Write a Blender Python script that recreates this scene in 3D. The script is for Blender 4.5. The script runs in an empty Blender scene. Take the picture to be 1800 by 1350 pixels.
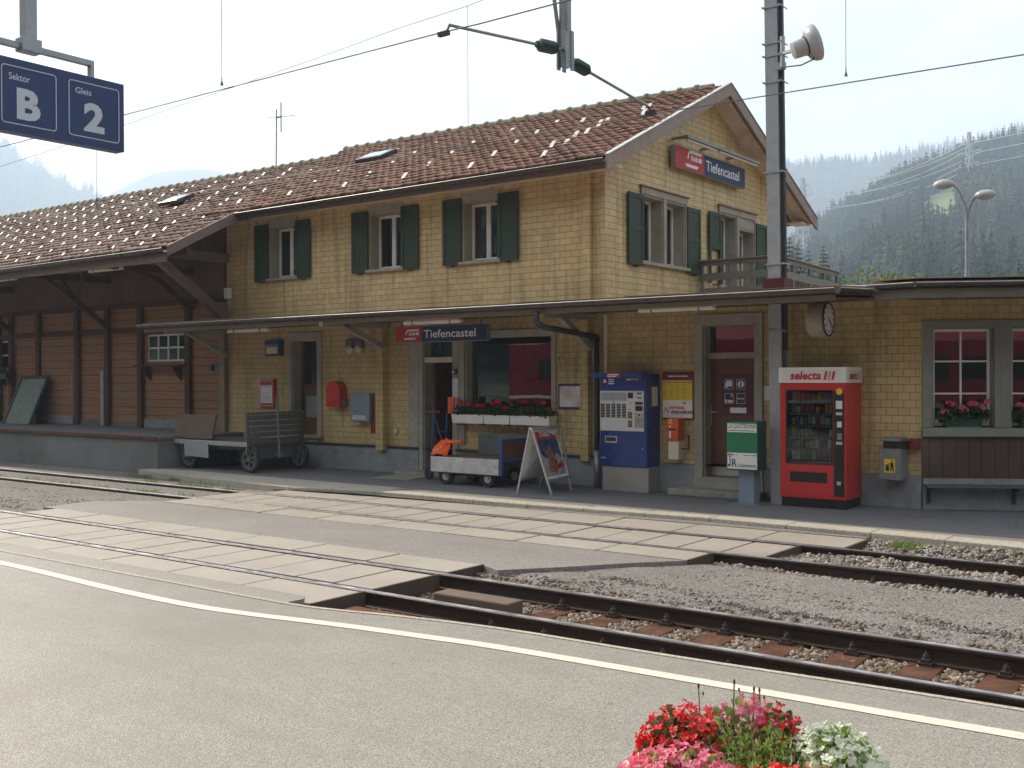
import bpy, math, random
import numpy as np
from mathutils import Vector, Matrix
random.seed(7); RNG = np.random.default_rng(7)
S = bpy.context.scene
COL = S.collection
# ------------------------------------------------------------ camera
F, HC = 1869.6, 1.85
_y, _p, _r = (math.radians(a) for a in (-36.905, -0.449, 0.2405))
fw = Vector((math.sin(_y), math.cos(_y), 0)); rt = Vector((math.cos(_y), -math.sin(_y), 0)); dn = Vector((0, 0, -1))
f2 = math.cos(_p)*fw - math.sin(_p)*dn; d2 = math.cos(_p)*dn + math.sin(_p)*fw
r3 = math.cos(_r)*rt + math.sin(_r)*d2; d3 = -math.sin(_r)*rt + math.cos(_r)*d2
C0 = Vector((0, 0, HC))
cam = bpy.data.cameras.new('camera'); co = bpy.data.objects.new('camera', cam); COL.objects.link(co)
cam.sensor_width = 36; cam.lens = 36*F/1800; cam.clip_start = 0.05; cam.clip_end = 20000
Mx = Matrix((r3, -d3, -f2)).transposed().to_4x4(); Mx.translation = C0
co.matrix_world = Mx; S.camera = co
# ------------------------------------------------------------ sky, sun, exposure
SUN_AZ, SUN_EL = math.radians(-88.0), math.radians(38)
W = bpy.data.worlds.new('World'); S.world = W; W.use_nodes = True
wn = W.node_tree; wn.nodes.clear()
def wnode(t, **k):
    n = wn.nodes.new(t)
    for a, b in k.items(): setattr(n, a, b)
    return n
sky = wnode('ShaderNodeTexSky', sky_type='NISHITA', sun_disc=False, sun_elevation=SUN_EL, sun_rotation=SUN_AZ,
            altitude=850, air_density=1.0, dust_density=2.6, ozone_density=1.0)
tc = wnode('ShaderNodeTexCoord'); mp = wnode('ShaderNodeMapping'); mp.inputs['Scale'].default_value = (1, 1, 2.6)
cn = wnode('ShaderNodeTexNoise'); cn.inputs['Scale'].default_value = 2.3; cn.inputs['Detail'].default_value = 7; cn.inputs['Roughness'].default_value = .55
cr = wnode('ShaderNodeMapRange'); cr.inputs['From Min'].default_value = .36; cr.inputs['From Max'].default_value = .62
cr.inputs['To Min'].default_value = .60; cr.inputs['To Max'].default_value = 1.0
cm = wnode('ShaderNodeTexNoise'); cm.inputs['Scale'].default_value = 5.5; cm.inputs['Detail'].default_value = 8; cm.inputs['Roughness'].default_value = .6
bw = wnode('ShaderNodeRGBToBW'); mul = wnode('ShaderNodeMath', operation='MULTIPLY_ADD'); mul.inputs[1].default_value = 1.6; mul.inputs[2].default_value = 3.9
cc = wnode('ShaderNodeCombineColor'); mx = wnode('ShaderNodeMix', data_type='RGBA')
bg = wnode('ShaderNodeBackground'); bg.inputs['Strength'].default_value = 0.12; ow = wnode('ShaderNodeOutputWorld')
L = wn.links.new
L(mp.outputs[0], cm.inputs['Vector']); cmr = wnode('ShaderNodeMapRange'); L(cm.outputs[0], cmr.inputs['Value']); cmr.inputs['From Min'].default_value = .38; cmr.inputs['From Max'].default_value = .62; cmr.inputs['To Min'].default_value = .80; cmr.inputs['To Max'].default_value = 1.14
L(tc.outputs['Generated'], mp.inputs['Vector']); L(mp.outputs[0], cn.inputs['Vector']); L(cn.outputs[0], cr.inputs['Value'])
L(sky.outputs[0], bw.inputs[0]); L(bw.outputs[0], mul.inputs[0])
for i, k_ in enumerate((1.0, .945, .905)):
    q_ = wnode('ShaderNodeMath', operation='MULTIPLY'); q_.inputs[1].default_value = k_; q2_ = wnode('ShaderNodeMath', operation='MULTIPLY'); L(mul.outputs[0], q2_.inputs[0]); L(cmr.outputs[0], q2_.inputs[1]); L(q2_.outputs[0], q_.inputs[0]); L(q_.outputs[0], cc.inputs[i])
L(cr.outputs[0], mx.inputs['Factor']); L(sky.outputs[0], mx.inputs[6]); L(cc.outputs[0], mx.inputs[7])
L(mx.outputs[2], bg.inputs[0]); L(bg.outputs[0], ow.inputs[0])
sl = bpy.data.lights.new('sun', 'SUN'); sl.energy = 5.0; sl.angle = math.radians(.53); sl.color = (1, .885, .72)
so = bpy.data.objects.new('sun', sl); COL.objects.link(so)
sd = Vector((math.sin(SUN_AZ)*math.cos(SUN_EL), math.cos(SUN_AZ)*math.cos(SUN_EL), math.sin(SUN_EL)))
so.rotation_euler = sd.to_track_quat('Z', 'Y').to_euler(); so.location = (-40, 0, 60)
S.view_settings.view_transform = 'Standard'; S.view_settings.look = 'None'; S.view_settings.gamma = 1
S.view_settings.exposure = 0.74
S.render.engine = 'CYCLES'; S.cycles.use_denoising = True; S.cycles.max_bounces = 8; S.cycles.transparent_max_bounces = 12
S.cycles.volume_bounces = 1; S.cycles.sample_clamp_indirect = 6
# ------------------------------------------------------------ pixel -> point on a real plane (photo pixels, 1800x1350)
def ray(x, y): return (x-900)/F*r3 + (y-675)/F*d3 + f2
def onz(x, y, z=0.0):
    v = ray(x, y); return C0 + v*((z-HC)/v.z)
def ony(x, y, Y):
    v = ray(x, y); return C0 + v*(Y/v.y)
def onx(x, y, X):
    v = ray(x, y); return C0 + v*(X/v.x)
YF, XG = 14.95, -9.29
def FX(x, y=650, Y=YF): return ony(x, y, Y).x
def FZ(x, y, Y=YF): return ony(x, y, Y).z
# ------------------------------------------------------------ materials
MATS = {}
def nt(name):
    m = bpy.data.materials.new(name); m.use_nodes = True; t = m.node_tree; t.nodes.clear()
    o = t.nodes.new('ShaderNodeOutputMaterial'); b = t.nodes.new('ShaderNodeBsdfPrincipled'); t.links.new(b.outputs[0], o.inputs[0])
    MATS[name] = m; return m, t, b, o
def N(t, typ, ins=None, **k):
    n = t.nodes.new(typ)
    for a, b in k.items(): setattr(n, a, b)
    for a, b in (ins or {}).items():
        if isinstance(b, bpy.types.NodeSocket): t.links.new(b, n.inputs[a])
        else: n.inputs[a].default_value = b
    return n
def c4(c): return (c[0], c[1], c[2], 1) if not isinstance(c, (int, float)) else (c, c, c, 1)
def mixc(t, f, a, b, blend='MIX'):
    n = t.nodes.new('ShaderNodeMix'); n.data_type = 'RGBA'; n.blend_type = blend
    for i, v in ((0, f), (6, a), (7, b)):
        if isinstance(v, bpy.types.NodeSocket): t.links.new(v, n.inputs[i])
        else: n.inputs[i].default_value = v if i == 0 else c4(v)
    return n.outputs[2]
def pos(t, world=True):
    return N(t, 'ShaderNodeNewGeometry').outputs['Position'] if world else N(t, 'ShaderNodeTexCoord').outputs['Object']
def ramp(t, v, a, b, lo=0., hi=1.):
    return N(t, 'ShaderNodeMapRange', {0: v, 1: a, 2: b, 3: lo, 4: hi}).outputs[0]
def M(name, col, rough=.6, metal=0., var=.18, sc=3., bump=0., bs=60., dirt=.0, dcol=(.06, .05, .04), world=True, spec=.5, coat=0):
    if name in MATS: return MATS[name]
    m, t, b, o = nt(name); P_ = pos(t, world)
    n1 = N(t, 'ShaderNodeTexNoise', {'Vector': P_, 'Scale': sc, 'Detail': 6, 'Roughness': .6}).outputs[0]
    c = mixc(t, ramp(t, n1, .3, .7), [v*(1-var) for v in col], [min(1, v*(1+var)) for v in col])
    if dirt:
        n2 = N(t, 'ShaderNodeTexNoise', {'Vector': P_, 'Scale': sc*3.1, 'Detail': 9, 'Roughness': .72}).outputs[0]
        c = mixc(t, ramp(t, n2, .5, .72, 0, dirt), c, dcol)
    t.links.new(c, b.inputs['Base Color'])
    t.links.new(ramp(t, n1, .3, .7, max(0, rough-.08), min(1, rough+.08)), b.inputs['Roughness'])
    b.inputs['Metallic'].default_value = metal; b.inputs['Specular IOR Level'].default_value = spec
    if coat: b.inputs['Coat Weight'].default_value = coat; b.inputs['Coat Roughness'].default_value = .12
    if bump:
        n3 = N(t, 'ShaderNodeTexNoise', {'Vector': P_, 'Scale': bs, 'Detail': 4}).outputs[0]
        bp = N(t, 'ShaderNodeBump', {'Height': n3, 'Strength': .6, 'Distance': bump}); t.links.new(bp.outputs[0], b.inputs['Normal'])
    return m
def shingle(name, ux, col=(.61, .46, .205), bwid=.16):
    m, t, b, o = nt(name); P_ = pos(t)
    u = N(t, 'ShaderNodeVectorMath', {0: P_, 1: (ux[0], ux[1], 0)}, operation='DOT_PRODUCT').outputs['Value']
    z = N(t, 'ShaderNodeSeparateXYZ', {0: P_}).outputs[2]
    wob = N(t, 'ShaderNodeTexNoise', {'Vector': P_, 'Scale': 1.7, 'Detail': 2}).outputs[0]
    z2 = N(t, 'ShaderNodeMath', {0: wob, 1: .012, 2: z}, operation='MULTIPLY_ADD').outputs[0]
    v = N(t, 'ShaderNodeCombineXYZ', {0: u, 1: z2, 2: 0}).outputs[0]
    br = N(t, 'ShaderNodeTexBrick', {'Vector': v, 'Scale': 1., 'Mortar Size': .0042, 'Mortar Smooth': .2, 'Bias': 0., 'Brick Width': bwid, 'Row Height': .107,
           'Color1': (1, 1, 1, 1), 'Color2': (.86, .85, .82, 1), 'Mortar': (.7, .7, .7, 1)}, offset=.5)
    n1 = N(t, 'ShaderNodeTexNoise', {'Vector': P_, 'Scale': .9, 'Detail': 7, 'Roughness': .65}).outputs[0]
    base = mixc(t, ramp(t, n1, .3, .72), [col[0]*1.06, col[1]*1.07, col[2]*1.1], [col[0]*.84, col[1]*.82, col[2]*.78])
    st = N(t, 'ShaderNodeTexNoise', {'Vector': N(t, 'ShaderNodeVectorMath', {0: P_, 1: (9, 9, .7)}, operation='MULTIPLY').outputs[0], 'Scale': 1.0, 'Detail': 5}).outputs[0]
    base = mixc(t, ramp(t, st, .5, .75, 0, .55), base, (.22, .17, .09))
    c = mixc(t, 1., base, br.outputs[0], 'MULTIPLY')
    c = mixc(t, N(t, 'ShaderNodeMath', {0: br.outputs[1], 1: .6}, operation='MULTIPLY').outputs[0], c, (.14, .11, .06))
    t.links.new(c, b.inputs['Base Color']); b.inputs['Roughness'].default_value = .42
    saw = N(t, 'ShaderNodeMath', {0: z2, 1: 1/.107}, operation='MULTIPLY').outputs[0]
    fr = N(t, 'ShaderNodeMath', {0: saw}, operation='FRACT').outputs[0]
    h = N(t, 'ShaderNodeMath', {0: 1., 1: fr}, operation='SUBTRACT').outputs[0]
    h = N(t, 'ShaderNodeMath', {0: br.outputs[1], 1: -1.2, 2: h}, operation='MULTIPLY_ADD').outputs[0]
    bp = N(t, 'ShaderNodeBump', {'Height': h, 'Strength': .55, 'Distance': .012}); t.links.new(bp.outputs[0], b.inputs['Normal'])
    return m
def boards(name, col, col2, h=.145, axis=2, ux=(1, 0), rough=.75):
    """planks: axis 2 = horizontal boards stacked in z, axis 0 = upright boards side by side along ux"""
    m, t, b, o = nt(name); P_ = pos(t); z = N(t, 'ShaderNodeSeparateXYZ', {0: P_}).outputs[2]
    u = N(t, 'ShaderNodeVectorMath', {0: P_, 1: (ux[0], ux[1], 0)}, operation='DOT_PRODUCT').outputs['Value']
    a, l = (z, u) if axis == 2 else (u, z)
    q = N(t, 'ShaderNodeMath', {0: a, 1: 1/h}, operation='MULTIPLY').outputs[0]
    fl = N(t, 'ShaderNodeMath', {0: q}, operation='FLOOR').outputs[0]; fr = N(t, 'ShaderNodeMath', {0: q}, operation='FRACT').outputs[0]
    wn_ = N(t, 'ShaderNodeTexWhiteNoise', {'W': fl}, noise_dimensions='1D').outputs[0]
    l2 = N(t, 'ShaderNodeMath', {0: wn_, 1: 37., 2: l}, operation='MULTIPLY_ADD').outputs[0]
    v = N(t, 'ShaderNodeCombineXYZ', {0: N(t, 'ShaderNodeMath', {0: l2, 1: 1.4}, operation='MULTIPLY').outputs[0], 1: N(t, 'ShaderNodeMath', {0: a, 1: 34.}, operation='MULTIPLY').outputs[0], 2: 0}).outputs[0]
    g = N(t, 'ShaderNodeTexNoise', {'Vector': v, 'Scale': 1.0, 'Detail': 8, 'Roughness': .62, 'Distortion': .6}).outputs[0]
    c = mixc(t, ramp(t, g, .3, .7), col, col2)
    c = mixc(t, ramp(t, wn_, 0, 1, 0, .45), c, [x*.6 for x in col])
    n1 = N(t, 'ShaderNodeTexNoise', {'Vector': P_, 'Scale': 1.1, 'Detail': 7}).outputs[0]
    c = mixc(t, ramp(t, n1, .52, .75, 0, .5), c, (.16, .13, .10))
    d = N(t, 'ShaderNodeMath', {0: fr, 1: .5}, operation='SUBTRACT').outputs[0]; d = N(t, 'ShaderNodeMath', {0: d}, operation='ABSOLUTE').outputs[0]
    e = ramp(t, d, .46, .49)
    c = mixc(t, e, c, (.02, .014, .01)); t.links.new(c, b.inputs['Base Color']); b.inputs['Roughness'].default_value = rough
    hh = N(t, 'ShaderNodeMath', {0: g, 1: .25, 2: N(t, 'ShaderNodeMath', {0: 1., 1: e}, operation='SUBTRACT').outputs[0]}, operation='MULTIPLY_ADD').outputs[0]
    bp = N(t, 'ShaderNodeBump', {'Height': hh, 'Strength': .7, 'Distance': .008}); t.links.new(bp.outputs[0], b.inputs['Normal'])
    return m
def ground_mat(name, col, speck=.35, gsc=90., big=.2, bump=.004, stain=(.10, .09, .08), st=.35, rough=.85, crack=0.):
    m, t, b, o = nt(name); P_ = pos(t)
    vo = N(t, 'ShaderNodeTexVoronoi', {'Vector': P_, 'Scale': gsc, 'Randomness': 1.})
    cell = N(t, 'ShaderNodeSeparateColor', {0: vo.outputs['Color']}).outputs[0]
    n2 = N(t, 'ShaderNodeTexNoise', {'Vector': P_, 'Scale': 1.1, 'Detail': 8, 'Roughness': .6}).outputs[0]
    n3 = N(t, 'ShaderNodeTexNoise', {'Vector': P_, 'Scale': .35, 'Detail': 5, 'Roughness': .7}).outputs[0]
    n4 = N(t, 'ShaderNodeTexNoise', {'Vector': P_, 'Scale': 11., 'Detail': 8, 'Roughness': .75}).outputs[0]
    c = mixc(t, ramp(t, cell, 0, 1), [v*(1-speck) for v in col], [min(1, v*(1+speck)) for v in col])
    c = mixc(t, ramp(t, n2, .3, .7, 0, big), c, [v*.6 for v in col])
    c = mixc(t, ramp(t, n3, .48, .7, 0, st), c, stain)
    c = mixc(t, ramp(t, n4, .56, .74, 0, .4), c, [v*.55 for v in col])
    if crack:
        w = N(t, 'ShaderNodeTexNoise', {'Vector': P_, 'Scale': 2.5, 'Detail': 6}).outputs[1]; wv = N(t, 'ShaderNodeVectorMath', {0: w, 1: (.5, .5, 0), 2: P_}, operation='MULTIPLY_ADD').outputs[0]
        ve = N(t, 'ShaderNodeTexVoronoi', {'Vector': wv, 'Scale': .42}, feature='DISTANCE_TO_EDGE').outputs['Distance']
        mk = N(t, 'ShaderNodeTexNoise', {'Vector': P_, 'Scale': .8, 'Detail': 2}).outputs[0]
        cf = N(t, 'ShaderNodeMath', {0: ramp(t, ve, 0, .006, crack, 0), 1: ramp(t, mk, .5, .58)}, operation='MULTIPLY').outputs[0]; c = mixc(t, cf, c, [v*.3 for v in col])
        sp_ = N(t, 'ShaderNodeTexVoronoi', {'Vector': P_, 'Scale': 2.3, 'Randomness': 1.}).outputs['Distance']; c = mixc(t, ramp(t, sp_, .035, .05, .45, 0), c, [v*.35 for v in col])
        dr = N(t, 'ShaderNodeTexNoise', {'Vector': N(t, 'ShaderNodeVectorMath', {0: P_, 1: (.25, 3.5, 1)}, operation='MULTIPLY').outputs[0], 'Scale': 1., 'Detail': 6, 'Roughness': .6}).outputs[0]; c = mixc(t, ramp(t, dr, .5, .72, 0, .3), c, [v*.62 for v in col])
    t.links.new(c, b.inputs['Base Color']); b.inputs['Roughness'].default_value = rough
    hh = N(t, 'ShaderNodeMath', {0: vo.outputs['Distance'], 1: -1., 2: N(t, 'ShaderNodeMath', {0: n4, 1: 1.}, operation='MULTIPLY').outputs[0]}, operation='MULTIPLY_ADD').outputs[0]
    bp = N(t, 'ShaderNodeBump', {'Height': hh, 'Strength': .7, 'Distance': bump}); t.links.new(bp.outputs[0], b.inputs['Normal'])
    return m
def glass(name='window_glass', tint=(.02, .025, .03), mixf=.11):
    if name in MATS: return MATS[name]
    m = bpy.data.materials.new(name); m.use_nodes = True; t = m.node_tree; t.nodes.clear(); MATS[name] = m
    o = t.nodes.new('ShaderNodeOutputMaterial')
    P_ = pos(t); w = N(t, 'ShaderNodeTexNoise', {'Vector': P_, 'Scale': 2.2, 'Detail': 1}).outputs[0]
    bp = N(t, 'ShaderNodeBump', {'Height': w, 'Strength': .05, 'Distance': .012})
    gl = N(t, 'ShaderNodeBsdfGlossy', {'Color': (.92, .95, 1, 1), 'Roughness': .015, 'Normal': bp.outputs[0]})
    tr = N(t, 'ShaderNodeBsdfTransparent', {'Color': (.72, .77, .76, 1)})
    fr = N(t, 'ShaderNodeFresnel', {'IOR': 1.5}).outputs[0]
    f = N(t, 'ShaderNodeMath', {0: fr, 1: 1.3, 2: mixf-.05}, operation='MULTIPLY_ADD').outputs[0]
    ms = N(t, 'ShaderNodeMixShader', {0: f, 1: tr.outputs[0], 2: gl.outputs[0]}); t.links.new(ms.outputs[0], o.inputs[0]); return m
def leafmat(name, a, b_, sc=25., tr=.35, rough=.55):
    m = bpy.data.materials.new(name); m.use_nodes = True; t = m.node_tree; t.nodes.clear(); MATS[name] = m
    o = t.nodes.new('ShaderNodeOutputMaterial')
    n = N(t, 'ShaderNodeTexNoise', {'Vector': pos(t), 'Scale': sc, 'Detail': 3}).outputs[0]
    c = mixc(t, ramp(t, n, .35, .65), a, b_)
    p = N(t, 'ShaderNodeBsdfPrincipled', {'Base Color': c, 'Roughness': rough}); tl = N(t, 'ShaderNodeBsdfTranslucent', {'Color': c})
    ms = N(t, 'ShaderNodeMixShader', {0: tr, 1: p.outputs[0], 2: tl.outputs[0]}); t.links.new(ms.outputs[0], o.inputs[0]); return m
# ------------------------------------------------------------ mesh helpers
class MB:
    def __init__(s): s.v = []; s.f = []
    def add(s, vs, fs):
        n = len(s.v); s.v += [tuple(v) for v in vs]; s.f += [tuple(i+n for i in f) for f in fs]; return s
    def box(s, x0, x1, y0, y1, z0, z1):
        return s.ob(Vector(((x0+x1)/2, (y0+y1)/2, (z0+z1)/2)), Vector((1, 0, 0)), Vector((0, 1, 0)), Vector((0, 0, 1)), abs(x1-x0)/2, abs(y1-y0)/2, abs(z1-z0)/2)
    def ob(s, c, ax, ay, az, a, b, h):
        c = Vector(c)
        vs = [c+ax*(a*i)+ay*(b*j)+az*(h*k) for k in (-1, 1) for j in (-1, 1) for i in (-1, 1)]
        if ax.cross(ay).dot(az) < 0: fs = [(0, 1, 3, 2), (4, 6, 7, 5), (0, 4, 5, 1), (2, 3, 7, 6), (0, 2, 6, 4), (1, 5, 7, 3)]
        else: fs = [(0, 2, 3, 1), (4, 5, 7, 6), (0, 1, 5, 4), (2, 6, 7, 3), (0, 4, 6, 2), (1, 3, 7, 5)]
        return s.add(vs, fs)
    def fb(s, fr, u0, u1, w0, w1, z0, z1):
        O, ux, n = fr
        c = O+ux*((u0+u1)/2)+n*((w0+w1)/2)+Vector((0, 0, (z0+z1)/2))
        return s.ob(c, ux, n, Vector((0, 0, 1)), abs(u1-u0)/2, abs(w1-w0)/2, abs(z1-z0)/2)
    def bar(s, p, q, w, h=None, up=(0, 0, 1)):
        p, q = Vector(p), Vector(q); h = h or w; ax = (q-p); l = ax.length; ax.normalize(); up = Vector(up)
        if abs(ax.dot(up)) > .98: up = Vector((0, 1, 0))
        ay = up.cross(ax).normalized(); az = ax.cross(ay)
        return s.ob((p+q)/2, ax, ay, az, l/2, w/2, h/2)
    def tube(s, p, q, r, n=10, r2=None, caps=True):
        p, q = Vector(p), Vector(q); ax = (q-p).normalized(); r2 = r if r2 is None else r2
        up = Vector((0, 0, 1)) if abs(ax.z) < .9 else Vector((1, 0, 0)); a = up.cross(ax).normalized(); b = ax.cross(a)
        vs = []
        for c, rr in ((p, r), (q, r2)):
            for i in range(n):
                t = 2*math.pi*i/n; vs.append(c+a*(rr*math.cos(t))+b*(rr*math.sin(t)))
        fs = [(i, (i+1) % n, n+(i+1) % n, n+i) for i in range(n)]
        if caps: fs += [tuple(range(n))[::-1], tuple(range(n, 2*n))]
        return s.add(vs, fs)
    def path(s, pts, r, n=8):
        for a, b in zip(pts, pts[1:]): s.tube(a, b, r, n)
        for p in pts[1:-1]: s.ball(p, r*1.02, n, 5)
        return s
    def ball(s, c, r, n=10, m=6, sc=(1, 1, 1)):
        c = Vector(c); vs = []; fs = []
        for j in range(1, m):
            t = math.pi*j/m
            for i in range(n):
                p = 2*math.pi*i/n; vs.append(c+Vector((math.sin(t)*math.cos(p)*r*sc[0], math.sin(t)*math.sin(p)*r*sc[1], math.cos(t)*r*sc[2])))
        k = len(vs); vs += [c+Vector((0, 0, r*sc[2])), c-Vector((0, 0, r*sc[2]))]
        for j in range(m-2):
            for i in range(n): fs.append((j*n+i, (j+1)*n+i, (j+1)*n+(i+1) % n, j*n+(i+1) % n))
        for i in range(n): fs += [(k, i, (i+1) % n), (k+1, (m-2)*n+(i+1) % n, (m-2)*n+i)]
        return s.add(vs, fs)
    def lathe(s, c, prof, ax=(0, 0, 1), n=24, caps=True):
        """prof: list of (radius, distance along ax)"""
        c = Vector(c); ax = Vector(ax).normalized(); up = Vector((0, 0, 1)) if abs(ax.z) < .9 else Vector((1, 0, 0))
        a = up.cross(ax).normalized(); b = ax.cross(a); vs = []; fs = []
        for r, d in prof:
            for i in range(n):
                t = 2*math.pi*i/n; vs.append(c+ax*d+a*(r*math.cos(t))+b*(r*math.sin(t)))
        for j in range(len(prof)-1):
            for i in range(n): fs.append((j*n+i, j*n+(i+1) % n, (j+1)*n+(i+1) % n, (j+1)*n+i))
        if caps: fs += [tuple(range(n))[::-1], tuple(range((len(prof)-1)*n, len(prof)*n))]
        else:
            k = (len(prof)-1)*n; fs += [(k+i, k+(i+1) % n, (i+1) % n, i) for i in range(n)]
        return s.add(vs, fs)
    def prism(s, pts, d):
        """pts: planar loop of points, extruded by vector d"""
        n = len(pts); d = Vector(d); vs = [Vector(p) for p in pts]; vs += [v+d for v in vs]
        fs = [tuple(range(n))[::-1], tuple(range(n, 2*n))]+[(i, (i+1) % n, n+(i+1) % n, n+i) for i in range(n)]
        return s.add(vs, fs)
    def quad(s, *p): return s.add(p, [tuple(range(len(p)))])
    def wall(s, fr, u0, u1, z0, z1, holes=(), th=.3):
        O, ux, n = fr
        us = sorted({u0, u1, *[h[0] for h in holes], *[h[1] for h in holes]}); zs = sorted({z0, z1, *[h[2] for h in holes], *[h[3] for h in holes]})
        P_ = lambda u, w, z: O+ux*u+n*w+Vector((0, 0, z))
        for a, b in zip(us, us[1:]):
            for c, d in zip(zs, zs[1:]):
                if any(h[0] <= a and b <= h[1] and h[2] <= c and d <= h[3] for h in holes): continue
                s.quad(P_(a, 0, c), P_(b, 0, c), P_(b, 0, d), P_(a, 0, d)); s.quad(P_(b, -th, c), P_(a, -th, c), P_(a, -th, d), P_(b, -th, d))
        for (a, b, c, d) in list(holes)+[(u0, u1, z0, z1)]:
            s.quad(P_(a, 0, c), P_(a, -th, c), P_(b, -th, c), P_(b, 0, c)); s.quad(P_(a, 0, d), P_(b, 0, d), P_(b, -th, d), P_(a, -th, d))
            s.quad(P_(a, 0, c), P_(a, 0, d), P_(a, -th, d), P_(a, -th, c)); s.quad(P_(b, 0, c), P_(b, -th, c), P_(b, -th, d), P_(b, 0, d))
        return s
FAC = (Vector((0, YF, 0)), Vector((1, 0, 0)), Vector((0, -1, 0)))
GAB = (Vector((XG, 0, 0)), Vector((0, 1, 0)), Vector((1, 0, 0)))
W0 = Vector((-4.24, YF, 0)); WD = Vector((.871, .491, 0)).normalized()
WNG = (W0, WD, Vector((WD.y, -WD.x, 0)))
ORG = {}
def link(o, parent=None): 
    COL.objects.link(o)
    if parent is not None: o.parent = parent
    return o
def tag(o, label=None, cat=None, group=None, kind=None):
    for k, v in (('label', label), ('category', cat), ('group', group), ('kind', kind)):
        if v: o[k] = v
    return o
def T(name, label, cat, loc, group=None, rz=0.):
    o = link(bpy.data.objects.new(name, None)); o.location = loc; o.rotation_euler = (0, 0, rz); ORG[o.name] = Vector(loc)
    o.empty_display_size = .1
    return tag(o, label, cat, group)
def P(name, mb, mat, parent=None, bevel=0., label=None, cat=None, group=None, kind=None, loc=None, smooth=False, local=False, seg=2):
    """one mesh object; vertices are given in world space unless local"""
    org = Vector((0, 0, 0))
    if parent is not None: org = ORG[parent.name]
    elif loc is not None: org = Vector(loc)
    if isinstance(mb, bpy.types.Mesh): me = mb
    else:
        me = bpy.data.meshes.new(name)
        vs = mb.v if local else [(v[0]-org.x, v[1]-org.y, v[2]-org.z) for v in mb.v]
        me.from_pydata(vs, [], mb.f); me.update()
    if mat is not None: me.materials.append(MATS[mat] if isinstance(mat, str) else mat)
    if smooth: me.polygons.foreach_set('use_smooth', [True]*len(me.polygons))
    o = link(bpy.data.objects.new(name, me), parent); ORG[o.name] = org
    if parent is None: o.location = org
    if bevel:
        b = o.modifiers.new('bevel', 'BEVEL'); b.width = bevel; b.segments = seg; b.limit_method = 'ANGLE'; b.angle_limit = .6
    return tag(o, label, cat, group, kind)
def kids(o): return [c for c in bpy.data.objects if c.parent == o]
def dup(root, parent=None):
    ch = kids(root); c = root.copy(); COL.objects.link(c); c.parent = parent
    ORG[c.name] = ORG.get(root.name, Vector((0, 0, 0)))
    for k in ch: dup(k, c)
    return c
_txt = {}
def text_mesh(s, bold=0.0):
    k = (s, bold)
    if k in _txt: return _txt[k]
    cu = bpy.data.curves.new('t', 'FONT'); cu.body = s; cu.size = 1; cu.offset = bold; cu.resolution_u = 3
    o = bpy.data.objects.new('t', cu); COL.objects.link(o); bpy.context.view_layer.update()
    me = bpy.data.meshes.new_from_object(o); v = [tuple(x.co) for x in me.vertices]; f = [tuple(p.vertices) for p in me.polygons]
    bpy.data.objects.remove(o); bpy.data.curves.remove(cu); bpy.data.meshes.remove(me)
    _txt[k] = (v, f); return _txt[k]
def txt(mb, s, o, ux, uz, w=None, h=None, bold=.0, shear=0., off=.003):
    """lettering laid on a sign: lower-left corner o, reading direction ux, up uz; fitted to width w and/or height h (cap height of the run)"""
    v, f = text_mesh(s, bold); o, ux, uz = Vector(o), Vector(ux).normalized(), Vector(uz).normalized(); n = ux.cross(uz)
    if not v: return
    x0, x1 = min(a[0] for a in v), max(a[0] for a in v); y0, y1 = min(a[1] for a in v), max(a[1] for a in v)
    sx = w/(x1-x0) if w else None; sy = h/(y1-y0) if h else sx
    if sx is None: sx = sy
    mb.add([o+ux*((a[0]-x0)*sx+shear*(a[1]-y0)*sy)+uz*((a[1]-y0)*sy)+n*off for a in v], f)
# ============================================================ material library
ground_mat('asphalt_near', (.262, .244, .212), speck=.42, gsc=150, big=.22, bump=.003, stain=(.185, .165, .135), st=.8, crack=.2, rough=.58)
ground_mat('asphalt_far', (.16, .16, .165), speck=.3, gsc=110, big=.35, bump=.003, stain=(.10, .10, .10), crack=.7)
ground_mat('asphalt_mid', (.225, .21, .187), crack=.3, speck=.45, gsc=95, big=.3, bump=.004, stain=(.165, .15, .13), st=.5, rough=.6)
ground_mat('gravel_asphalt', (.185, .172, .155), speck=.7, gsc=75, big=.4, bump=.007, stain=(.12, .11, .10), st=.6, rough=.95)
ground_mat('kerb_stone', (.40, .37, .30), speck=.3, gsc=80, big=.25, bump=.003, stain=(.22, .20, .16))
ground_mat('slab_concrete', (.36, .325, .275), speck=.16, gsc=130, big=.35, bump=.0015, stain=(.27, .235, .19), st=.7, rough=.55)
ground_mat('dark_concrete', (.20, .21, .195), speck=.12, gsc=60, big=.5, bump=.003, stain=(.09, .095, .08), st=.7)
ground_mat('earth', (.16, .14, .11), speck=.5, gsc=20, bump=.01)
M('edge_iron', (.065, .045, .032), .8, sc=6, dirt=.7, dcol=(.12, .055, .03)); M('bin_grey', (.20, .21, .205), .5, .3, sc=9, dirt=.3); M('fascia_olive', (.13, .12, .09), .7, sc=4, dirt=.3, dcol=(.08, .07, .05)); M('paint_white', (.64, .58, .49), .6, sc=9, dirt=.6, dcol=(.42, .40, .36), var=.06)
M('rail_side', (.034, .024, .017), .55, .3, sc=12, dirt=.5, dcol=(.13, .07, .04), bump=.002)
M('rail_head', (.75, .76, .80), .38, 1., var=.1, sc=6)
M('rust', (.13, .058, .030), .85, spec=.15, sc=5, dirt=.85, dcol=(.07, .04, .025), bump=.004, bs=40, var=.3)
M('sleeper_wood', (.095, .043, .024), .85, sc=5, var=.55, dirt=1., dcol=(.035, .025, .02), bump=.008, bs=26, spec=.15); M('clip_iron', (.06, .045, .035), .7, .4, sc=30, bump=.002)
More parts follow.
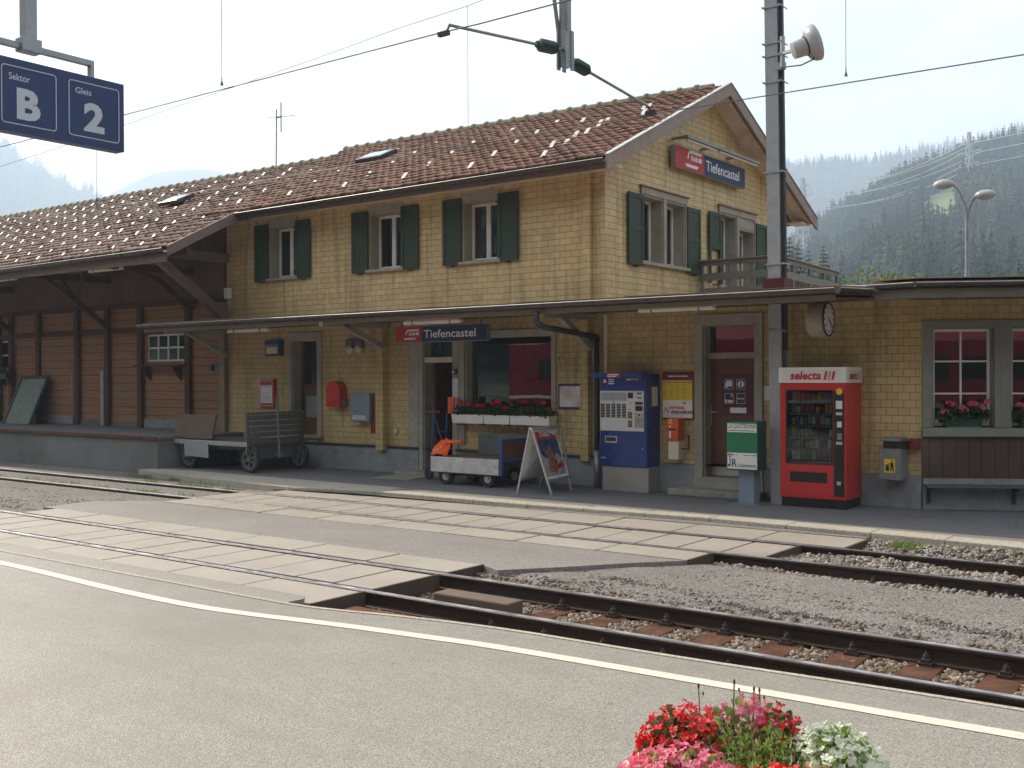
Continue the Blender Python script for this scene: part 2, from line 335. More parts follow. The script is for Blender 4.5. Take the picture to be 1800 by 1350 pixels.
M('timber_grey', (.13, .09, .06), .85, sc=5, dirt=.6, dcol=(.07, .05, .04), bump=.005, bs=30)
M('steel_grey', (.30, .32, .33), .45, .6, sc=5, dirt=.35, dcol=(.16, .15, .14), var=.15)
M('galv', (.36, .38, .39), .5, .35, sc=9, dirt=.3, dcol=(.22, .22, .22), var=.12, world=False)
M('dark_steel', (.05, .055, .06), .5, .5, sc=9)
M('concrete_base', (.25, .27, .265), .85, sc=2.5, dirt=.7, dcol=(.14, .14, .14), bump=.002)
M('stone_grey', (.34, .32, .26), .75, sc=3, dirt=.35, dcol=(.18, .16, .13))
M('stone_step', (.30, .29, .24), .85, sc=8, dirt=.7, dcol=(.10, .09, .07), bump=.004)
M('white_paint', (.78, .77, .72), .35, sc=6, var=.05, dirt=.15, dcol=(.5, .48, .43))
M('cream_paint', (.66, .60, .46), .5, sc=5, var=.08, dirt=.25, dcol=(.38, .33, .25))
M('shutter_green', (.026, .050, .030), .5, sc=4, var=.15, dirt=.25, dcol=(.05, .07, .06))
M('black', (.012, .012, .013), .4)
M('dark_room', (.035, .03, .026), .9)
M('gutter', (.085, .075, .07), .35, .7, sc=6, dirt=.4, dcol=(.14, .11, .09))
M('fascia_beige', (.20, .16, .11), .65, sc=4, var=.12, dirt=.3, dcol=(.12, .09, .06)); M('post_olive', (.25, .20, .12), .6, sc=5, dirt=.3, dcol=(.12, .1, .07)); M('fascia_brown', (.17, .125, .10), .7, sc=6, dirt=.5, dcol=(.30, .26, .24), bump=.002)
M('barge_grey', (.30, .245, .215), .7, sc=4, dirt=.6, dcol=(.14, .11, .10), bump=.002)
M('soffit_cream', (.68, .62, .54), .7, sc=3, dirt=.2)
M('copper_edge', (.38, .22, .14), .45, .5, sc=6)
boards('soffit_brown', (.16, .085, .045), (.10, .05, .028), h=.11, axis=0, ux=(0, 1))
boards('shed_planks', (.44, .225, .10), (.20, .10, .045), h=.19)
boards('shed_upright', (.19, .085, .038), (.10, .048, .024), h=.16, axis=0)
boards('wing_boards', (.10, .055, .035), (.065, .038, .026), h=.17, axis=0, ux=(.871, .491))
M('shed_timber', (.085, .042, .022), .8, sc=4, dirt=.5, dcol=(.05, .035, .03), bump=.003, var=.3)
M('shed_timber_grey', (.17, .15, .13), .85, sc=4, dirt=.5, dcol=(.08, .07, .06), bump=.003)
shingle('shingle_front', (1, 0)); shingle('shingle_upper', (1, 0), (.69, .54, .265), .24); shingle('shingle_gable', (0, 1), (.69, .54, .265), .24); shingle('shingle_wing', (WD.x, WD.y))  # paler upper and gable shingles: extra sky light put into the colour
M('curtain', (.62, .60, .56), .9, sc=20, world=True); M('curtain_red', (.20, .02, .03), .9)
glass(); glass('display_glass', mixf=.03)
M('red_paint', (.52, .018, .014), .34, var=.10, sc=2.5, coat=.25, dirt=.10, dcol=(.34, .05, .04))
M('red_sign', (.46, .022, .03), .4, var=.05, dirt=.1, dcol=(.3, .05, .05))
M('blue_sign', (.012, .035, .12), .4, var=.1, dirt=.12, dcol=(.05, .08, .15))
M('blue_machine', (.012, .045, .20), .32, var=.05, sc=1.5, coat=.2)
M('blue_paint', (.02, .07, .20), .5, dirt=.3, dcol=(.05, .08, .12))
M('lettering', (.78, .78, .76), .5, var=.03); M('lettering_grey', (.50, .54, .60), .5, var=.05)
M('lettering_black', (.02, .02, .022), .5); M('lettering_red', (.55, .02, .03), .4)
M('orange_box', (.62, .09, .02), .4, dirt=.15, dcol=(.4, .06, .02)); M('clock_shell', (.34, .30, .22), .45, sc=6, dirt=.4, dcol=(.12, .1, .08)); M('bench_grey', (.085, .09, .085), .6, sc=6, dirt=.4); M('light_shell', (.42, .43, .44), .4, sc=4, dirt=.2); M('train_red', (.26, .014, .02), .3, coat=.3); M('orange_vest', (.95, .13, .02), .7, var=.1, sc=12)
M('silver_tape', (.62, .62, .60), .3, .2); M('yellow_print', (.75, .52, .02), .6, sc=8, var=.08); M('paper', (.72, .70, .66), .7, sc=8, var=.05)
M('alu', (.60, .60, .60), .38, .75, sc=12, var=.08, world=False); M('alu_white', (.62, .61, .57), .4, .1, var=.05)
M('green_box', (.01, .17, .075), .4, var=.06); M('green_dark', (.008, .05, .03), .4)
M('rubber', (.03, .03, .03), .85, bump=.002); M('wood_door', (.13, .05, .022), .5, sc=6, var=.3)
M('cart_wood', (.12, .10, .082), .85, sc=5, dirt=.6, dcol=(.08, .07, .06), bump=.003, world=False)
M('cart_grey', (.13, .145, .14), .7, .2, sc=6, dirt=.5, dcol=(.07, .07, .06), world=False)
M('cart_white', (.52, .52, .49), .7, sc=7, dirt=.7, dcol=(.26, .17, .11), world=False)
M('grey_metal_box', (.22, .28, .34), .45, .1, var=.08); M('moss_grey', (.20, .24, .20), .8, sc=6, dirt=.6, dcol=(.09, .10, .08))
M('insulator', (.025, .055, .045), .25); M('wire', (.06, .085, .11), .6)
M('lamp_tube', (.80, .74, .64), .35, var=.04)
M('pot_stone', (.55, .50, .42), .8, sc=10, dirt=.3, dcol=(.3, .28, .22))
M('soil', (.05, .035, .025), .95)
M('grit', (.12, .11, .10), .95); ballast_mats = M('ballast', (.25, .205, .165), .9, sc=9, var=.55, dirt=.5, dcol=(.12, .075, .05), bump=.003, bs=50)
M('ballast_rust', (.20, .125, .08), .9, sc=11, var=.5, dirt=.6, dcol=(.07, .045, .03), bump=.003, bs=50)
# ============================================================ GROUND
b = MB().quad((-9000, -9000, -.4), (9000, -9000, -.4), (9000, 9000, -.4), (-9000, 9000, -.4)); P('ground', b, 'earth', kind='structure')
def sheet(name, pts, z, mat, th=0, **k):
    b = MB()
    if th: b.prism([(x, y, z-th) for x, y in pts], (0, 0, th))
    else: b.quad(*[(x, y, z) for x, y in pts])
    return P(name, b, mat, kind='structure', **k)
PZ = .05
def smooth_pts(pts, n=6):
    out = []
    P4 = [pts[0]]+pts+[pts[-1]]
    for i in range(1, len(P4)-2):
        p0, p1, p2, p3 = [np.array(q, float) for q in P4[i-1:i+3]]
        for k in range(n):
            t = k/n; out.append(tuple(.5*((2*p1)+(-p0+p2)*t+(2*p0-5*p1+4*p2-p3)*t*t+(-p0+3*p1-3*p2+p3)*t**3)))
    out.append(tuple(pts[-1])); return out
edge = smooth_pts([(-60, 5.62), (-45, 5.62), (-30, 5.62), (-22, 5.62), (-16, 5.63), (-13, 5.645), (-10.9, 5.66), (-8.2, 5.67), (-6.9, 5.67), (-6.2, 5.70), (-5.4, 5.88), (-4.5, 6.01), (-3.2, 6.06), (-1.2, 6.19), (1, 6.2), (3, 6.2), (6, 6.15), (12, 6.15)])
W_ = .045
far_e = edge; near_e = [(x, y-W_) for x, y in edge]
# platform the camera stands on: asphalt, edge stone a hair proud of it
sheet('platform', [(-60, -3.2)]+[(12, -3.2)]+near_e[::-1], PZ, 'asphalt_near', th=.38)
b = MB()
for (a, c), (a2, c2) in zip(zip(near_e, far_e), zip(near_e[1:], far_e[1:])):
    b.prism([(a[0], a[1], -.33), (c[0], c[1], -.33), (c2[0], c2[1], -.33), (a2[0], a2[1], -.33)][::-1], (0, 0, .33+PZ+.006))
P('platform_edge_stone', b, 'kerb_stone', kind='structure')
line = smooth_pts([(-60, 5.30), (-45, 5.30), (-30, 5.30), (-20, 5.30), (-14, 5.30), (-10.21, 5.27), (-8.08, 5.17), (-7.07, 5.165), (-6.46, 5.23), (-5.62, 5.385), (-4.88, 5.49), (-4.2, 5.57), (-2.67, 5.645), (-1.68, 5.69), (-1.13, 5.72), (.2, 5.76), (2, 5.78), (5, 5.79), (12, 5.79)])
b = MB()
for p, q in zip(line, line[1:]):
    b.quad((p[0], p[1]-.055, PZ+.004), (q[0], q[1]-.055, PZ+.004), (q[0], q[1]+.055, PZ+.004), (p[0], p[1]+.055, PZ+.004))
P('painted_line', b, 'paint_white', kind='structure')
# ramp of asphalt between edge stone and first slab row (left of the crossing end)
lp = [q for q in far_e if q[0] < -6.85]
sheet('asphalt_strip', [(x, y+.002) for x, y in lp]+[(-6.72, 5.74), (-6.70, 6.02), (-6.78, 6.105)]+[(-60, 6.105)], .0, 'asphalt_near', th=.3)
ZR = -.06     # rail head / slab level
# middle ground
sheet('asphalt_strip', [(-15.0, 8.41), (-6.72, 8.41), (-6.4, 8.28), (-5.9, 8.9), (-5.5, 9.45), (-5.15, 9.83), (-14.4, 9.83), (-15.1, 9.3)], ZR-.006, 'asphalt_mid', th=.1)
b = MB()   # worn gravelly ground between the tracks, gently uneven
nx, ny = 400, 26
xs = np.concatenate([np.linspace(-60, -16, 60), np.linspace(-15.8, 6, nx-60)]); ys = np.linspace(8.08, 9.95, ny)
for i, x in enumerate(xs):
    for j, y in enumerate(ys):
        e = min((y-8.08)/.35, 1); h = -.112-.07*(1-e)+.008*math.sin(x*3.1+y*2)*math.sin(y*5-x)+random.uniform(-.006, .006)
        h -= .018*max(0, math.sin(x*2.7)*math.sin(y*3.3+x*.7)-.6)*2
        b.v.append((x, y, h))
for i in range(nx-1):
    for j in range(ny-1): b.f.append((i*ny+j, (i+1)*ny+j, (i+1)*ny+j+1, i*ny+j+1))
P('ground', b, 'gravel_asphalt', kind='structure', smooth=True)
sheet('ground', [(-60, 9.83), (-14.1, 9.83), (-14.1, 13.0), (-60, 13.0)], -.11, 'gravel_asphalt')
# ballast beds
sheet('ballast_bed', [(-6.72, 5.9), (8, 5.9), (8, 8.2), (-6.72, 8.2)], -.245, 'ballast_rust')
sheet('ballast_bed', [(-60, 6.1), (-15.0, 6.1), (-15.0, 8.5), (-60, 8.5)], -.20, 'ballast')
P('ballast_bed', MB().quad((-5.5, 9.7, -.20), (8, 9.7, -.20), (8, 11.6, -.20), (-5.5, 11.6, -.20)).quad((-5.5, 11.6, -.20), (8, 11.6, -.20), (8, 12.45, -.09), (-5.5, 12.45, -.09)), 'ballast', kind='structure')
# far platform with kerb
kb = [(-18.75, 12.50), (-17.3, 12.30), (-15.4, 12.10), (-13.7, 12.00), (-12.0, 12.33), (-9, 12.33), (-6.2, 12.50), (-4.1, 12.42), (-2.4, 12.28), (8, 12.2)]
kb2 = [(x, 12.98 if x > -18 else 12.95) for x, y in kb]
kz = [-.02, -.01, 0, 0, 0, 0, 0, 0, 0, 0]
sheet('platform', [(-18.75, 12.981), (8, 12.981), (8, 26), (-18.75, 26)], 0., 'asphalt_far', th=.35)
b = MB(); bj = MB()
rows = []
for i in range(len(kb)-1):
    (x0, y0), (x1, y1) = kb[i], kb[i+1]; n = max(1, int(round((x1-x0)/1.0)))
    for k in range(n):
        a, c = k/n, (k+1)/n
        xa, ya, xb, yb = x0+(x1-x0)*a, y0+(y1-y0)*a, x0+(x1-x0)*c-.008, y0+(y1-y0)*c
        b.prism([(xa, ya, -.36), (xb, yb, -.36), (xb, ya+.32 if i > 3 else 12.975, -.36), (xa, ya+.32 if i > 3 else 12.975, -.36)], (0, 0, .364))
P('kerb', b, 'kerb_stone', kind='structure', bevel=.012)
sheet('asphalt_strip', [(-12.0, 12.64), (8, 12.5), (8, 12.983), (-12.0, 12.983)], -.002, 'asphalt_mid', th=.2)
sheet('asphalt_strip', [(-14.1, 12.0), (-13.7, 11.998), (-12.0, 12.325), (-9, 12.325), (-6.2, 12.495), (-4.12, 12.41), (-4.12, 12.30), (-14.1, 12.20)], ZR+.01, 'asphalt_mid', th=.12)
# ============================================================ RAILS
def rail(y, x0, x1, label, z=ZR):
    prof = [(-.062, -.138), (.062, -.138), (.062, -.128), (.012, -.112), (.012, -.040), (.034, -.030), (.036, -.006), (.028, 0), (-.028, 0), (-.036, -.006), (-.034, -.030), (-.012, -.040), (-.012, -.112), (-.062, -.128)]
    r = T('rail', label, 'rail', (-8, y, z-.138), 'rails of the two tracks')
    b = MB().prism([(x0, y+p[0], z+p[1]) for p in prof][::-1], (x1-x0, 0, 0)); P('web_and_foot', b, 'rail_side', r)
    b = MB().box(x0+.01, x1-.01, y-.026, y+.026, z-.001, z+.0025); P('running_surface', b, 'rail_head', r)
rail(7.80, -60, 8, 'polished far rail of the front track, bright where it crosses the slabs')
rail(6.795, -60, 8, 'near rail of the front track, closest to the white platform line')
rail(11.47, -60, 8, 'rail of the rear track nearest the station platform kerb')
rail(10.45, -60, 8, 'rail of the rear track on the side away from the station')
# ============================================================ CROSSING SLABS
def slabs(x_end, x_beg, step, y0, y1, tr, which, ztop, first=None):
    n = int((x_end-x_beg)/step+.5)
    for k in range(n):
        xb = x_end-k*step; xa = xb-step+.026
        b = MB(); b.box(xa, xb, y0, y1, ztop-.13, ztop+random.uniform(-.003, .003))
        pl = 'first from its right-hand end' if k == 0 else ('at its far left end' if k == n-1 else f'number {k+1} from its right-hand end')
        P('crossing_slab', b, 'slab_concrete', label=f'sand-coloured concrete slab in the {which} row of the {tr} track crossing, {pl}', cat='slab',
          group=f'concrete slabs of the {tr} track crossing', loc=((xa+xb)/2, (y0+y1)/2, ztop-.13), bevel=.006)
slabs(-6.72, -16.5, 1.13, 6.11, 6.70, 'front', 'near', ZR+.004)
slabs(-6.72, -16.5, .535, 6.895, 7.705, 'front', 'middle', ZR-.002)
slabs(-6.70, -15.0, 1.13, 7.89, 8.40, 'front', 'far', ZR+.004)
slabs(-5.14, -14.1, 1.12, 9.84, 10.355, 'rear', 'near', ZR+.002)
slabs(-4.57, -14.1, .535, 10.55, 11.375, 'rear', 'middle', ZR-.002)
slabs(-4.10, -14.1, 1.08, 11.565, 12.29, 'rear', 'far', ZR+.002)
# rusty angle iron on the end of each row and end walls
b = MB()
for x, y0, y1 in ((-6.70, 6.11, 6.735), (-6.70, 6.86, 7.735), (-6.68, 7.865, 8.40), (-5.12, 9.84, 10.385), (-4.55, 10.515, 11.405), (-4.08, 11.54, 12.29)):
    q = MB().box(x-.018, x+.012, y0, y1, ZR-.16, ZR+.006); P('slab_edge_iron', q, 'edge_iron', label=None, cat='edge iron', loc=(x, y0, ZR-.16), group='rusty irons on the slab ends')
ei = [o for o in bpy.data.objects if o.name.startswith('slab_edge_iron')]
for o, l in zip(ei, ['near row of the front crossing', 'middle row of the front crossing', 'far row of the front crossing', 'near row of the rear crossing', 'middle row of the rear crossing', 'far row of the rear crossing']):
    o['label'] = f'rusty edge iron closing the right-hand end of the {l}'
# ============================================================ SLEEPERS AND CLIPS
def make_sleeper(x, y, label, grp, z=-.20, ln=1.0, mat='rust', rails=(-.502, .502)):
    s = T('sleeper', label, 'sleeper', (x, y, z-.12), grp)
    b = MB().box(x-.125, x+.125, y-ln, y+ln, z-.12, z); P('beam', b, 'sleeper_wood' if mat == 'rust' else mat, s, bevel=.012)
    b0 = None
    for r in rails:
        for sg in (-1, 1):
            yy = y+r+sg*.10; b = MB(); b.box(x-.05, x+.05, yy-.045, yy+.045, z, z+.022); b.box(x-.03, x+.03, yy-.035, yy+.03, z+.02, z+.045)
            b.tube((x, yy, z+.04), (x, yy, z+.075), .022, 6); b.tube((x, yy, z+.07), (x, yy, z+.092), .010, 6)
            P('rail_clip', b, 'clip_iron', s)
    return s
s0 = None
xs_ = [-3.70+.515*k for k in range(-3, 10)]
for i, x in enumerate(xs_):
    if s0 is None: o = s0 = make_sleeper(x, 7.2975, '', 'sleepers of the front track')
    else: o = dup(s0); o.location = (x, 7.2975+random.uniform(-.02, .02), -.32); o.rotation_euler = (0, 0, random.uniform(-.02, .02))
    o['label'] = 'rusty sleeper of the front track, '+('nearest the slab crossing' if i == 0 else f'number {i+1} counting right from the slabs')
s1 = None
for i, x in enumerate([-3.4+.6*k for k in range(0, 8)]):
    if s1 is None: o = s1 = make_sleeper(x, 10.96, '', 'sleepers of the rear track', z=-.212, mat='timber_grey')
    else: o = dup(s1); o.location = (x, 10.96, -.332)
    o['label'] = 'grey sleeper of the rear track, '+('nearest the slabs' if i == 0 else f'number {i+1} counting right from the slabs')
for i, (x0, x1, y, w, z0, z1, lab, rz) in enumerate(((-6.62, -5.35, 6.46, .16, -.24, -.135, 'orange-brown timber lying along the outside of the near rail', 0), (-6.3, -5.45, 7.30, .22, -.24, -.09, 'thick worn timber block lying between the front rails', 0),
        (-6.66, -5.6, 6.98, .09, -.24, -.15, 'slim brown timber along the inside of the near rail', 0), (-6.6, -5.2, 8.05, .12, -.24, -.13, 'flat timber beyond the far rail of the front track', 0),
        (-4.5, -3.6, 11.15, .12, -.24, -.15, 'pale plank lying between the rails of the rear track, far one', 0), (-4.5, -3.7, 10.8, .12, -.24, -.155, 'pale plank lying between the rails of the rear track, near one', 0),
        (-5.1, -4.0, 10.15, .14, -.24, -.15, 'pale plank lying outside the near rail of the rear track', 0))):
    b = MB().box(x0, x1, y-w/2, y+w/2, z0, z1)
    P('timber_plank', b, 'rust' if i in (0,) else 'timber_grey', label=lab, cat='timber', loc=((x0+x1)/2, y, z0), bevel=.015)
# ============================================================ BALLAST STONES
def stone_field(name, areas, mat, smin, smax, seed, zf, label, per):
    g = np.random.default_rng(seed); ico = []
    base_v = np.array([(0, 0, 1), (.894, 0, .447), (.276, .851, .447), (-.724, .526, .447), (-.724, -.526, .447), (.276, -.851, .447), (.724, .526, -.447), (-.276, .851, -.447), (-.894, 0, -.447), (-.276, -.851, -.447), (.724, -.526, -.447), (0, 0, -1)])
    base_f = np.array([(0, 1, 2), (0, 2, 3), (0, 3, 4), (0, 4, 5), (0, 5, 1), (1, 6, 2), (2, 7, 3), (3, 8, 4), (4, 9, 5), (5, 10, 1), (2, 6, 7), (3, 7, 8), (4, 8, 9), (5, 9, 10), (1, 10, 6), (11, 7, 6), (11, 8, 7), (11, 9, 8), (11, 10, 9), (11, 6, 10)])
    V = []; Fc = []; off = 0
    for (x0, x1, y0, y1) in areas:
        n = int((x1-x0)*(y1-y0)*per); p = np.stack([g.uniform(x0, x1, n), g.uniform(y0, y1, n)], 1)
        for k in range(n):
            z = zf(p[k, 0], p[k, 1])
            if z is None: continue
            s = g.uniform(smin, smax)*np.array([g.uniform(.7, 1.3), g.uniform(.6, 1.1), g.uniform(.45, .9)])
            a, b_, c = g.uniform(0, 6.3, 3); ca, sa, cb, sb = math.cos(a), math.sin(a), math.cos(b_*.25), math.sin(b_*.25)
            R1 = np.array([[ca, -sa, 0], [sa, ca, 0], [0, 0, 1]]); R2 = np.array([[1, 0, 0], [0, cb, -sb], [0, sb, cb]])
            v = (base_v*(1+g.uniform(-.42, .42, (12, 1))))*s @ R2.T @ R1.T+np.array([p[k, 0], p[k, 1], z+g.uniform(-.2, 1.0)*s[2]])
            V.append(v); Fc.append(base_f+off); off += 12
    V = np.concatenate(V); Fc = np.concatenate(Fc)
    me = bpy.data.meshes.new(name); me.vertices.add(len(V)); me.vertices.foreach_set('co', V.ravel()); me.loops.add(len(Fc)*3); me.loops.foreach_set('vertex_index', Fc.ravel())
    me.polygons.add(len(Fc)); me.polygons.foreach_set('loop_start', np.arange(0, len(Fc)*3, 3)); me.update(calc_edges=True)
    m2, t, bb, o_ = nt(name+'_stones'); src = MATS[mat]
    isl = N(t, 'ShaderNodeNewGeometry').outputs['Random Per Island']
    pal = {'grit': [(.10, .095, .09), (.15, .14, .13), (.08, .075, .07), (.20, .19, .175), (.28, .27, .25)], 'ballast': [(.30, .27, .24), (.20, .18, .155), (.40, .365, .33), (.25, .19, .14), (.13, .12, .11)], 'ballast_rust': [(.17, .115, .07), (.26, .20, .14), (.10, .07, .045), (.22, .155, .10), (.36, .31, .25)]}[mat]
    cr_ = N(t, 'ShaderNodeValToRGB', {0: isl}); el = cr_.color_ramp.elements; cr_.color_ramp.interpolation = 'CONSTANT'
    el[0].position = 0; el[0].color = c4(pal[0]); el[1].position = .2; el[1].color = c4(pal[1])
    for q, cl in zip((.45, .7, .88), pal[2:]): e_ = el.new(q); e_.color = c4(cl)
    nn = N(t, 'ShaderNodeTexNoise', {'Vector': pos(t), 'Scale': 45., 'Detail': 6}).outputs[0]
    t.links.new(mixc(t, ramp(t, nn, .35, .7, 0, .5), cr_.outputs[0], (.10, .08, .06)), bb.inputs['Base Color']); bb.inputs['Roughness'].default_value = .9
    me.materials.append(m2)
    return tag(link(bpy.data.objects.new(name, me)), label, 'ballast', None, 'stuff')
sl_x = [x for x in xs_]
def zf2(x, y):
    if any(abs(x-s) < .13 for s in sl_x) and 6.3 < y < 8.3 and random.random() < .93: return None
    if abs(y-7.8) < .06 or abs(y-6.795) < .06: return None
    return -.225+max(0, (y-8.0))*.3
def zf1(x, y):
    if abs(y-11.47) < .05 or abs(y-10.45) < .05: return None
    if abs(y-10.96) < .5 and any(abs(x-(-3.4+.6*k)) < .12 for k in range(8)) and random.random() < .6: return None
    if y < 10.0 and random.random() < (10.0-y)*3: return None
    if x < -4.05 and y > 11.5: return None
    if x < -4.55 and y > 10.4: return None
    return -.185+.02*math.sin(x*3)*math.sin(y*4)+(.04 if 10.5 < y < 11.4 else 0)+max(0, min(.105, (y-11.6)*.17))
stone_field('ballast', [(-6.65, .8, 5.95, 8.28)], 'ballast_rust', .012, .027, 3, zf2, 'rust-stained brown ballast stones of the front track', 2100)
stone_field('ballast_rear', [(-5.1, 1.6, 9.65, 12.42)], 'ballast', .013, .030, 5, zf1, 'grey ballast stones of the rear track in front of the kerb', 1150).name = 'ballast'
stone_field('gravel', [(-6.4, .5, 8.05, 9.7), (-20, -14.6, 8.3, 12.4)], 'ballast', .005, .014, 9, lambda x, y: (-.118 if (y > 8.3 or x < -12) else -.15) if random.random() < (.9 if y < 8.9 else .45) else None, 'loose grit scattered on the worn ground between the tracks', 420)
pt_ = [(-5.3, 8.75, .45, .09), (-4.35, 8.62, .5, .12), (-2.75, 8.75, .55, .14), (-2.0, 8.6, .5, .1), (-3.4, 8.35, .9, .07), (-5.9, 8.45, .6, .1), (-1.2, 8.9, .5, .12), (-3.9, 9.2, .3, .05)]
def zfp(x, y):
    for a, c, rx, ry in pt_:
        if ((x-a)/rx)**2+((y-c-.05*math.sin(x*9))/ry)**2 < random.uniform(.6, 1.2): return -.118
    return None
stone_field('gravel', [(-6.5, -.5, 8.2, 9.3)], 'grit', .006, .015, 31, zfp, 'dark crumbled patches of asphalt between the tracks', 1500)
# grass tufts along kerb and rails
def tufts(name, areas, label, n, hmin=.02, hmax=.07):
    b = MB()
    for (x0, x1, y0, y1, z, w) in areas:
        for _ in range(int(n*w)):
            x, y = random.uniform(x0, x1), random.gauss((y0+y1)/2, (y1-y0)/3)
            if math.sin(x*2.3)+math.sin(x*5.1+1) < -.2: continue
            a = random.uniform(0, 6.3); h = random.uniform(hmin, hmax); w_ = random.uniform(.002, .005); d = Vector((math.cos(a), math.sin(a), 0)); s = Vector((-d.y, d.x, 0))
            p = Vector((x, y, z)); b.quad(p-s*w_, p+s*w_, p+s*w_*.7+d*h*.4+Vector((0, 0, h*.7)), p+d*h*.9+Vector((0, 0, h)))
    return P(name, b, 'grass', kind='stuff', label=label, cat='grass')
leafmat('grass', (.10, .20, .03), (.22, .30, .05))
tufts('grass', [(-18.6, -13.9, 12.15, 12.35, -.11, .45), (-17.5, -14.2, 11.6, 11.75, -.11, .5), (-22, -14.2, 10.60, 10.8, -.11, .25), (-4.0, -1.2, 12.12, 12.36, -.11, 2.2), (-4.9, -3.5, 11.55, 11.75, -.16, .1)], 'short green weeds along the kerb and the rails', 2600)
M('green_grey', (.22, .225, .19), .6, sc=4, var=.1, dirt=.2, dcol=(.14, .13, .11))
# ============================================================ MAIN STATION BUILDING
def roof_patch(name, parent, el, er, rl, rr, mat, rows, tw=.2, label=None, clip=None):
    """interlocking tiles: el/er = eave left/right, rl/rr = ridge left/right"""
    el, er, rl, rr = map(Vector, (el, er, rl, rr)); n = (er-el).cross(rl-el).normalized()
    ncol = int(round((er-el).length/tw)); m = 7; us = np.linspace(0, 1, ncol*m+1); V = []; Fc = []
    prof = np.array([.022*math.exp(-(((i % m)/m-.32)/.13)**2)+.010*math.exp(-(((i % m)/m-.80)/.10)**2) for i in range(ncol*m+1)])
    EL, ER, RL, RR, NN = (np.array(q) for q in (el, er, rl, rr, n)); W_ = len(us)
    for r in range(rows):
        g = np.random.default_rng(r*13+5); jit = np.repeat(g.uniform(-.009, .009, ncol+1), m)[:W_]+.012*np.sin(us*31+r*.7)*np.sin(us*11+1); jx = np.repeat(g.uniform(-.0035, .0035, ncol+1), m)[:W_]
        for (v, h) in ((r/rows, -.008), (r/rows-.02/rows, .034), ((r+1.06)/rows, .004)):
            vv = v+jx
            p = ((EL[None]*(1-us[:, None])+ER[None]*us[:, None])*(1-vv[:, None])+(RL[None]*(1-us[:, None])+RR[None]*us[:, None])*vv[:, None])+NN[None]*(prof+h+jit+.03)[:, None]
            V.append(p)
    V = np.concatenate(V)
    for r in range(rows):
        for k in range(2):
            a = (r*3+k)*W_; i = np.arange(W_-1); Fc.append(np.stack([a+i, a+i+1, a+W_+i+1, a+W_+i], 1))
    Fc = np.concatenate(Fc); 
    if parent is not None: V = V-np.array(ORG[parent.name])
    me = bpy.data.meshes.new(name); me.vertices.add(len(V)); me.vertices.foreach_set('co', V.ravel()); me.loops.add(len(Fc)*4); me.loops.foreach_set('vertex_index', Fc.ravel())
    me.polygons.add(len(Fc)); me.polygons.foreach_set('loop_start', np.arange(0, len(Fc)*4, 4)); me.update(calc_edges=True); me.materials.append(MATS[mat])
    o = link(bpy.data.objects.new(name, me), parent); ORG[o.name] = ORG[parent.name]; return o
def tile_mat(name, cols, slope_y):
    m, t, b, o = nt(name); P_ = pos(t); sx = N(t, 'ShaderNodeSeparateXYZ', {0: P_})
    fx = N(t, 'ShaderNodeMath', {0: N(t, 'ShaderNodeMath', {0: sx.outputs[0], 1: 5.}, operation='MULTIPLY').outputs[0]}, operation='FLOOR').outputs[0]
    fy = N(t, 'ShaderNodeMath', {0: N(t, 'ShaderNodeMath', {0: sx.outputs[1], 1: 1/slope_y}, operation='MULTIPLY').outputs[0]}, operation='FLOOR').outputs[0]
    wn_ = N(t, 'ShaderNodeTexWhiteNoise', {0: N(t, 'ShaderNodeCombineXYZ', {0: fx, 1: fy}).outputs[0]}, noise_dimensions='2D').outputs[0]
    cr_ = N(t, 'ShaderNodeValToRGB', {0: wn_}); e = cr_.color_ramp.elements; e[0].color = c4(cols[0]); e[1].color = c4(cols[-1])
    for i, c in enumerate(cols[1:-1]): q = e.new((i+1)/(len(cols)-1)); q.color = c4(c)
    n1 = N(t, 'ShaderNodeTexNoise', {'Vector': P_, 'Scale': .8, 'Detail': 9, 'Roughness': .75}).outputs[0]
    n2 = N(t, 'ShaderNodeTexNoise', {'Vector': P_, 'Scale': 22., 'Detail': 6, 'Roughness': .7}).outputs[0]
    c = mixc(t, ramp(t, n1, .45, .7, 0, .55), cr_.outputs[0], (.10, .075, .06)); c = mixc(t, ramp(t, n2, .5, .72, 0, .6), c, (.085, .07, .06))
    n3 = N(t, 'ShaderNodeTexNoise', {'Vector': P_, 'Scale': 6., 'Detail': 8, 'Roughness': .8}).outputs[0]
    c = mixc(t, ramp(t, n3, .62, .74, 0, .5), c, (.30, .27, .20))
    t.links.new(c, b.inputs['Base Color']); b.inputs['Roughness'].default_value = .78
    bp = N(t, 'ShaderNodeBump', {'Height': n2, 'Strength': .4, 'Distance': .004}); t.links.new(bp.outputs[0], b.inputs['Normal']); return m
tile_mat('roof_tile_main', [(.17, .075, .045), (.22, .10, .058), (.18, .08, .048), (.28, .13, .075), (.145, .07, .046)], .22)
tile_mat('roof_tile_shed', [(.135, .068, .048), (.17, .086, .058), (.12, .065, .048), (.20, .10, .068)], .247)
M('ridge_lichen', (.24, .215, .15), .9, sc=7, dirt=.7, dcol=(.12, .10, .07), bump=.004, var=.35)
M('guard_plate', (.60, .57, .53), .5, .0, sc=5, dirt=.8, dcol=(.35, .30, .25))
def ridge(parent, a, b_, mat='ridge_lichen'):
    a, b_ = Vector(a), Vector(b_); d = (b_-a); n = int(d.length/.37); d.normalize(); mb = MB()
    for k in range(n):
        p = a+d*(.37*k); mb.tube(p, p+d*.36, .092, 10, .082); mb.tube(p-d*.015, p+d*.045, .118, 10, .112)
    return P('ridge_tiles', mb, mat, parent)
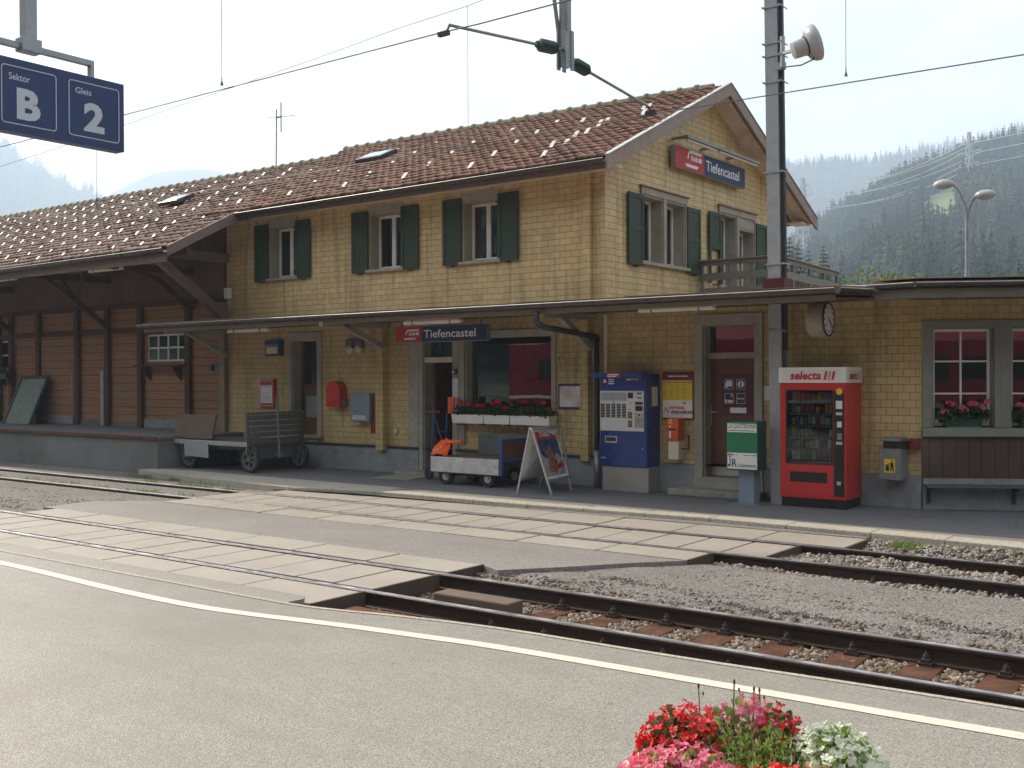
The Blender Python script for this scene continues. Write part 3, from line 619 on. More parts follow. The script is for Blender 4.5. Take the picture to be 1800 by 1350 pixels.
def gutter(parent, pts, r=.07, name='gutter', rim=True):
    mb = MB()
    for a, b_ in zip(pts, pts[1:]):
        a, b_ = Vector(a), Vector(b_); d = (b_-a).normalized(); s = Vector((0, 0, 1)).cross(d).normalized(); m = 8; pr = []
        for i in range(m+1):
            t = math.pi+math.pi*i/m; pr.append((math.cos(t)*r, math.sin(t)*r))
        pr += [(x*.88, z*.88) for x, z in pr[::-1]]
        mb.prism([a+s*x+Vector((0, 0, z)) for x, z in pr], b_-a)
        L_ = (b_-a).length
        for k in range(int(L_/.9)+1): # joints / brackets
            p = a+d*(.45+.9*k)
            if (p-a).length < L_: mb.prism([p+s*x*1.10+Vector((0, 0, z*1.10)) for x, z in pr[:m+1]]+[p+s*(x*1.0)+Vector((0, 0, z*1.0)) for x, z in pr[:m+1][::-1]], d*.02)
    o = P(name, mb, 'gutter', parent)
    if rim:
        q = MB()
        for a, b_ in zip(pts, pts[1:]):
            a, b_ = Vector(a), Vector(b_); d = (b_-a).normalized(); s = Vector((0, 0, 1)).cross(d).normalized()
            q.tube(a-s*r+Vector((0, 0, .004)), b_-s*r+Vector((0, 0, .004)), .006, 6)
        P('gutter_bead', q, 'galv_rim', o)
    return o
M('galv_rim', (.50, .50, .48), .4, .5, sc=8)
def scatter_plates(b, parent):
    n = len(b.v)//8; cs = [sum((Vector(v) for v in b.v[8*i:8*i+8]), Vector())/8 for i in range(n)]
    order = sorted(range(n), key=lambda i: (cs[i]-C0).length); rest = MB(); me = None; og = ORG[parent.name]
    for r, i in enumerate(order):
        if r < 95:
            if me is None:
                q = MB(); q.add([Vector(v)-cs[i] for v in b.v[8*i:8*i+8]], b.f[:6]); me = P('snow_guard_plate', q, 'guard_plate', None, local=True); me.parent = parent; me.location = cs[i]-og; first = me
            else:
                c = first.copy(); COL.objects.link(c); c.parent = parent; c.location = cs[i]-og
        else: rest.add(b.v[8*i:8*i+8], b.f[:6])
    if rest.v: P('snow_guard_plate', rest, 'guard_plate', parent, kind='stuff')
B = T('station_building', 'two-storey yellow shingled station house with green shutters and gabled tile roof', 'building', (-14.2, YF, 0))
XL = -19.05
# upstairs window data: shutter outer edges from the photo
ups = [(-18.06, -16.33), (-15.13, -13.37), (-12.77, -11.05)]
SH = .45
wins = []
for x0, x1 in ups: wins.append((x0+SH, x1-SH, 3.92, 5.02))
# ground floor openings
D1 = (FX(514, 700), FX(559, 700), .66, 2.60)
DE = (FX(745, 700), FX(797, 700), .03, 2.56)
BW = (FX(818, 650), FX(971, 650), 1.24, 2.56)
DW = (FX(1237, 700), FX(1328, 700), .22, 2.62)
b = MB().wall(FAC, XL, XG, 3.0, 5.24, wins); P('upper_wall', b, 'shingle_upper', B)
b = MB().wall(FAC, XL, XG, .50, 3.0, [D1, (DE[0], DE[1], .50, DE[3]), BW]); P('ground_floor_wall', b, 'shingle_front', B)
# plinth
b = MB()
b.fb(FAC, XL+.02, DE[0]-.10, -.28, .05, 0, .485); b.fb(FAC, DE[1]+.10, XG, -.28, .05, 0, .485); P('plinth', b, 'concrete_base', B, bevel=.01)
b = MB(); b.fb(FAC, XL+.02, DE[0]-.10, .05, .075, .47, .515); b.fb(FAC, DE[1]+.10, XG, .05, .075, .47, .515); P('plinth_sill', b, 'dark_steel', B)
# pilasters
for x0, x1, z0, z1, w, lab in ((FX(393), FX(402), .6, 3.0, .12, None), (FX(670), FX(683), .42, 3.0, .17, None), (FX(1027), FX(1041), .42, 3.0, .14, None)):
    b = MB(); b.fb(FAC, x0, x1, .002, w, z0, z1); P('pilaster', b, 'shingle_front' if x0 > -19 else 'post_olive', B, bevel=.008)
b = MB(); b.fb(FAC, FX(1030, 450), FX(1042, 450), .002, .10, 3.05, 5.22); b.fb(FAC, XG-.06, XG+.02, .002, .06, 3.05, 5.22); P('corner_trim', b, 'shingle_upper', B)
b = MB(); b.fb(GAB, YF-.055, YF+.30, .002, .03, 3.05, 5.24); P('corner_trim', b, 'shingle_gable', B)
# gable wall with gable triangle
GW1 = (16.14, 17.72, 3.83, 5.0); GW2 = (19.17, 20.78, 3.6, 5.05)
b = MB().wall(GAB, YF+.004, 22.45, 3.0, 5.24, [GW1, GW2])
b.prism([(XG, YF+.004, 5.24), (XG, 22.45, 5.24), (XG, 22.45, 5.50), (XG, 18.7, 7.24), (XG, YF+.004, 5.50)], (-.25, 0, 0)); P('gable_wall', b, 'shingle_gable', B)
b = MB(); b.box(XL, XG-.02, 22.4, 22.45, 0, 5.4); b.box(XG-.2, XG-.01, 15, 22.4, 0, 3.0); b.box(XL, XL+.05, 15, 22.4, 0, 5.2); P('rear_walls', b, 'shingle_front', B)
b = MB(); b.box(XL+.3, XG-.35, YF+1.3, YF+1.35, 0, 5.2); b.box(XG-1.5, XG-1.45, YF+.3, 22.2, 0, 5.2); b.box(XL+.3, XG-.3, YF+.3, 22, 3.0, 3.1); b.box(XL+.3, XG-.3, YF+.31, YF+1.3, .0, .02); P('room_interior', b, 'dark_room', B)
# roofs
Z_E, ZR_R, ZR_L = 5.27, 7.33, 7.42
main = roof_patch('main_roof', B, (-19.2, 14.30, Z_E), (-8.86, 14.30, Z_E), (-19.2, 18.7, ZR_L), (-8.86, 18.7, ZR_R), 'roof_tile_main', 20)
b = MB().prism([(-8.86, 18.7, ZR_R), (-8.86, 23.1, Z_E), (-8.86, 23.1, Z_E-.06), (-8.86, 18.7, ZR_R-.06)], (-10.3, 0, 0)); P('rear_roof', b, 'roof_tile_main', B)
ridge(main, (-19.15, 18.7, ZR_L+.03), (-8.86, 18.7, ZR_R+.03))
# underside boards
b = MB().prism([(-8.92, 14.42, Z_E-.03), (-8.92, 18.7, ZR_R-.09), (-8.92, 18.7, ZR_R-.13), (-8.92, 14.42, Z_E-.07)], (-.37, 0, 0))
b.prism([(-8.92, 22.98, Z_E-.03), (-8.92, 18.7, ZR_R-.09), (-8.92, 18.7, ZR_R-.13), (-8.92, 22.98, Z_E-.07)][::-1], (-.37, 0, 0))
b.prism([(-8.95, 14.42, Z_E-.02), (-8.95, 14.94, Z_E-.02), (-8.95, 14.94, Z_E-.06), (-8.95, 14.42, Z_E-.06)], (-9.1, 0, 0))
b.box(-9.28, -8.95, 22.5, 23.0, Z_E-.10, Z_E-.06)
P('soffit', b, 'soffit_cream', B)
def barge(parent, y0, z0, y1, z1, x=-8.86, h=.24, th=.045):
    b = MB().prism([(x, y0, z0+.055), (x, y1, z1+.055), (x, y1, z1+.055-h), (x, y0, z0+.055-h)], (th, 0, 0)); P('barge_board', b, 'barge_grey', parent, bevel=.004)
    b = MB().prism([(x-.05, y0, z0+.066), (x-.05, y1, z1+.066), (x-.05, y1, z1+.056), (x-.05, y0, z0+.056)], (th+.07, 0, 0)); P('verge_flashing', b, 'galv_rim', parent)
barge(B, 14.26, Z_E-.01, 18.7, ZR_R+.01); barge(B, 23.14, Z_E-.01, 18.7, ZR_R+.01)
b = MB().box(-18.0, -8.87, 14.30, 14.33, Z_E-.16, Z_E+.0); P('fascia', b, 'fascia_brown', B)
gutter(main, [(-18.0, 14.225, Z_E-.045), (-8.84, 14.225, Z_E-.025)])
b = MB()
for k, x in enumerate(np.arange(-18.6, -9.2, 1.62)):
    for j in range(5):
        v = .14+.155*j; xx = x+.28*j*0+((.5 if j == 4 else 0) if k % 2 else 0)
        zz = Z_E+(ZR_R-Z_E)*v+.075; yy = 14.3+4.4*v
        if xx < -9.4: b.ob((xx, yy, zz), Vector((1, 0, 0)), Vector((0, .68, .73)), Vector((0, -.73, .68)), .042, .105, .008)
for x, v in ((-10.0, .72), (-9.75, .62), (-10.5, .55), (-10.6, .40), (-10.75, .28), (-11.2, .66)):
    b.ob((x, 14.3+4.4*v, Z_E+2.1*v+.08), Vector((1, 0, 0)), Vector((0, .68, .73)), Vector((0, -.73, .68)), .042, .105, .008)
scatter_plates(b, main)
def skylight(parent, p0, p1, y, lab):
    x0, x1 = p0, p1; v = (y-14.3)/4.4; z = Z_E+2.1*v+.04; ay, az = Vector((0, .904, .427)), Vector((0, -.427, .904)); c = Vector(((x0+x1)/2, y, z))+az*.09
    o = P('skylight', MB().ob(c, Vector((1, 0, 0)), ay, az, (x1-x0)/2, .28, .05), 'gutter', parent, label=lab, bevel=.01)
    P('pane', MB().ob(c+az*.052, Vector((1, 0, 0)), ay, az, (x1-x0)/2-.06, .22, .004), 'window_glass', o)
skylight(B, -16.9, -16.1, 17.05, 'small roof window in the taller roof')
# windows upstairs on the front
def upstairs(fr, u0, u1, z0, z1, parent, curtain='curtain', sill=True, lintel=.17, cur=.3):
    w = P('window', MB().fb(fr, u0-.04, u1+.04, .004, .022, z1, z1+lintel-.03), 'stone_grey', parent)
    b = MB()   # reveal lining
    b.fb(fr, u0, u0+.03, -.30, .012, z0, z1-.04); b.fb(fr, u1-.03, u1, -.30, .012, z0, z1-.04); b.fb(fr, u0, u1, -.30, .012, z1-.04, z1)
    P('reveal', b, 'stone_grey', w)
    a, c = u0+.03, u1-.03; m_ = (a+c)/2; zz0, zz1 = z0+.02, z1-.04
    b = MB()
    for s, e in ((a, m_-.002), (m_+.002, c)):
        b.fb(fr, s, s+.045, -.27, -.22, zz0, zz1); b.fb(fr, e-.045, e, -.27, -.22, zz0, zz1); b.fb(fr, s+.045, e-.045, -.27, -.22, zz0, zz0+.05); b.fb(fr, s+.045, e-.045, -.27, -.22, zz1-.05, zz1)
    P('frame', b, 'white_paint', w, bevel=.004)
    P('pane', MB().fb(fr, a+.04, c-.04, -.247, -.243, zz0+.04, zz1-.04), 'window_glass', w)
    if sill: P('sill', MB().fb(fr, u0-.07, u1+.07, -.30, .07, z0-.055, z0), 'stone_grey', w, bevel=.006)
    if curtain:
        b = MB(); O, ux, n = fr
        for s, e in ((a+.03, a+.03+(c-a)*cur), (c-.03-(c-a)*cur, c-.03)):
            k = 26; pts = [O+ux*(s+(e-s)*i/k)+n*(-.33-.018*math.sin(i*1.5)) for i in range(k+1)]
            for p, q in zip(pts, pts[1:]): b.quad(p+Vector((0, 0, zz0)), q+Vector((0, 0, zz0)), q+Vector((0, 0, zz1)), p+Vector((0, 0, zz1)))
        P('curtain', b, curtain, w)
    return w
def shutter(fr, u0, u1, z0, z1, win, panels=2, hole=False, hinge=None):
    b = MB(); st = .07
    if not hole: b.fb(fr, u0+.01, u1-.01, .035, .052, z0+.01, z1-.01)
    else: b.fb(fr, u0+.01, u1-.01, .035, .052, (z0+z1)/2-.02, z1-.01)
    for a, c, d, e in ((u0, u0+st, z0, z1), (u1-st, u1, z0, z1)): b.fb(fr, a, c, .03, .066, d, e)
    zs = [z0, (z0+z1)/2-.03, z1-.085] if panels == 2 else [z0, z1-.085, z0+(z1-z0)*.72]
    for z in zs:
        if hole and z == z0: continue
        b.fb(fr, u0+st, u1-st, .03, .064, z, z+.085)
    o = P('shutter', b, 'shutter_green', win, bevel=.006)
    q = MB(); hx = u0 if hinge == 'l' else u1
    for z in (z0+.15, z1-.15): q.fb(fr, hx-.03, hx+.03, .066, .078, z-.012, z+.012)
    q.fb(fr, (u0+u1)/2-.03, (u0+u1)/2+.03, .0, .09, z0-.03, z0-.012)
    P('hinge', q, 'dark_steel', o); return o
for i, (x0, x1) in enumerate(ups):
    w = upstairs(FAC, x0+SH, x1-SH, 3.92, 5.02, B, 'curtain_red' if i == 2 else 'curtain', cur=.32 if i != 1 else .4)
    w['label'] = ['upper front window nearest the goods shed', 'middle upper front window with white curtains', 'upper front window with red curtain nearest the gable corner'][i]
    shutter(FAC, x0, x0+SH-.01, 3.87, 5.07, w, hinge='r'); shutter(FAC, x1-SH+.01, x1, 3.87, 5.07, w, hinge='l')
for (u0, u1, z0, z1), lab, hole in ((GW1, 'double gable window above the canopy corner', False), (GW2, 'double gable window behind the balcony rail', True)):
    m_ = (u0+u1)/2; w = upstairs(GAB, u0, m_-.05, z0, z1, B, 'curtain', cur=.25, sill=False); w['label'] = lab
    b = MB().fb(GAB, m_-.055, m_+.055, -.3, .035, z0, z1); b.fb(GAB, u0-.06, u1+.06, .022, .04, z1+.0, z1+.12); b.fb(GAB, u0-.06, u0+.01, .003, .038, z0, z1); b.fb(GAB, u1-.01, u1+.06, .003, .038, z0, z1); P('surround', b, 'steel_paint', w, bevel=.004) if False else P('surround', b, 'stone_grey', w, bevel=.004)
    P('drip_board', MB().fb(GAB, u0-.10, u1+.10, .0, .08, z1+.125, z1+.145), 'barge_grey', w)
    w2 = upstairs(GAB, m_+.05, u1, z0, z1-(.22 if hole else 0), B, 'curtain', cur=.25, sill=False)
    if hole: P('panel', MB().fb(GAB, m_+.05, u1, -.3, .01, z1-.2, z1), 'stone_grey', w2)
    P('sill', MB().fb(GAB, u0-.1, u1+.1, -.02, .08, z0-.06, z0), 'stone_grey', w, bevel=.006)
    zt = 4.97 if not hole else 5.0; zb = 3.74 if not hole else 3.62
    shutter(GAB, u0-.53, u0-.02, zb, zt, w, hole=hole, hinge='r'); shutter(GAB, u1+.02, u1+.55, zb, zt, w2, hinge='l')
# ground floor left tall window-door
fr = FAC
def door_set(name, u0, u1, z0, z1, label): 
    w = P(name, MB().fb(fr, u0-.10, u1+.13, .003, .038, z1, z1+.16), 'stone_grey', B, label=label, bevel=.004)
    b = MB().fb(fr, u0-.10, u0, -.01, .035, z0, z1-.001); b.fb(fr, u1, u1+.13, -.01, .035, z0, z1-.001); b.fb(fr, u0, u0+.02, -.30, .0, z0, z1); b.fb(fr, u1-.02, u1, -.30, .0, z0, z1); b.fb(fr, u0, u1, -.30, 0, z1-.02, z1)
    P('frame', b, 'stone_grey', w, bevel=.004); return w
d1 = door_set('door', D1[0], D1[1], D1[2], D1[3], 'narrow half-glazed brown door on the left of the front')
b = MB().fb(fr, D1[0]+.02, D1[1]-.02, -.28, -.24, D1[2], D1[2]+.95); b.fb(fr, D1[0]+.02, D1[0]+.09, -.28, -.24, D1[2], D1[3]); b.fb(fr, D1[1]-.09, D1[1]-.02, -.28, -.24, D1[2], D1[3]); b.fb(fr, D1[0], D1[1], -.28, -.24, 1.60, 1.68)
P('leaf', b, 'wood_door', d1, bevel=.004); P('pane', MB().fb(fr, D1[0]+.09, D1[1]-.09, -.262, -.258, 1.68, D1[3]-.03), 'window_glass', d1)
P('notice', MB().fb(fr, D1[0]+.16, D1[1]-.13, -.24, -.236, 1.0, 1.45), 'concrete_base', d1); P('threshold', MB().fb(fr, D1[0]-.1, D1[1]+.16, -.3, .09, D1[2]-.06, D1[2]), 'stone_step', d1)
# entrance
de = door_set('entrance_door', DE[0], DE[1], .0, DE[3], 'open entrance with a glazed transom under the station name board')
P('transom_bar', MB().fb(fr, DE[0]+.02, DE[1]-.02, -.28, .0, 2.10, 2.20), 'cream_paint', de, bevel=.004)
P('transom_pane', MB().fb(fr, DE[0]+.02, DE[1]-.02, -.2, -.196, 2.20, DE[3]-.02), 'window_glass', de)
b = MB().box(DE[0]+.03, DE[0]+.08, YF+.25, YF+1.0, .1, 2.08); P('open_leaf', b, 'wood_door', de, bevel=.004)
P('step', MB().fb(fr, DE[0]-.40, DE[1]+.05, .05, .42, 0, .09), 'stone_step', de, bevel=.015)
b = MB().fb(fr, DE[0]-.34, DE[0]-.101, -.02, .044, .0, 2.70); P('post', b, 'stone_grey', de, bevel=.005)
# big shop window
bwn = P('shop_window', MB().fb(fr, BW[0]-.10, BW[1]+.09, .003, .04, BW[3], BW[3]+.10), 'stone_grey', B, label='wide ground floor window with geranium troughs', bevel=.004)
b = MB().fb(fr, BW[0]-.14, BW[0], -.02, .04, .6, BW[3]); b.fb(fr, BW[1], BW[1]+.09, -.02, .04, 1.05, BW[3]); b.fb(fr, BW[0], BW[0]+.03, -.22, 0, BW[2], BW[3]); b.fb(fr, BW[1]-.03, BW[1], -.22, 0, BW[2], BW[3]); b.fb(fr, BW[0], BW[1], -.22, 0, BW[3]-.03, BW[3]); b.fb(fr, BW[0], BW[1], -.22, .05, BW[2]-.06, BW[2])
P('frame', b, 'stone_grey', bwn, bevel=.004); P('pane', MB().fb(fr, BW[0]+.03, BW[1]-.03, -.17, -.166, BW[2], BW[3]-.03), 'window_glass', bwn)
# canopy along the front
CY, CZ = 13.17, 2.90
XC0, XC1 = -19.6, -4.78
b = MB().prism([(XC0, CY, CZ-.04), (XC1, CY, CZ-.04), (-4.55, 13.72, CZ-.04), (-4.30, YF-.005, CZ+.10), (XC0, YF-.005, CZ+.10)], (0, 0, .05))
can = P('canopy', b, 'fascia_brown', B, label='long flat canopy over the platform front')
b = MB().prism([(XC0+.05, CY+.06, CZ-.10), (XC1-.05, CY+.06, CZ-.10), (-4.5, 13.75, CZ-.10), (-4.4, YF-.01, CZ-.02), (XC0+.05, YF-.01, CZ-.02)], (0, 0, .03)); P('soffit_boards', b, 'soffit_brown', can)
b = MB().box(XC0+.04, XC1-.02, CY+.03, CY+.055, CZ-.115, CZ-.03); P('fascia', b, 'fascia_beige', can)
b = MB()
x = XC0
while x < XC1: 
    x2 = min(x+1.95, XC1); b.prism([(x, CY+.02, CZ+.075), (x2, CY+.02, CZ+.06), (x2, YF-.01, CZ+.16), (x, YF-.01, CZ+.175)], (0, 0, .010)); x = x2
b.prism([(XC1, CY+.02, CZ+.065), (-4.53, 13.72, CZ+.065), (-4.3, YF-.01, CZ+.16), (XC1, YF-.01, CZ+.165)], (0, 0, .010)); P('roof_sheet', b, 'copper_edge', can)
b = MB().prism([(XC0, CY+.03, CZ+.0), (XC1, CY+.03, CZ+.0), (-4.40, 13.73, CZ), (-4.4, 13.76, CZ), (XC1, CY+.06, CZ), (XC0, CY+.06, CZ)], (0, 0, .07)); P('edge_board', b, 'fascia_brown', can)
gutter(can, [(XC0, CY-.04, CZ+.03), (XC1+.02, CY-.04, CZ+.03), (-4.53, 13.66, CZ+.03)], r=.078)
for px, pz, qx, qz in ((676, 612, 603, 570), (1037, 612, 985, 562), (400, 625, 330, 583)):
    a = ony(px, pz, YF-.15); c = onx(qx, qz, a.x); c.z = CZ-.11; b = MB().bar(a, c, .10, .10); b.bar(c-Vector((0, .55, -.0)), (c.x, YF-.03, CZ-.085), .10, .09)
    P('strut', b, 'stone_grey', can, bevel=.008)
# downpipe
g0 = ony(943, 548, CY-.04); q = [g0, ony(943, 566, CY-.04)]; c = ony(1049, 592, YF-.14); q += [Vector((q[1].x+.06, q[1].y+.05, q[1].z-.07)), c, Vector((c.x, c.y, .06))]
P('downpipe', MB().path(q, .045, 10), 'dark_steel', B, smooth=True)
P('pipe_guard', MB().tube((c.x, c.y, 0), (c.x, c.y, .62), .052, 12), 'steel_grey', B, smooth=True)
a = FX(1067); P('conduit', MB().box(a-.03, a+.03, YF-.05, YF-.002, .5, 2.85), 'cream_paint', B)
# ============================================================ WING
Wg = T('waiting_room_wing', 'single-storey yellow waiting room wing with flat roof and bay of grey windows', 'building', (-5, YF, 0))
WW = [(.135, .93, 1.12, 2.475), (1.15, 1.94, 1.12, 2.475), (2.16, 2.95, 1.12, 2.475), (3.2, 4.0, 1.12, 2.475)]
b = MB().wall(FAC, XG+.002, W0.x, .46, 2.98, [(DW[0], DW[1], .46, DW[3])]); P('front_wall', b, 'shingle_front', Wg)
b = MB().wall(WNG, 0, 7, 1.05, 2.98, WW); P('bay_wall', b, 'shingle_wing', Wg)
b = MB().fb(FAC, XG+.01, DW[0]-.01, -.28, .035, 0, .455); b.fb(FAC, DW[1]+.01, W0.x-.002, -.28, .035, 0, .455); b.fb(WNG, .01, 7, -.28, .035, 0, .43); P('plinth', b, 'concrete_base', Wg, bevel=.008)
b = MB().fb(WNG, -.004, 7, -.28, .03, .435, 1.0); P('board_panel', b, 'wing_boards', Wg)
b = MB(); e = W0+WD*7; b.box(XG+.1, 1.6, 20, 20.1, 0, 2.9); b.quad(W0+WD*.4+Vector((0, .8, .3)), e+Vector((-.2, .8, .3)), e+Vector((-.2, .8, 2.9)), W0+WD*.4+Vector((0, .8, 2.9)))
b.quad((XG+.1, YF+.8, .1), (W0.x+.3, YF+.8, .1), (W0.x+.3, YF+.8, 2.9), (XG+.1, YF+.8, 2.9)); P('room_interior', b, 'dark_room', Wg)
# roof of wing: follows the bay with 1.1 m overhang
nW = Vector((WD.y, -WD.x, 0)); q0 = Vector((-4.56, 13.76, 0)); q1 = Vector((-3.95, 13.68, 0)); q2 = q1+WD*8.2
tops = [(q0.x, q0.y), (q1.x, q1.y), (q2.x, q2.y), (q2.x+.5, 24), (XG+.02, 24), (XG+.02, YF+.01), (-4.30, YF+.01)]
def off(pts, k): return [(x, y+k) if i < 3 else (x, y) for i, (x, y) in enumerate(pts)]
b = MB().prism([(x, y, 2.99) for x, y in off(tops, .05)], (0, 0, .03)); rf = P('roof', b, 'fascia_brown', Wg)
b = MB().prism([(x, y, 3.045) for x, y in off(tops, -.0)], (0, 0, .012)); P('roof_sheet', b, 'copper_edge', rf)
b = MB().prism([(x, y, 2.86) for x, y in off(tops, .10)], (0, 0, .03)); P('soffit_boards', b, 'soffit_brown', rf)
b = MB()
for p, s in ((q0, q1), (q1, q2)): 
    d_ = (s-p).normalized(); nn = Vector((d_.y, -d_.x, 0)); b.prism([p-nn*.04+Vector((0, 0, 2.80)), s-nn*.04+Vector((0, 0, 2.80)), s-nn*.04+Vector((0, 0, 2.92)), p-nn*.04+Vector((0, 0, 2.92))], nn*.03)
P('fascia', b, 'fascia_olive', rf)
gutter(rf, [(q0.x, q0.y-.03, 2.985), (q1.x, q1.y-.03, 2.985), (q2.x, q2.y-.03, 2.985)], r=.06)
def bay_window(u0, u1, z0, z1, label):
    fr = WNG; w = P('window', MB().fb(fr, u0-.135, u0, .003, .045, z0, z1+.10), 'green_grey', Wg, label=label, bevel=.004)
    b = MB().fb(fr, u0, u1+.085, .003, .045, z1, z1+.10); b.fb(fr, u1, u1+.085, .003, .045, z0, z1); b.fb(fr, u0, u0+.02, -.14, .0, z0, z1); b.fb(fr, u1-.02, u1, -.14, 0, z0, z1); b.fb(fr, u0, u1, -.14, 0, z1-.015, z1)
    P('casing', b, 'green_grey', w, bevel=.004)
    a, c = u0+.02, u1-.02; m_ = (a+c)/2; b = MB(); zz0, zz1 = z0+.02, z1-.015
    b.fb(fr, a, a+.035, -.13, -.09, zz0, zz1); b.fb(fr, c-.035, c, -.13, -.09, zz0, zz1); b.fb(fr, a+.035, c-.035, -.13, -.09, zz0, zz0+.04); b.fb(fr, a+.035, c-.035, -.13, -.09, zz1-.035, zz1)
    b.fb(fr, m_-.013, m_+.013, -.125, -.095, zz0+.04, zz1-.035)
    for k in (1, 2): z = zz0+(zz1-zz0)*k/3; b.fb(fr, a+.035, m_-.013, -.122, -.098, z-.012, z+.012); b.fb(fr, m_+.013, c-.035, -.122, -.098, z-.012, z+.012)
    P('frame', b, 'white_paint', w, bevel=.003); P('pane', MB().fb(fr, a+.03, c-.03, -.112, -.108, zz0+.03, zz1-.03), 'window_glass', w)
for i, q in enumerate(WW): bay_window(*q, ['left bay window with muntins and pink geraniums', 'second bay window, cut by the picture edge', 'third bay window', 'fourth bay window'][i])
P('sill', MB().fb(WNG, -.01, 7, -.10, .10, 1.0, 1.115), 'green_grey', Wg, bevel=.008)
dw = P('door', MB().fb(FAC, DW[0]-.14, DW[1]+.13, .003, .054, DW[3], DW[3]+.16), 'stone_grey', Wg, label='brown wooden wing door with information stickers', bevel=.006)
b = MB().fb(FAC, DW[0]-.14, DW[0], -.02, .05, .05, DW[3]-.001); b.fb(FAC, DW[1], DW[1]+.13, -.02, .05, .05, DW[3]-.001); b.fb(FAC, DW[0], DW[0]+.02, -.3, 0, .2, DW[3]); b.fb(FAC, DW[0]+.02, DW[1]-.02, -.3, 0, DW[3]-.02, DW[3]); b.fb(FAC, DW[1]-.02, DW[1], -.3, 0, .2, DW[3]); P('frame', b, 'stone_grey', dw, bevel=.005)
P('transom_bar', MB().fb(FAC, DW[0]+.02, DW[1]-.02, -.27, -.12, 2.10, 2.19), 'stone_grey', dw); P('transom_pane', MB().fb(FAC, DW[0]+.02, DW[1]-.02, -.2, -.196, 2.19, DW[3]-.02), 'window_glass', dw)
lf = P('leaf', MB().fb(FAC, DW[0]+.02, DW[1]-.02, -.26, -.21, .42, 2.10), 'wood_door', dw, bevel=.004); P('kick_plate', MB().fb(FAC, DW[0]+.02, DW[1]-.02, -.26, -.20, .28, .42), 'alu', dw)
hx = FX(1249, 745, YF+.2); b = MB().box(hx-.02, hx+.02, YF+.195, YF+.21, 1.05, 1.38); b.tube((hx, YF+.20, 1.27), (hx, YF+.15, 1.27), .012); b.tube((hx, YF+.155, 1.27), (hx+.12, YF+.155, 1.27), .011); P('handle', b, 'alu', dw)
b = MB().fb(FAC, DW[0]-.145, DW[1]+.145, -.25, .062, .10, .27); P('threshold', b, 'stone_grey', dw, bevel=.01)
P('step', MB().fb(FAC, FX(1195, 866)-.0, DW[1]+.18, .037, .42, 0, .11), 'stone_step', dw, bevel=.02)
sx0, sx1 = FX(1270, 700, YF+.2), FX(1318, 700, YF+.2)
pn = P('notice_panel', MB().fb(FAC, sx0-.01, sx1+.03, -.21, -.204, FZ(1290, 738), FZ(1290, 656)), 'red_dark', dw) if False else None
M('maroon', (.085, .012, .02), .4); P('notice_panel', MB().fb(FAC, sx0-.02, sx1+.05, -.21, -.204, 1.22, 1.86), 'maroon', dw)
b = MB(); gl_ = MB(); ys = YF+.2
cx = [(FX(1273, 680, ys), FX(1290, 680, ys)), (FX(1294, 680, ys), FX(1311, 680, ys))]; cz = [(1.62, 1.79), (1.40, 1.57)]
for a, c in cx:
    for d_, e_ in cz: b.box(a, c, ys-.001, ys+.003, d_, e_)
P('pictogram_stickers', b, 'blue_sign', dw)
def disc(mb, x, z, r, y, n=18): mb.add([(x+r*math.cos(2*math.pi*i/n), y, z+r*math.sin(2*math.pi*i/n)) for i in range(n)][::1], [tuple(range(n))])
for a, c in cx:
    for d_, e_ in cz:
        for (p, q_, r, s) in ((a+.008, c-.008, d_+.006, d_+.011), (a+.008, c-.008, e_-.011, e_-.006), (a+.006, a+.011, d_+.008, e_-.008), (c-.011, c-.006, d_+.008, e_-.008)): gl_.box(p, q_, ys-.004, ys-.002, r, s)
(a, c), (a2, c2) = cx; (d_, e_), (d3_, e3) = cz
disc(gl_, (a2+c2)/2, (d_+e_)/2, .055, ys-.0035); gl_.box(a+.035, c-.03, ys-.004, ys-.002, d_+.05, e_-.03); gl_.box(a+.02, a+.06, ys-.0042, ys-.0022, d_+.03, d_+.10)
gl_.box(a+.02, a+.045, ys-.004, ys-.002, d3_+.02, d3_+.07); gl_.box(a+.06, c-.02, ys-.004, ys-.002, d3_+.02, d3_+.06); disc(gl_, c-.035, e3-.04, .016, ys-.0035); gl_.box(a2+.02, c2-.03, ys-.004, ys-.002, d3_+.075, d3_+.09)
gl_.box((a+c)/2+.02, (a2+c2)/2+.09, ys-.008, ys-.0055, 1.26, 1.345); P('white_symbols', gl_, 'lettering', dw)
g2 = MB(); txt(g2, 'i', ((a2+c2)/2-.014, ys-.004, d_+.035), (1, 0, 0), (0, 0, 1), h=.09, bold=.03); P('info_letter', g2, 'lettering_black', dw)
g2 = MB().bar((a2+.02, ys-.005, e3-.03), (c2-.02, ys-.005, d3_+.02), .004, .014, up=(0, 1, 0)); P('red_bar', g2, 'lettering_red', dw)
# balcony on the wing roof
Bal = T('balcony', 'grey wooden roof balcony with slatted rails beside the gable', 'balcony', (-8.5, 18.3, 3.05))
b = MB()
def rail_run(b, p, q, zs, w=.04):
    for z0, z1 in zs: b.bar((p[0], p[1], (z0+z1)/2), (q[0], q[1], (z0+z1)/2), w, z1-z0)
zs = [(3.90, 3.99), (3.62, 3.76), (3.34, 3.48)]
rail_run(b, (XG+.03, 18.27), (-7.72, 18.22), zs); rail_run(b, (-7.72, 18.22), (-7.98, 22.1), zs); P('rails', b, 'green_grey', Bal, bevel=.004)
for x, y in ((-9.22, 18.3), (-8.65, 18.28), (-8.2, 18.27), (-7.74, 18.26), (-7.80, 19.2), (-7.86, 20.2), (-7.92, 21.1), (-7.97, 22.0)): P('post', MB().box(x-.03, x+.03, y-.03, y+.03, 3.04, 3.92), 'green_grey', Bal)
b = MB()
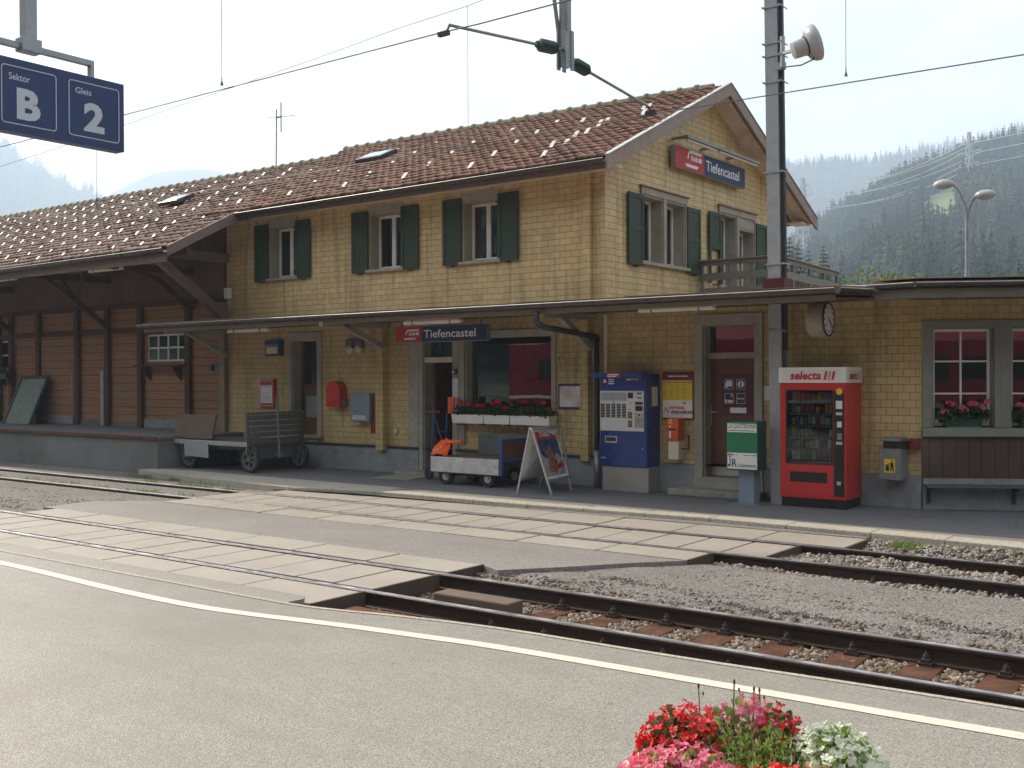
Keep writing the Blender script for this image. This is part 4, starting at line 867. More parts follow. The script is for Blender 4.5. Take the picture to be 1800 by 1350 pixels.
for k in range(18): y = 18.4+.2*k; b.box(-7.83-.065*(y-18.2)/1-.0, -7.80-.065*(y-18.2), y-.012, y+.012, 3.06, 3.62)
P('balusters', b, 'green_grey', Bal); P('handrail_cap', MB().bar((XG+.03, 18.25, 4.0), (-7.68, 18.2, 4.0), .10, .02).bar((-7.70, 18.2, 4.0), (-7.96, 22.1, 4.0), .10, .02), 'stone_grey', Bal)
# ============================================================ GOODS SHED
G = T('goods_shed', 'brown timber goods shed with wide tiled eave over the loading dock', 'shed', (-30, YF, 0))
XE = -50.
DZ = .66
SWN = [(FX(260, 610), FX(330, 610), FZ(295, 635), FZ(295, 587)), (FX(-60, 620), FX(17, 620), FZ(5, 650), FZ(5, 600))]
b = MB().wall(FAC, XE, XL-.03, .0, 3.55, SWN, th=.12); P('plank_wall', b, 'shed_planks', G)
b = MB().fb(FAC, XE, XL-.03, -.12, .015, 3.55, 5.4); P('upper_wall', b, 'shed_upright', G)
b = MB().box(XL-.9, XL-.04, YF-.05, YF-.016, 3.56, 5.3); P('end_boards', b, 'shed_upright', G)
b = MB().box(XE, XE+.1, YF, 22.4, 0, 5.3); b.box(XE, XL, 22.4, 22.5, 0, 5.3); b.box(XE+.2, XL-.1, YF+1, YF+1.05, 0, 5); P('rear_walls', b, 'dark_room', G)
pxs = [-68, 2, 24, 72, 140, 193, 251, 335]; tim = MB()
for k, px in enumerate(pxs):
    x = FX(px, 640); wd = .085
    P('wall_post', MB().fb(FAC, x-wd, x+wd, .015, .11, DZ+.0, 3.56), 'shed_timber', G, bevel=.008)
b = MB().fb(FAC, XE, XL-.05, .005, .05, 3.50, 3.62)
b.fb(FAC, XE, FX(256), .005, .06, FZ(150, 590), FZ(150, 590)+.11)
P('wall_beams', b, 'shed_timber', G, bevel=.006)
xE, zE0, zE1 = -17.62, 4.32, 4.20; YE = 12.42
SR0, SR1 = (-48, 18.7, 7.32), (-19.2, 18.7, 7.36)
def ez(x): return 4.33+(x+17.6)*.0045
shr = roof_patch('shed_roof', G, (XE, YE, ez(XE)), (-19.2, YE, ez(-19.2)), (XE, 18.7, 7.25), (-19.2, 18.7, 7.28), 'roof_tile_shed', 26)
k_ = (14.3-YE)/(18.7-YE); zt = ez(-18)+(7.34-ez(-18))*k_
roof_patch('roof_corner', G, (-19.2, YE, ez(-19.2)), (-17.6, YE, ez(-17.6)), (-19.2, 14.42, 5.285), (-17.85, 14.42, 5.285), 'roof_tile_shed', 8)
b = MB().prism([(XE, 18.7, 7.24), (XE, 24.5, 4.5), (XE, 24.5, 4.4), (XE, 18.7, 7.14)], (30.8, 0, 0)); P('rear_roof', b, 'roof_tile_shed', G)
ridge(shr, (XE, 18.7, 7.28), (-19.2, 18.7, 7.31))
b = MB().prism([(XE, YE+.05, ez(XE)-.05), (-19.2, YE+.05, ez(-19)-.05), (-19.2, YF, 5.36), (XE, YF, 5.30)], (0, 0, -.03)); b.prism([(-19.2, YE+.05, ez(-19)-.05), (-17.68, YE+.05, ez(-17.6)-.05), (-17.9, 14.3, 5.18), (-19.2, 14.3, 5.18)], (0, 0, -.03)); P('soffit', b, 'shed_timber', G)
b = MB().prism([(-17.60, YE-.03, ez(-17.6)+.05), (-17.85, 14.28, 5.30), (-17.85, 14.28, 5.10), (-17.60, YE-.03, ez(-17.6)-.15)], (.05, 0, 0)); P('barge_board', b, 'fascia_brown', G, bevel=.004)
gutter(shr, [(XE, YE-.08, ez(XE)-.02), (-17.58, YE-.08, ez(-17.6)-.01)], r=.08)
b = MB().box(XE, -17.66, YE-.0, YE+.03, 4.08, 4.24); P('fascia', b, 'fascia_brown', G)
b = MB(); xx = XE+.5
ay, az = Vector((0, .904, .43)), Vector((0, -.43, .904))
for j in range(12):
    v = .045+j*.078
    for k in range(40):
        x = -18.9-.98*k-(j*.33) % .98 + random.uniform(-.04, .04)
        if x < XE+1: continue
        y = YE+(18.7-YE)*v; z = ez(x)+(7.27-ez(x))*v+.075
        b.ob((x, y, z), Vector((1, 0, 0)), Vector((0, .68, .73)), Vector((0, -.73, .68)), .034, .075, .008)
scatter_plates(b, shr)
def skylight2(parent, x0, x1, y, lab):
    z = ez(x0)+(7.34-ez(x0))*(y-YE)/(18.7-YE)+.04; c = Vector(((x0+x1)/2, y, z))+az*.09
    o = P('skylight', MB().ob(c, Vector((1, 0, 0)), ay, az, (x1-x0)/2, .28, .05), 'gutter', parent, label=lab, bevel=.01)
    P('pane', MB().ob(c+az*.052, Vector((1, 0, 0)), ay, az, (x1-x0)/2-.06, .22, .004), 'window_glass', o)
skylight2(G, -22.95, -22.15, 16.2, 'small roof window in the lower shed roof')
# brackets under the shed eave
def bracket(px, pz, mat='shed_timber', branch=True):
    a = ony(px, pz, YF-.06); b = MB(); top = Vector((a.x, 13.0, 4.36)); mid = Vector((a.x, 14.05, a.z+.62))
    b.bar(a, mid, .11, .13); b.bar(mid, top, .10, .11); b.bar((a.x, YF, 4.22), (a.x, YE+.15, 4.22), .13, .15)
    if branch: b.bar(mid, mid+Vector((-.75, -.15, .8)), .08, .09); b.bar(mid, mid+Vector((.70, -.15, .8)), .08, .09)
    P('eave_bracket', b, mat, G, bevel=.008)
bracket(190, 577); bracket(20, 583); bracket(-150, 590); bracket(335, 545, branch=False); bracket(-400, 600)
a = ony(395, 557, YF-.06); P('eave_bracket', MB().bar(a, (a.x, 13.2, 4.30), .16, .18).bar((a.x, YF, 4.45), (a.x, 12.9, 4.45), .16, .2), 'shed_timber_grey', G, bevel=.01)
P('purlin', MB().box(XE, -17.75, 12.95, 13.08, 4.28, 4.42), 'shed_timber', G)
for i, (x0, x1, z0, z1) in enumerate(SWN):
    w = P('window', MB().fb(FAC, x0-.05, x1+.05, .0, .03, z1, z1+.05), 'shed_timber', G, label=['eight-paned shed window beside the canopy', 'shed window at the far left with flowers'][i])
    b = MB()
    for u in np.linspace(x0, x1, 5): b.fb(FAC, max(x0, u-.018), min(x1, u+.018), -.05, -.015, z0, z1)
    us = np.linspace(x0, x1, 5)
    for u, u2 in zip(us, us[1:]):
        for z in (z0+.02, (z0+z1)/2, z1-.02): b.fb(FAC, u+.018, u2-.018, -.05, -.015, z-.02, z+.02)
    P('frame', b, 'white_paint', w); P('pane', MB().fb(FAC, x0, x1, -.036, -.033, z0, z1), 'window_glass', w)
    b = MB().fb(FAC, x0-.15, x1+.1, .11, .30, z0-.12, z0-.08)
    for u in (x0+.1, x1-.25): b.prism([FAC[0]+Vector((u, -.015, z0-.12)), FAC[0]+Vector((u, -.28, z0-.12)), FAC[0]+Vector((u, -.16, z0-.30)), FAC[0]+Vector((u, -.015, z0-.45))], (.05, 0, 0))
    P('shelf', b, 'shed_timber', w, bevel=.006)
dx0, dx1 = FX(76, 680), FX(133, 680)
dd = P('sliding_door', MB().fb(FAC, dx0, dx1, .02, .045, DZ, FZ(100, 590)-.03), 'shed_planks', G, label='brown plank sliding door of the shed'); P('wicket_door', MB().fb(FAC, dx0+.42, dx1-.12, .046, .062, DZ+.02, 2.15), 'shed_planks', dd, bevel=.004); P('kick_plate', MB().fb(FAC, dx0+.3, dx1, .063, .070, DZ+.01, DZ+.22), 'concrete_base', dd)
for px, z1, w in ((188, 2.0, .13), (135, 1.95, .035), (69, 1.9, .03)):
    x = FX(px, 700); b = MB().fb(FAC, x-w/2, x+w/2, .112, .135, DZ+.01, z1); P('guard_strip', b, 'galv', G)
P('base_patch', MB().fb(FAC, FX(250, 750), FX(322, 750), .02, .04, DZ, DZ+.2), 'concrete_base', G)
P('base_beam', MB().fb(FAC, FX(136, 740), XL-.05, .016, .035, DZ-.01, DZ+.13), 'shed_timber_grey', G)
# loading dock
Dk = T('loading_dock', 'raised concrete loading dock with weathered front in front of the shed', 'loading dock', (-30, 12.8, -.1))
P('concrete_body', MB().box(XE, -18.55, 12.80, YF-.001, -.11, DZ-.075), 'dark_concrete', Dk, bevel=.012)
P('deck', MB().box(XE, -18.52, 12.76, YF-.001, DZ-.075, DZ-.01), 'asphalt_far', Dk, bevel=.006); P('edge_iron', MB().box(XE, -18.51, 12.745, 12.76, DZ-.07, DZ-.005), 'rust', Dk)
# ============================================================ SIGNS, LIGHTS, WALL OBJECTS
def rhb_logo(mb, o, ux, uz, w):
    """white stylised locomotive mark: two slanted strokes with a row of blocks"""
    o, ux, uz = Vector(o), Vector(ux), Vector(uz); n = ux.cross(uz)*.004; k = w
    def poly(pts): mb.add([o+ux*(x*k)+uz*(y*k)+n for x, y in pts], [tuple(range(len(pts)))])
    poly([(.0, .0), (.82, .0), (.74, -.09), (.06, -.09)][::-1]); poly([(.22, .40), (1, .40), (1, .31), (.26, .31)][::-1]); poly([(.12, .12), (.22, .40), (.29, .40), (.22, .10)][::-1] if False else [(.12, .14), (.20, .14), (.30, .40), (.22, .40)])
    poly([(.80, .12), (1, .12), (1, .25), (.80, .25)])
def station_sign(fr, u0, u1, z0, z1, ured, w0, w1, label, loc):
    s = T('station_name_sign', label, 'sign', loc)
    O, ux, n = fr
    P('sign_case', MB().fb(fr, u0, u1, w0, w1-.006, z0, z1), 'steel_grey', s, bevel=.004)
    P('red_field', MB().fb(fr, u0+.01, ured, w1-.006, w1, z0+.01, z1-.01), 'red_sign', s); P('blue_field', MB().fb(fr, ured+.001, u1-.01, w1-.006, w1, z0+.01, z1-.01), 'blue_sign', s)
    b = MB(); H_ = z1-z0
    txt(b, 'Tiefencastel', O+ux*(ured+.05*(u1-u0)*.5)+n*w1+Vector((0, 0, z0+H_*.26)), ux, (0, 0, 1), w=(u1-ured)*(.80), h=H_*.50, bold=.012)
    P('name_lettering', b, 'lettering', s); b = MB(); rw = (ured-u0); rhb_logo(b, O+ux*(u0+rw*.32)+n*w1+Vector((0, 0, z0+H_*.30)), ux, Vector((0, 0, 1)), rw*.58)
    txt(b, 'RhB', O+ux*(u0+rw*.32+rw*.58*.36)+n*w1+Vector((0, 0, z0+H_*.30+rw*.58*.115)), ux, (0, 0, 1), w=rw*.58*.40, h=rw*.58*.145, bold=.04)
    P('railway_emblem', b, 'lettering', s); return s
gs = station_sign(GAB, 17.08, 20.02, 5.60, 6.0, 18.21, .06, .16, 'red and blue station name sign high on the gable', (XG+.02, 18.5, 5.6))
P('wall_spacers', MB().fb(GAB, 17.3, 17.4, .0, .06, 5.65, 5.95).fb(GAB, 19.6, 19.7, 0, .06, 5.65, 5.95), 'steel_grey', gs)
gl_ = T('tube_light', 'long twin tube light bracketed above the gable sign', 'light', (XG+.2, 18.5, 6.05), 'fluorescent lights')
b = MB()
for a, c in ((17.15, 18.42), (18.45, 20.25)): b.fb(GAB, a, c, .28, .38, 6.10, 6.15); 
for y in (17.25, 18.4, 19.5): b.fb(GAB, y-.03, y+.03, .0, .30, 6.12, 6.16)
P('housing', b, 'steel_grey', gl_); b = MB(); b.tube((XG+.33, 17.2, 6.075), (XG+.33, 18.38, 6.075), .022).tube((XG+.33, 18.5, 6.075), (XG+.33, 20.2, 6.075), .022); P('tube', b, 'lamp_tube', gl_)
SY = 14.15
sf = (Vector((0, SY, 0)), Vector((1, 0, 0)), Vector((0, -1, 0)))
a0, a1, a2 = ony(695, 587, SY).x, ony(856, 585, SY).x, ony(741, 587, SY).x; zb, zt = ony(770, 601, SY).z, ony(770, 572, SY).z
ss = station_sign(sf, a0, a1, zb, zt, a2, -.10, .0, 'red and blue station name sign hanging under the canopy', (a1/2+a0/2, SY, zb))
P('hangers', MB().box(a0+.1, a0+.13, SY+.03, SY+.06, zt, CZ-.06).box(a1-.2, a1-.17, SY+.03, SY+.06, zt, CZ-.06), 'steel_grey', ss)
def tube_light(px0, px1, py, Y, label, zt=None):
    p, q = ony(px0, py, Y), ony(px1, py, Y); z = ony((px0+px1)/2, py, Y).z; o = T('tube_light', label, 'light', ((p.x+q.x)/2, Y, z), 'fluorescent lights')
    zt = zt or CZ-.09
    P('housing', MB().box(p.x+.06, q.x-.06, Y-.03, Y+.03, z+.025, zt), 'white_paint', o); b = MB().box(p.x, q.x, Y-.055, Y+.055, z-.035, z+.035); P('diffuser', b, 'lamp_tube', o, bevel=.02)
    b = MB()
    for x in (p.x+.22, q.x-.22): b.box(x-.006, x+.006, Y-.062, Y+.062, z-.038, z+.038)
    P('clip', b, 'dark_steel', o)
tube_light(402, 473, 581, 13.75, 'tube light under the canopy above the small blue sign'); tube_light(711, 812, 566, 13.6, 'tube light directly above the hanging name sign'); tube_light(1124, 1256, 543, 13.6, 'tube light under the canopy above the ticket machine')
tube_light(158, 214, 474, 13.1, 'slim light under the shed eave near the canopy end', 4.28); tube_light(-35, 28, 493, 13.1, 'slim light under the shed eave at the picture edge', 4.28)
# clock
ckp = ony(1440, 562, 14.0); ck = T('station_clock', 'round white double-faced station clock hanging from the canopy', 'clock', (ckp.x, 14.0, ckp.z-.24))
c = Vector((ckp.x, 14.0, ckp.z)); axc = Vector((.999, .03, 0)).normalized()
P('drum', MB().lathe(c, [(.19, -.125), (.225, -.11), (.235, -.05), (.235, .05), (.225, .11), (.21, .125)], axc, 40), 'clock_shell', ck, smooth=False, bevel=.004)
P('rim', MB().lathe(c+axc*.118, [(.232, 0), (.232, .018), (.208, .02), (.206, 0)], axc, 40), 'dark_steel', ck)
fcl = P('face', MB().lathe(c+axc*.125, [(.207, 0), (.207, .006)], axc, 40), 'white_paint', ck)
b = MB(); sd_ = Vector((0, 0, 1)); rr = sd_.cross(axc).normalized()
for k in range(12):
    a = math.pi*2*k/12; d_ = rr*math.sin(a)+sd_*math.cos(a); b.bar(c+axc*.134+d_*.155, c+axc*.134+d_*.19, .016, .003, up=axc)
P('hour_marks', b, 'black', fcl); b = MB()
for a, l, w in ((math.radians(128), .11, .02), (math.radians(134), .165, .014)): d_ = rr*math.sin(a)+sd_*math.cos(a); b.bar(c+axc*.137-d_*.04, c+axc*.137+d_*l, w, .003, up=axc)
P('hands', b, 'black', fcl); P('hanger', MB().tube(c+Vector((0, 0, .22)), (c.x, c.y, CZ-.08), .03, 12).tube((c.x, c.y, CZ-.11), (c.x, c.y, CZ-.09), .08, 12), 'dark_steel', ck)
# small wall objects on the front
def wbox(name, px0, py0, px1, py1, d, mat, label, cat, w0=.0, bevel=.012, Y=YF, group=None, parts=None):
    x0, x1 = FX(px0, (py0+py1)/2, Y-d), FX(px1, (py0+py1)/2, Y-d); z1, z0 = FZ((px0+px1)/2, py0, Y-d), FZ((px0+px1)/2, py1, Y-d)
    t = T(name, label, cat, ((x0+x1)/2, Y, z0), group); P('case', MB().box(x0, x1, Y-d, Y-w0-.002, z0, z1), mat, t, bevel=bevel); return t, x0, x1, z0, z1
t, x0, x1, z0, z1 = wbox('blue_sign', 465, 598, 491, 626, .12, 'blue_sign', 'small square blue sign with pale pictogram, left of the narrow door', 'sign')
P('pictogram', MB().box(x0+.07, x1-.07, YF-.126, YF-.122, z0+.05, z1-.14).box(x0+.04, x1-.04, YF-.1255, YF-.1225, z1-.11, z1-.10).box(x0+.045, x0+.055, YF-.1255, YF-.1225, z0+.04, z1-.10).box(x1-.055, x1-.045, YF-.1255, YF-.1225, z0+.04, z1-.10), 'cream_paint', t)
t, x0, x1, z0, z1 = wbox('poster_case', 457, 667, 481, 716, .09, 'red_sign', 'narrow red framed poster case beside the narrow door', 'poster case')
P('poster', MB().box(x0+.03, x1-.04, YF-.096, YF-.091, z0+.03, z1-.03), 'paper', t); P('rim', MB().box(x0-.01, x0+.012, YF-.10, YF-.0, z0-.01, z1+.01).box(x0, x1, YF-.10, YF, z1, z1+.015), 'alu', t)
b = MB().box(x0+.035, x1-.045, YF-.099, YF-.097, z1-.12, z1-.04); b.box(x0+.035, x1-.045, YF-.099, YF-.097, z0+.04, z0+.09); P('red_bands', b, 'red_sign', t); b = MB().box(x0+.10, x1-.14, YF-.099, YF-.097, z0+.28, z0+.31); b.box(x0+.08, x1-.1, YF-.099, YF-.097, z0+.43, z0+.48); b.box(x0+.08, x1-.1, YF-.099, YF-.097, z0+.12, z0+.24); P('print', b, 'lettering_grey', t)
t, x0, x1, z0, z1 = wbox('red_alarm_box', 573, 688, 597, 716, .20, 'red_paint', 'red rounded metal box with domed top, left of the grey cabinet', 'alarm box')
xm = (x0+x1)/2; P('dome', MB().lathe((xm, YF-.002, z1), [((x1-x0)/2+.01, 0), ((x1-x0)/2+.01, .21)], (0, -1, 0), 28), 'red_paint', t, bevel=.01)
P('band', MB().box(x0-.008, x1+.008, YF-.205, YF-.01, z1-.01, z1+.012), 'dark_steel', t); P('label_plate', MB().box(x0+.02, x0+.12, YF-.206, YF-.20, z0+.20, z0+.225), 'white_paint', t); P('padlock', MB().box(x1+.0, x1+.06, YF-.12, YF-.05, z0+.05, z0+.17), 'cart_grey', t)
t, x0, x1, z0, z1 = wbox('grey_cabinet', 616, 692, 649, 741, .20, 'grey_metal_box', 'blue-grey metal cabinet on the wall right of the red box', 'cabinet')
P('lid', MB().box(x0-.01, x1+.015, YF-.22, YF-.002, z1-.015, z1+.01), 'grey_metal_box', t); P('lower_flap', MB().box(x0+.002, x1-.002, YF-.206, YF-.2, z0+.002, z0+.15), 'grey_metal_box', t, bevel=.004)
P('orange_mark', MB().box(x0+.13, x0+.21, YF-.205, YF-.201, z0+.18, z0+.21), 'orange_box', t); P('pale_lines', MB().box(x0+.07, x1-.12, YF-.209, YF-.206, z0+.10, z0+.115).box(x0+.05, x1-.08, YF-.209, YF-.206, z0+.07, z0+.085).box(x0+.06, x1-.1, YF-.209, YF-.206, z0+.04, z0+.055), 'lettering', t)
t, x0, x1, z0, z1 = wbox('red_box', 652, 698, 659, 763, .10, 'red_dk', 'tall narrow dark red box right of the grey cabinet', 'box') if 'red_dk' in MATS else (M('red_dk', (.20, .015, .02), .45) and wbox('red_box', 651, 698, 659, 762, .12, 'red_dk', 'tall narrow dark red box right of the grey cabinet', 'box'))
for i, px in enumerate((606, 621)):
    x0, x1 = FX(px, 610, YF-.12), FX(px+13, 610, YF-.12); xm = (x0+x1)/2; zc = FZ(615, 609, YF-.12)
    t = T('wall_bell', ['left', 'right'][i]+' one of two grey bells with round white covers', 'bell', (xm, YF, zc-.15), 'pair of bells')
    P('housing', MB().box(x0, x1, YF-.12, YF-.002, zc-.04, zc+.14), 'cart_grey', t, bevel=.03); P('cover', MB().lathe((xm, YF-.01, zc-.06), [(.078, 0), (.078, .09), (.06, .12), (.02, .13)], (0, -1, 0), 24), 'cream_paint', t, smooth=True); P('screw', MB().lathe((xm, YF-.135, zc-.06), [(.012, 0), (.012, .012)], (0, -1, 0), 8), 'black', t)
t = T('door_bell_panel', 'bright metal intercom plate with round bell on the shop window post', 'intercom', (FX(801), YF-.04, 1.7)); xa, xb = FX(795.5, 680, YF-.05), FX(805.5, 680, YF-.05)
P('plate', MB().box(xa, xb, YF-.058, YF-.042, FZ(800, 698), FZ(800, 665)), 'alu', t, bevel=.003); P('bell', MB().lathe(((xa+xb)/2, YF-.04, FZ(800, 654)), [(.055, 0), (.055, .05), (.03, .07)], (0, -1, 0), 20), 'cart_grey', t); P('lens', MB().lathe(((xa+xb)/2, YF-.108, FZ(800, 654)), [(.022, 0), (.022, .01)], (0, -1, 0), 12), 'cream_paint', t)
t, x0, x1, z0, z1 = wbox('red_notice', 787, 698, 798, 727, .30, 'orange_box', 'small red plate hanging at the end of the geranium troughs', 'plate', w0=.27, bevel=.002)
t = T('wall_hook', 'bent metal bracket arm on the wall beside the map', 'bracket', (FX(998, 650), YF, FZ(998, 650)))
h0, h1, h2 = ony(982, 628, YF-.05), ony(986, 648, YF-.14), ony(1012, 652, YF-.30); P('arm', MB().path([Vector((h0.x, YF-.0, h0.z)), h0, Vector((h1.x-.01, h1.y, h1.z+.06)), h1, h2], .011, 8), 'galv', t); P('head', MB().ball(h2, .035, 10, 6), 'steel_grey', t)
t, x0, x1, z0, z1 = wbox('map_frame', 981, 675, 1027, 719, .04, 'blue_dkf' if 'blue_dkf' in MATS else 'blue_sign', 'framed network map with dark blue border beside the downpipe', 'map')
m, tt, bb, oo = nt('map_print'); pp = pos(tt); vv = N(tt, 'ShaderNodeTexVoronoi', {'Vector': pp, 'Scale': 4.5}, feature='DISTANCE_TO_EDGE').outputs['Distance']; nn = N(tt, 'ShaderNodeTexNoise', {'Vector': pp, 'Scale': 3.5, 'Detail': 3}).outputs[0]
tt.links.new(mixc(tt, ramp(tt, vv, 0, .03, .7, 0), mixc(tt, ramp(tt, nn, .4, .6), (.66, .60, .55), (.50, .45, .42)), (.28, .22, .20)), bb.inputs['Base Color']); bb.inputs['Roughness'].default_value = .25
P('map_sheet', MB().box(x0+.035, x1-.035, YF-.046, YF-.041, z0+.035, z1-.035), 'map_print', t)
t = T('vent_cap', 'small oval cream vent cap above the plinth by the pilaster', 'vent', (FX(697), YF, FZ(697, 760))); P('cap', MB().ball((FX(697, 758), YF-.02, FZ(697, 758)), .07, 14, 8, (.6, .6, 1)), 'cream_paint', t, smooth=True); P('rim', MB().ball((FX(697, 758), YF-.004, FZ(697, 758)), .08, 14, 8, (.65, .3, 1)), 'stone_grey', t, smooth=True)
for i, (px, lab) in enumerate(((371, 'small flat grey box on the shed wall'), (381, 'larger grey switch box on the shed wall beside the cream post'))):
    wbox('switch_box', px-5 if i == 0 else px-5, 640 if i else 641, px+(0 if i == 0 else 9), 652, .10, 'cart_grey', lab, 'switch box')
wbox('cable_box', 393, 506, 400, 525, .12, 'white_paint', 'little white box on the shed corner below the roof', 'box')
# ============================================================ TICKET MACHINE
TY = 14.52
t = T('ticket_machine', 'tall dark blue ticket vending machine with silver keypad panel', 'ticket machine', (FX(1097, 860, TY), TY+.2, 0)); X_ = lambda px: FX(px, 760, TY); Z_ = lambda py: FZ(1095, py, TY)
xa, xb = X_(1055), X_(1135)
P('pedestal', MB().box(xa+.02, xb+.03, TY+.03, YF-.01, 0, Z_(820)), 'slab_concrete', t, bevel=.01)
P('cabinet', MB().box(xa, xb+.02, TY, YF-.005, Z_(820), Z_(657)), 'blue_machine', t, bevel=.012)
P('rain_hood', MB().box(xa-.09, xb+.0, TY-.14, TY+.1, Z_(664), Z_(655)), 'blue_machine', t, bevel=.008)
P('red_advert', MB().box(X_(1075), X_(1099), TY-.145, TY-.141, Z_(664)+.005, Z_(655)-.005), 'red_sign', t)
pz0, pz1 = Z_(758), Z_(687)
pan = P('front_panel', MB().box(X_(1056), X_(1133), TY-.022, TY-.002, pz0, pz1), 'alu_white', t, bevel=.012)
b = MB(); y_ = TY-.026
def pr(mb, px0, py0, px1, py1, y=y_, t_=.004): mb.box(FX(px0, 720, TY), FX(px1, 720, TY), y, y+t_, Z_(py1), Z_(py0))
for c_ in range(5):
    for r in range(9): pr(b, 1057.5+9.3*c_, 710+2.75*r, 1064.5+9.3*c_, 712+2.75*r)
for r in range(4): pr(b, 1105, 724+3*r, 1112.5, 726.2+3*r); pr(b, 1105, 739+3*r, 1112.5, 741.2+3*r)
pr(b, 1105, 690, 1114, 700); pr(b, 1121, 690, 1129, 692.5); pr(b, 1121, 698, 1129, 700); pr(b, 1118, 706, 1131, 711); pr(b, 1118, 713, 1131, 722); pr(b, 1079, 706, 1081, 708); pr(b, 1108, 719, 1110, 721)
P('buttons', b, 'black', pan); b = MB(); pr(b, 1058.5, 690, 1102.5, 704); P('instruction_plate', b, 'galv', pan); b = MB(); pr(b, 1117, 725, 1132, 751); P('payment_plate', b, 'mauve_metal' if 'mauve_metal' in MATS else 'stone_grey', pan)
b = MB(); pr(b, 1120, 727, 1130, 732, TY-.032); b.lathe((X_(1109), TY-.022, Z_(708)), [(.022, 0), (.022, .012)], (0, -1, 0), 16); P('card_slot', b, 'alu', pan); b = MB(); pr(b, 1123, 727.5, 1127.5, 730.5, TY-.035); P('slot_mouth', b, 'black', pan)
b = MB(); pr(b, 1064, 767, 1085, 779, TY-.012, .014); P('tray_frame', b, 'alu', t); b = MB(); pr(b, 1066, 769, 1083, 776, TY-.016); P('tray_recess', b, 'dark_room', t)
b = MB(); pr(b, 1056, 805, 1065, 807, TY-.008, .008); pr(b, 1129, 786, 1130.5, 789, TY-.01, .01); P('lock', b, 'alu', t)
b = MB()
for k in range(3): pr(b, 1070, 666+3.6*k, 1079.5, 668+3.6*k, TY-.004)
for k in range(5): pr(b, 1111+2.5*k, 666, 1112.8+2.5*k, 668, TY-.004)
pr(b, 1101, 666, 1110, 668.5, TY-.004); pr(b, 1061, 667, 1066, 673, TY-.004); P('pale_print', b, 'lettering', t)
b = MB()
for k in range(2): b.box(X_(1077), X_(1095)-.03*k, TY-.1485, TY-.146, Z_(659+3*k)-.004, Z_(659+3*k)+.012)
P('advert_print', b, 'lettering', t)
P('side_notice', MB().box(xb+.0215, xb+.025, TY+.16, TY+.34, Z_(714), Z_(680)), 'paper', t)
# ============================================================ TIMETABLE BOARD
t, x0, x1, z0, z1 = wbox('timetable_board', 1163, 654, 1221, 738, .06, 'red_dk2' if False else 'maroon_red' if 'maroon_red' in MATS else 'red_dk', 'red framed timetable board with yellow departure sheet and insurance advert', 'timetable', bevel=.03)
ya = YF-.065; H_ = z1-z0; P('yellow_sheet', MB().box(x0+.02, x1-.04, ya, ya+.006, z0+H_*.42, z1-H_*.17), 'yellow_print', t); P('white_sheet', MB().box(x0+.02, x1-.04, ya, ya+.006, z0+.03, z0+H_*.415), 'paper', t)
b = MB(); b.box(x0+.03, x1-.05, ya-.003, ya-.001, z1-H_*.225, z1-H_*.205)
g = random.Random(4)
for c_ in range(4):
    for r in range(11):
        if g.random() < .8: w_ = (x1-x0)*.2; b.box(x0+.04+c_*w_*.98, x0+.04+c_*w_*.98+w_*g.uniform(.2, .55), ya-.002, ya-.0008, z1-H_*(.26+.028*r), z1-H_*(.248+.028*r))
P('departure_lines', b, 'dim_print' if 'dim_print' in MATS else 'stone_step', t)
b = MB(); txt(b, 'NATIONAL', (x0+.16, ya-.001, z0+.165), (1, 0, 0), (0, 0, 1), w=.25, h=.048, bold=.04); txt(b, 'N', (x0+.035, ya-.001, z0+.10), (1, 0, 0), (0, 0, 1), w=.085, h=.10, bold=.0, shear=.35); P('red_lettering', b, 'lettering_red', t)
b = MB(); txt(b, 'VERSICHERUNG', (x0+.16, ya-.001, z0+.095), (1, 0, 0), (0, 0, 1), w=.40, h=.05, bold=.035); P('dark_lettering', b, 'lettering_black', t)
b = MB().ball((x1-.17, ya-.004, z1-H_+.265), .03, 10, 6, (1, .05, .6)); P('small_emblem', b, 'orange_box', t); b = MB().box(x0+.12, x0+.22, ya-.003, ya-.001, z1-.075, z1-.055); b.box(x0+.24, x0+.46, ya-.003, ya-.001, z1-.072, z1-.058); P('header_print', b, 'lettering', t)
# orange validator
t = T('ticket_validator', 'orange ticket stamping box on a pale wall pedestal below the timetable', 'validator', (FX(1185, 760, 14.7), 14.8, .6)); VY = 14.70
x0, x1 = FX(1171, 760, VY), FX(1192, 760, VY)
P('pedestal', MB().box(x0+.02, x1-.01, VY+.03, YF-.002, FZ(1183, 808, VY), FZ(1183, 775, VY)), 'cream_paint', t, bevel=.006); P('case', MB().box(x0, x1, VY, YF-.06, FZ(1183, 775, VY), FZ(1183, 736, VY)), 'orange_box', t, bevel=.015)
b = MB().box(x0+.05, x0+.10, VY-.004, VY-.001, FZ(1183, 745, VY), FZ(1183, 737.5, VY)); P('yellow_label', b, 'yellow_print', t); b = MB().box(x0+.055, x0+.085, VY-.004, VY-.001, FZ(1183, 770, VY), FZ(1183, 758, VY)).box(x0+.055, x0+.08, VY-.004, VY-.001, FZ(1183, 752, VY), FZ(1183, 748, VY)); P('white_arrow', b, 'white_paint', t)
P('slot', MB().box(x0+.03, x1-.03, VY-.006, VY-.001, FZ(1183, 756, VY), FZ(1183, 753.5, VY)), 'black', t); P('cable', MB().path([Vector((x1-.01, VY+.12, .70)), Vector((x1+.10, VY+.16, .70)), Vector((x1+.10, VY+.16, .90)), Vector((x1+.04, YF-.02, .90))], .012, 6), 'black', t)
# notice on mast side
wbox('paper_notice', 1342, 679, 1357, 704, .01, 'paper', 'white paper notice on the wall between the door and the mast', 'notice', bevel=.001)
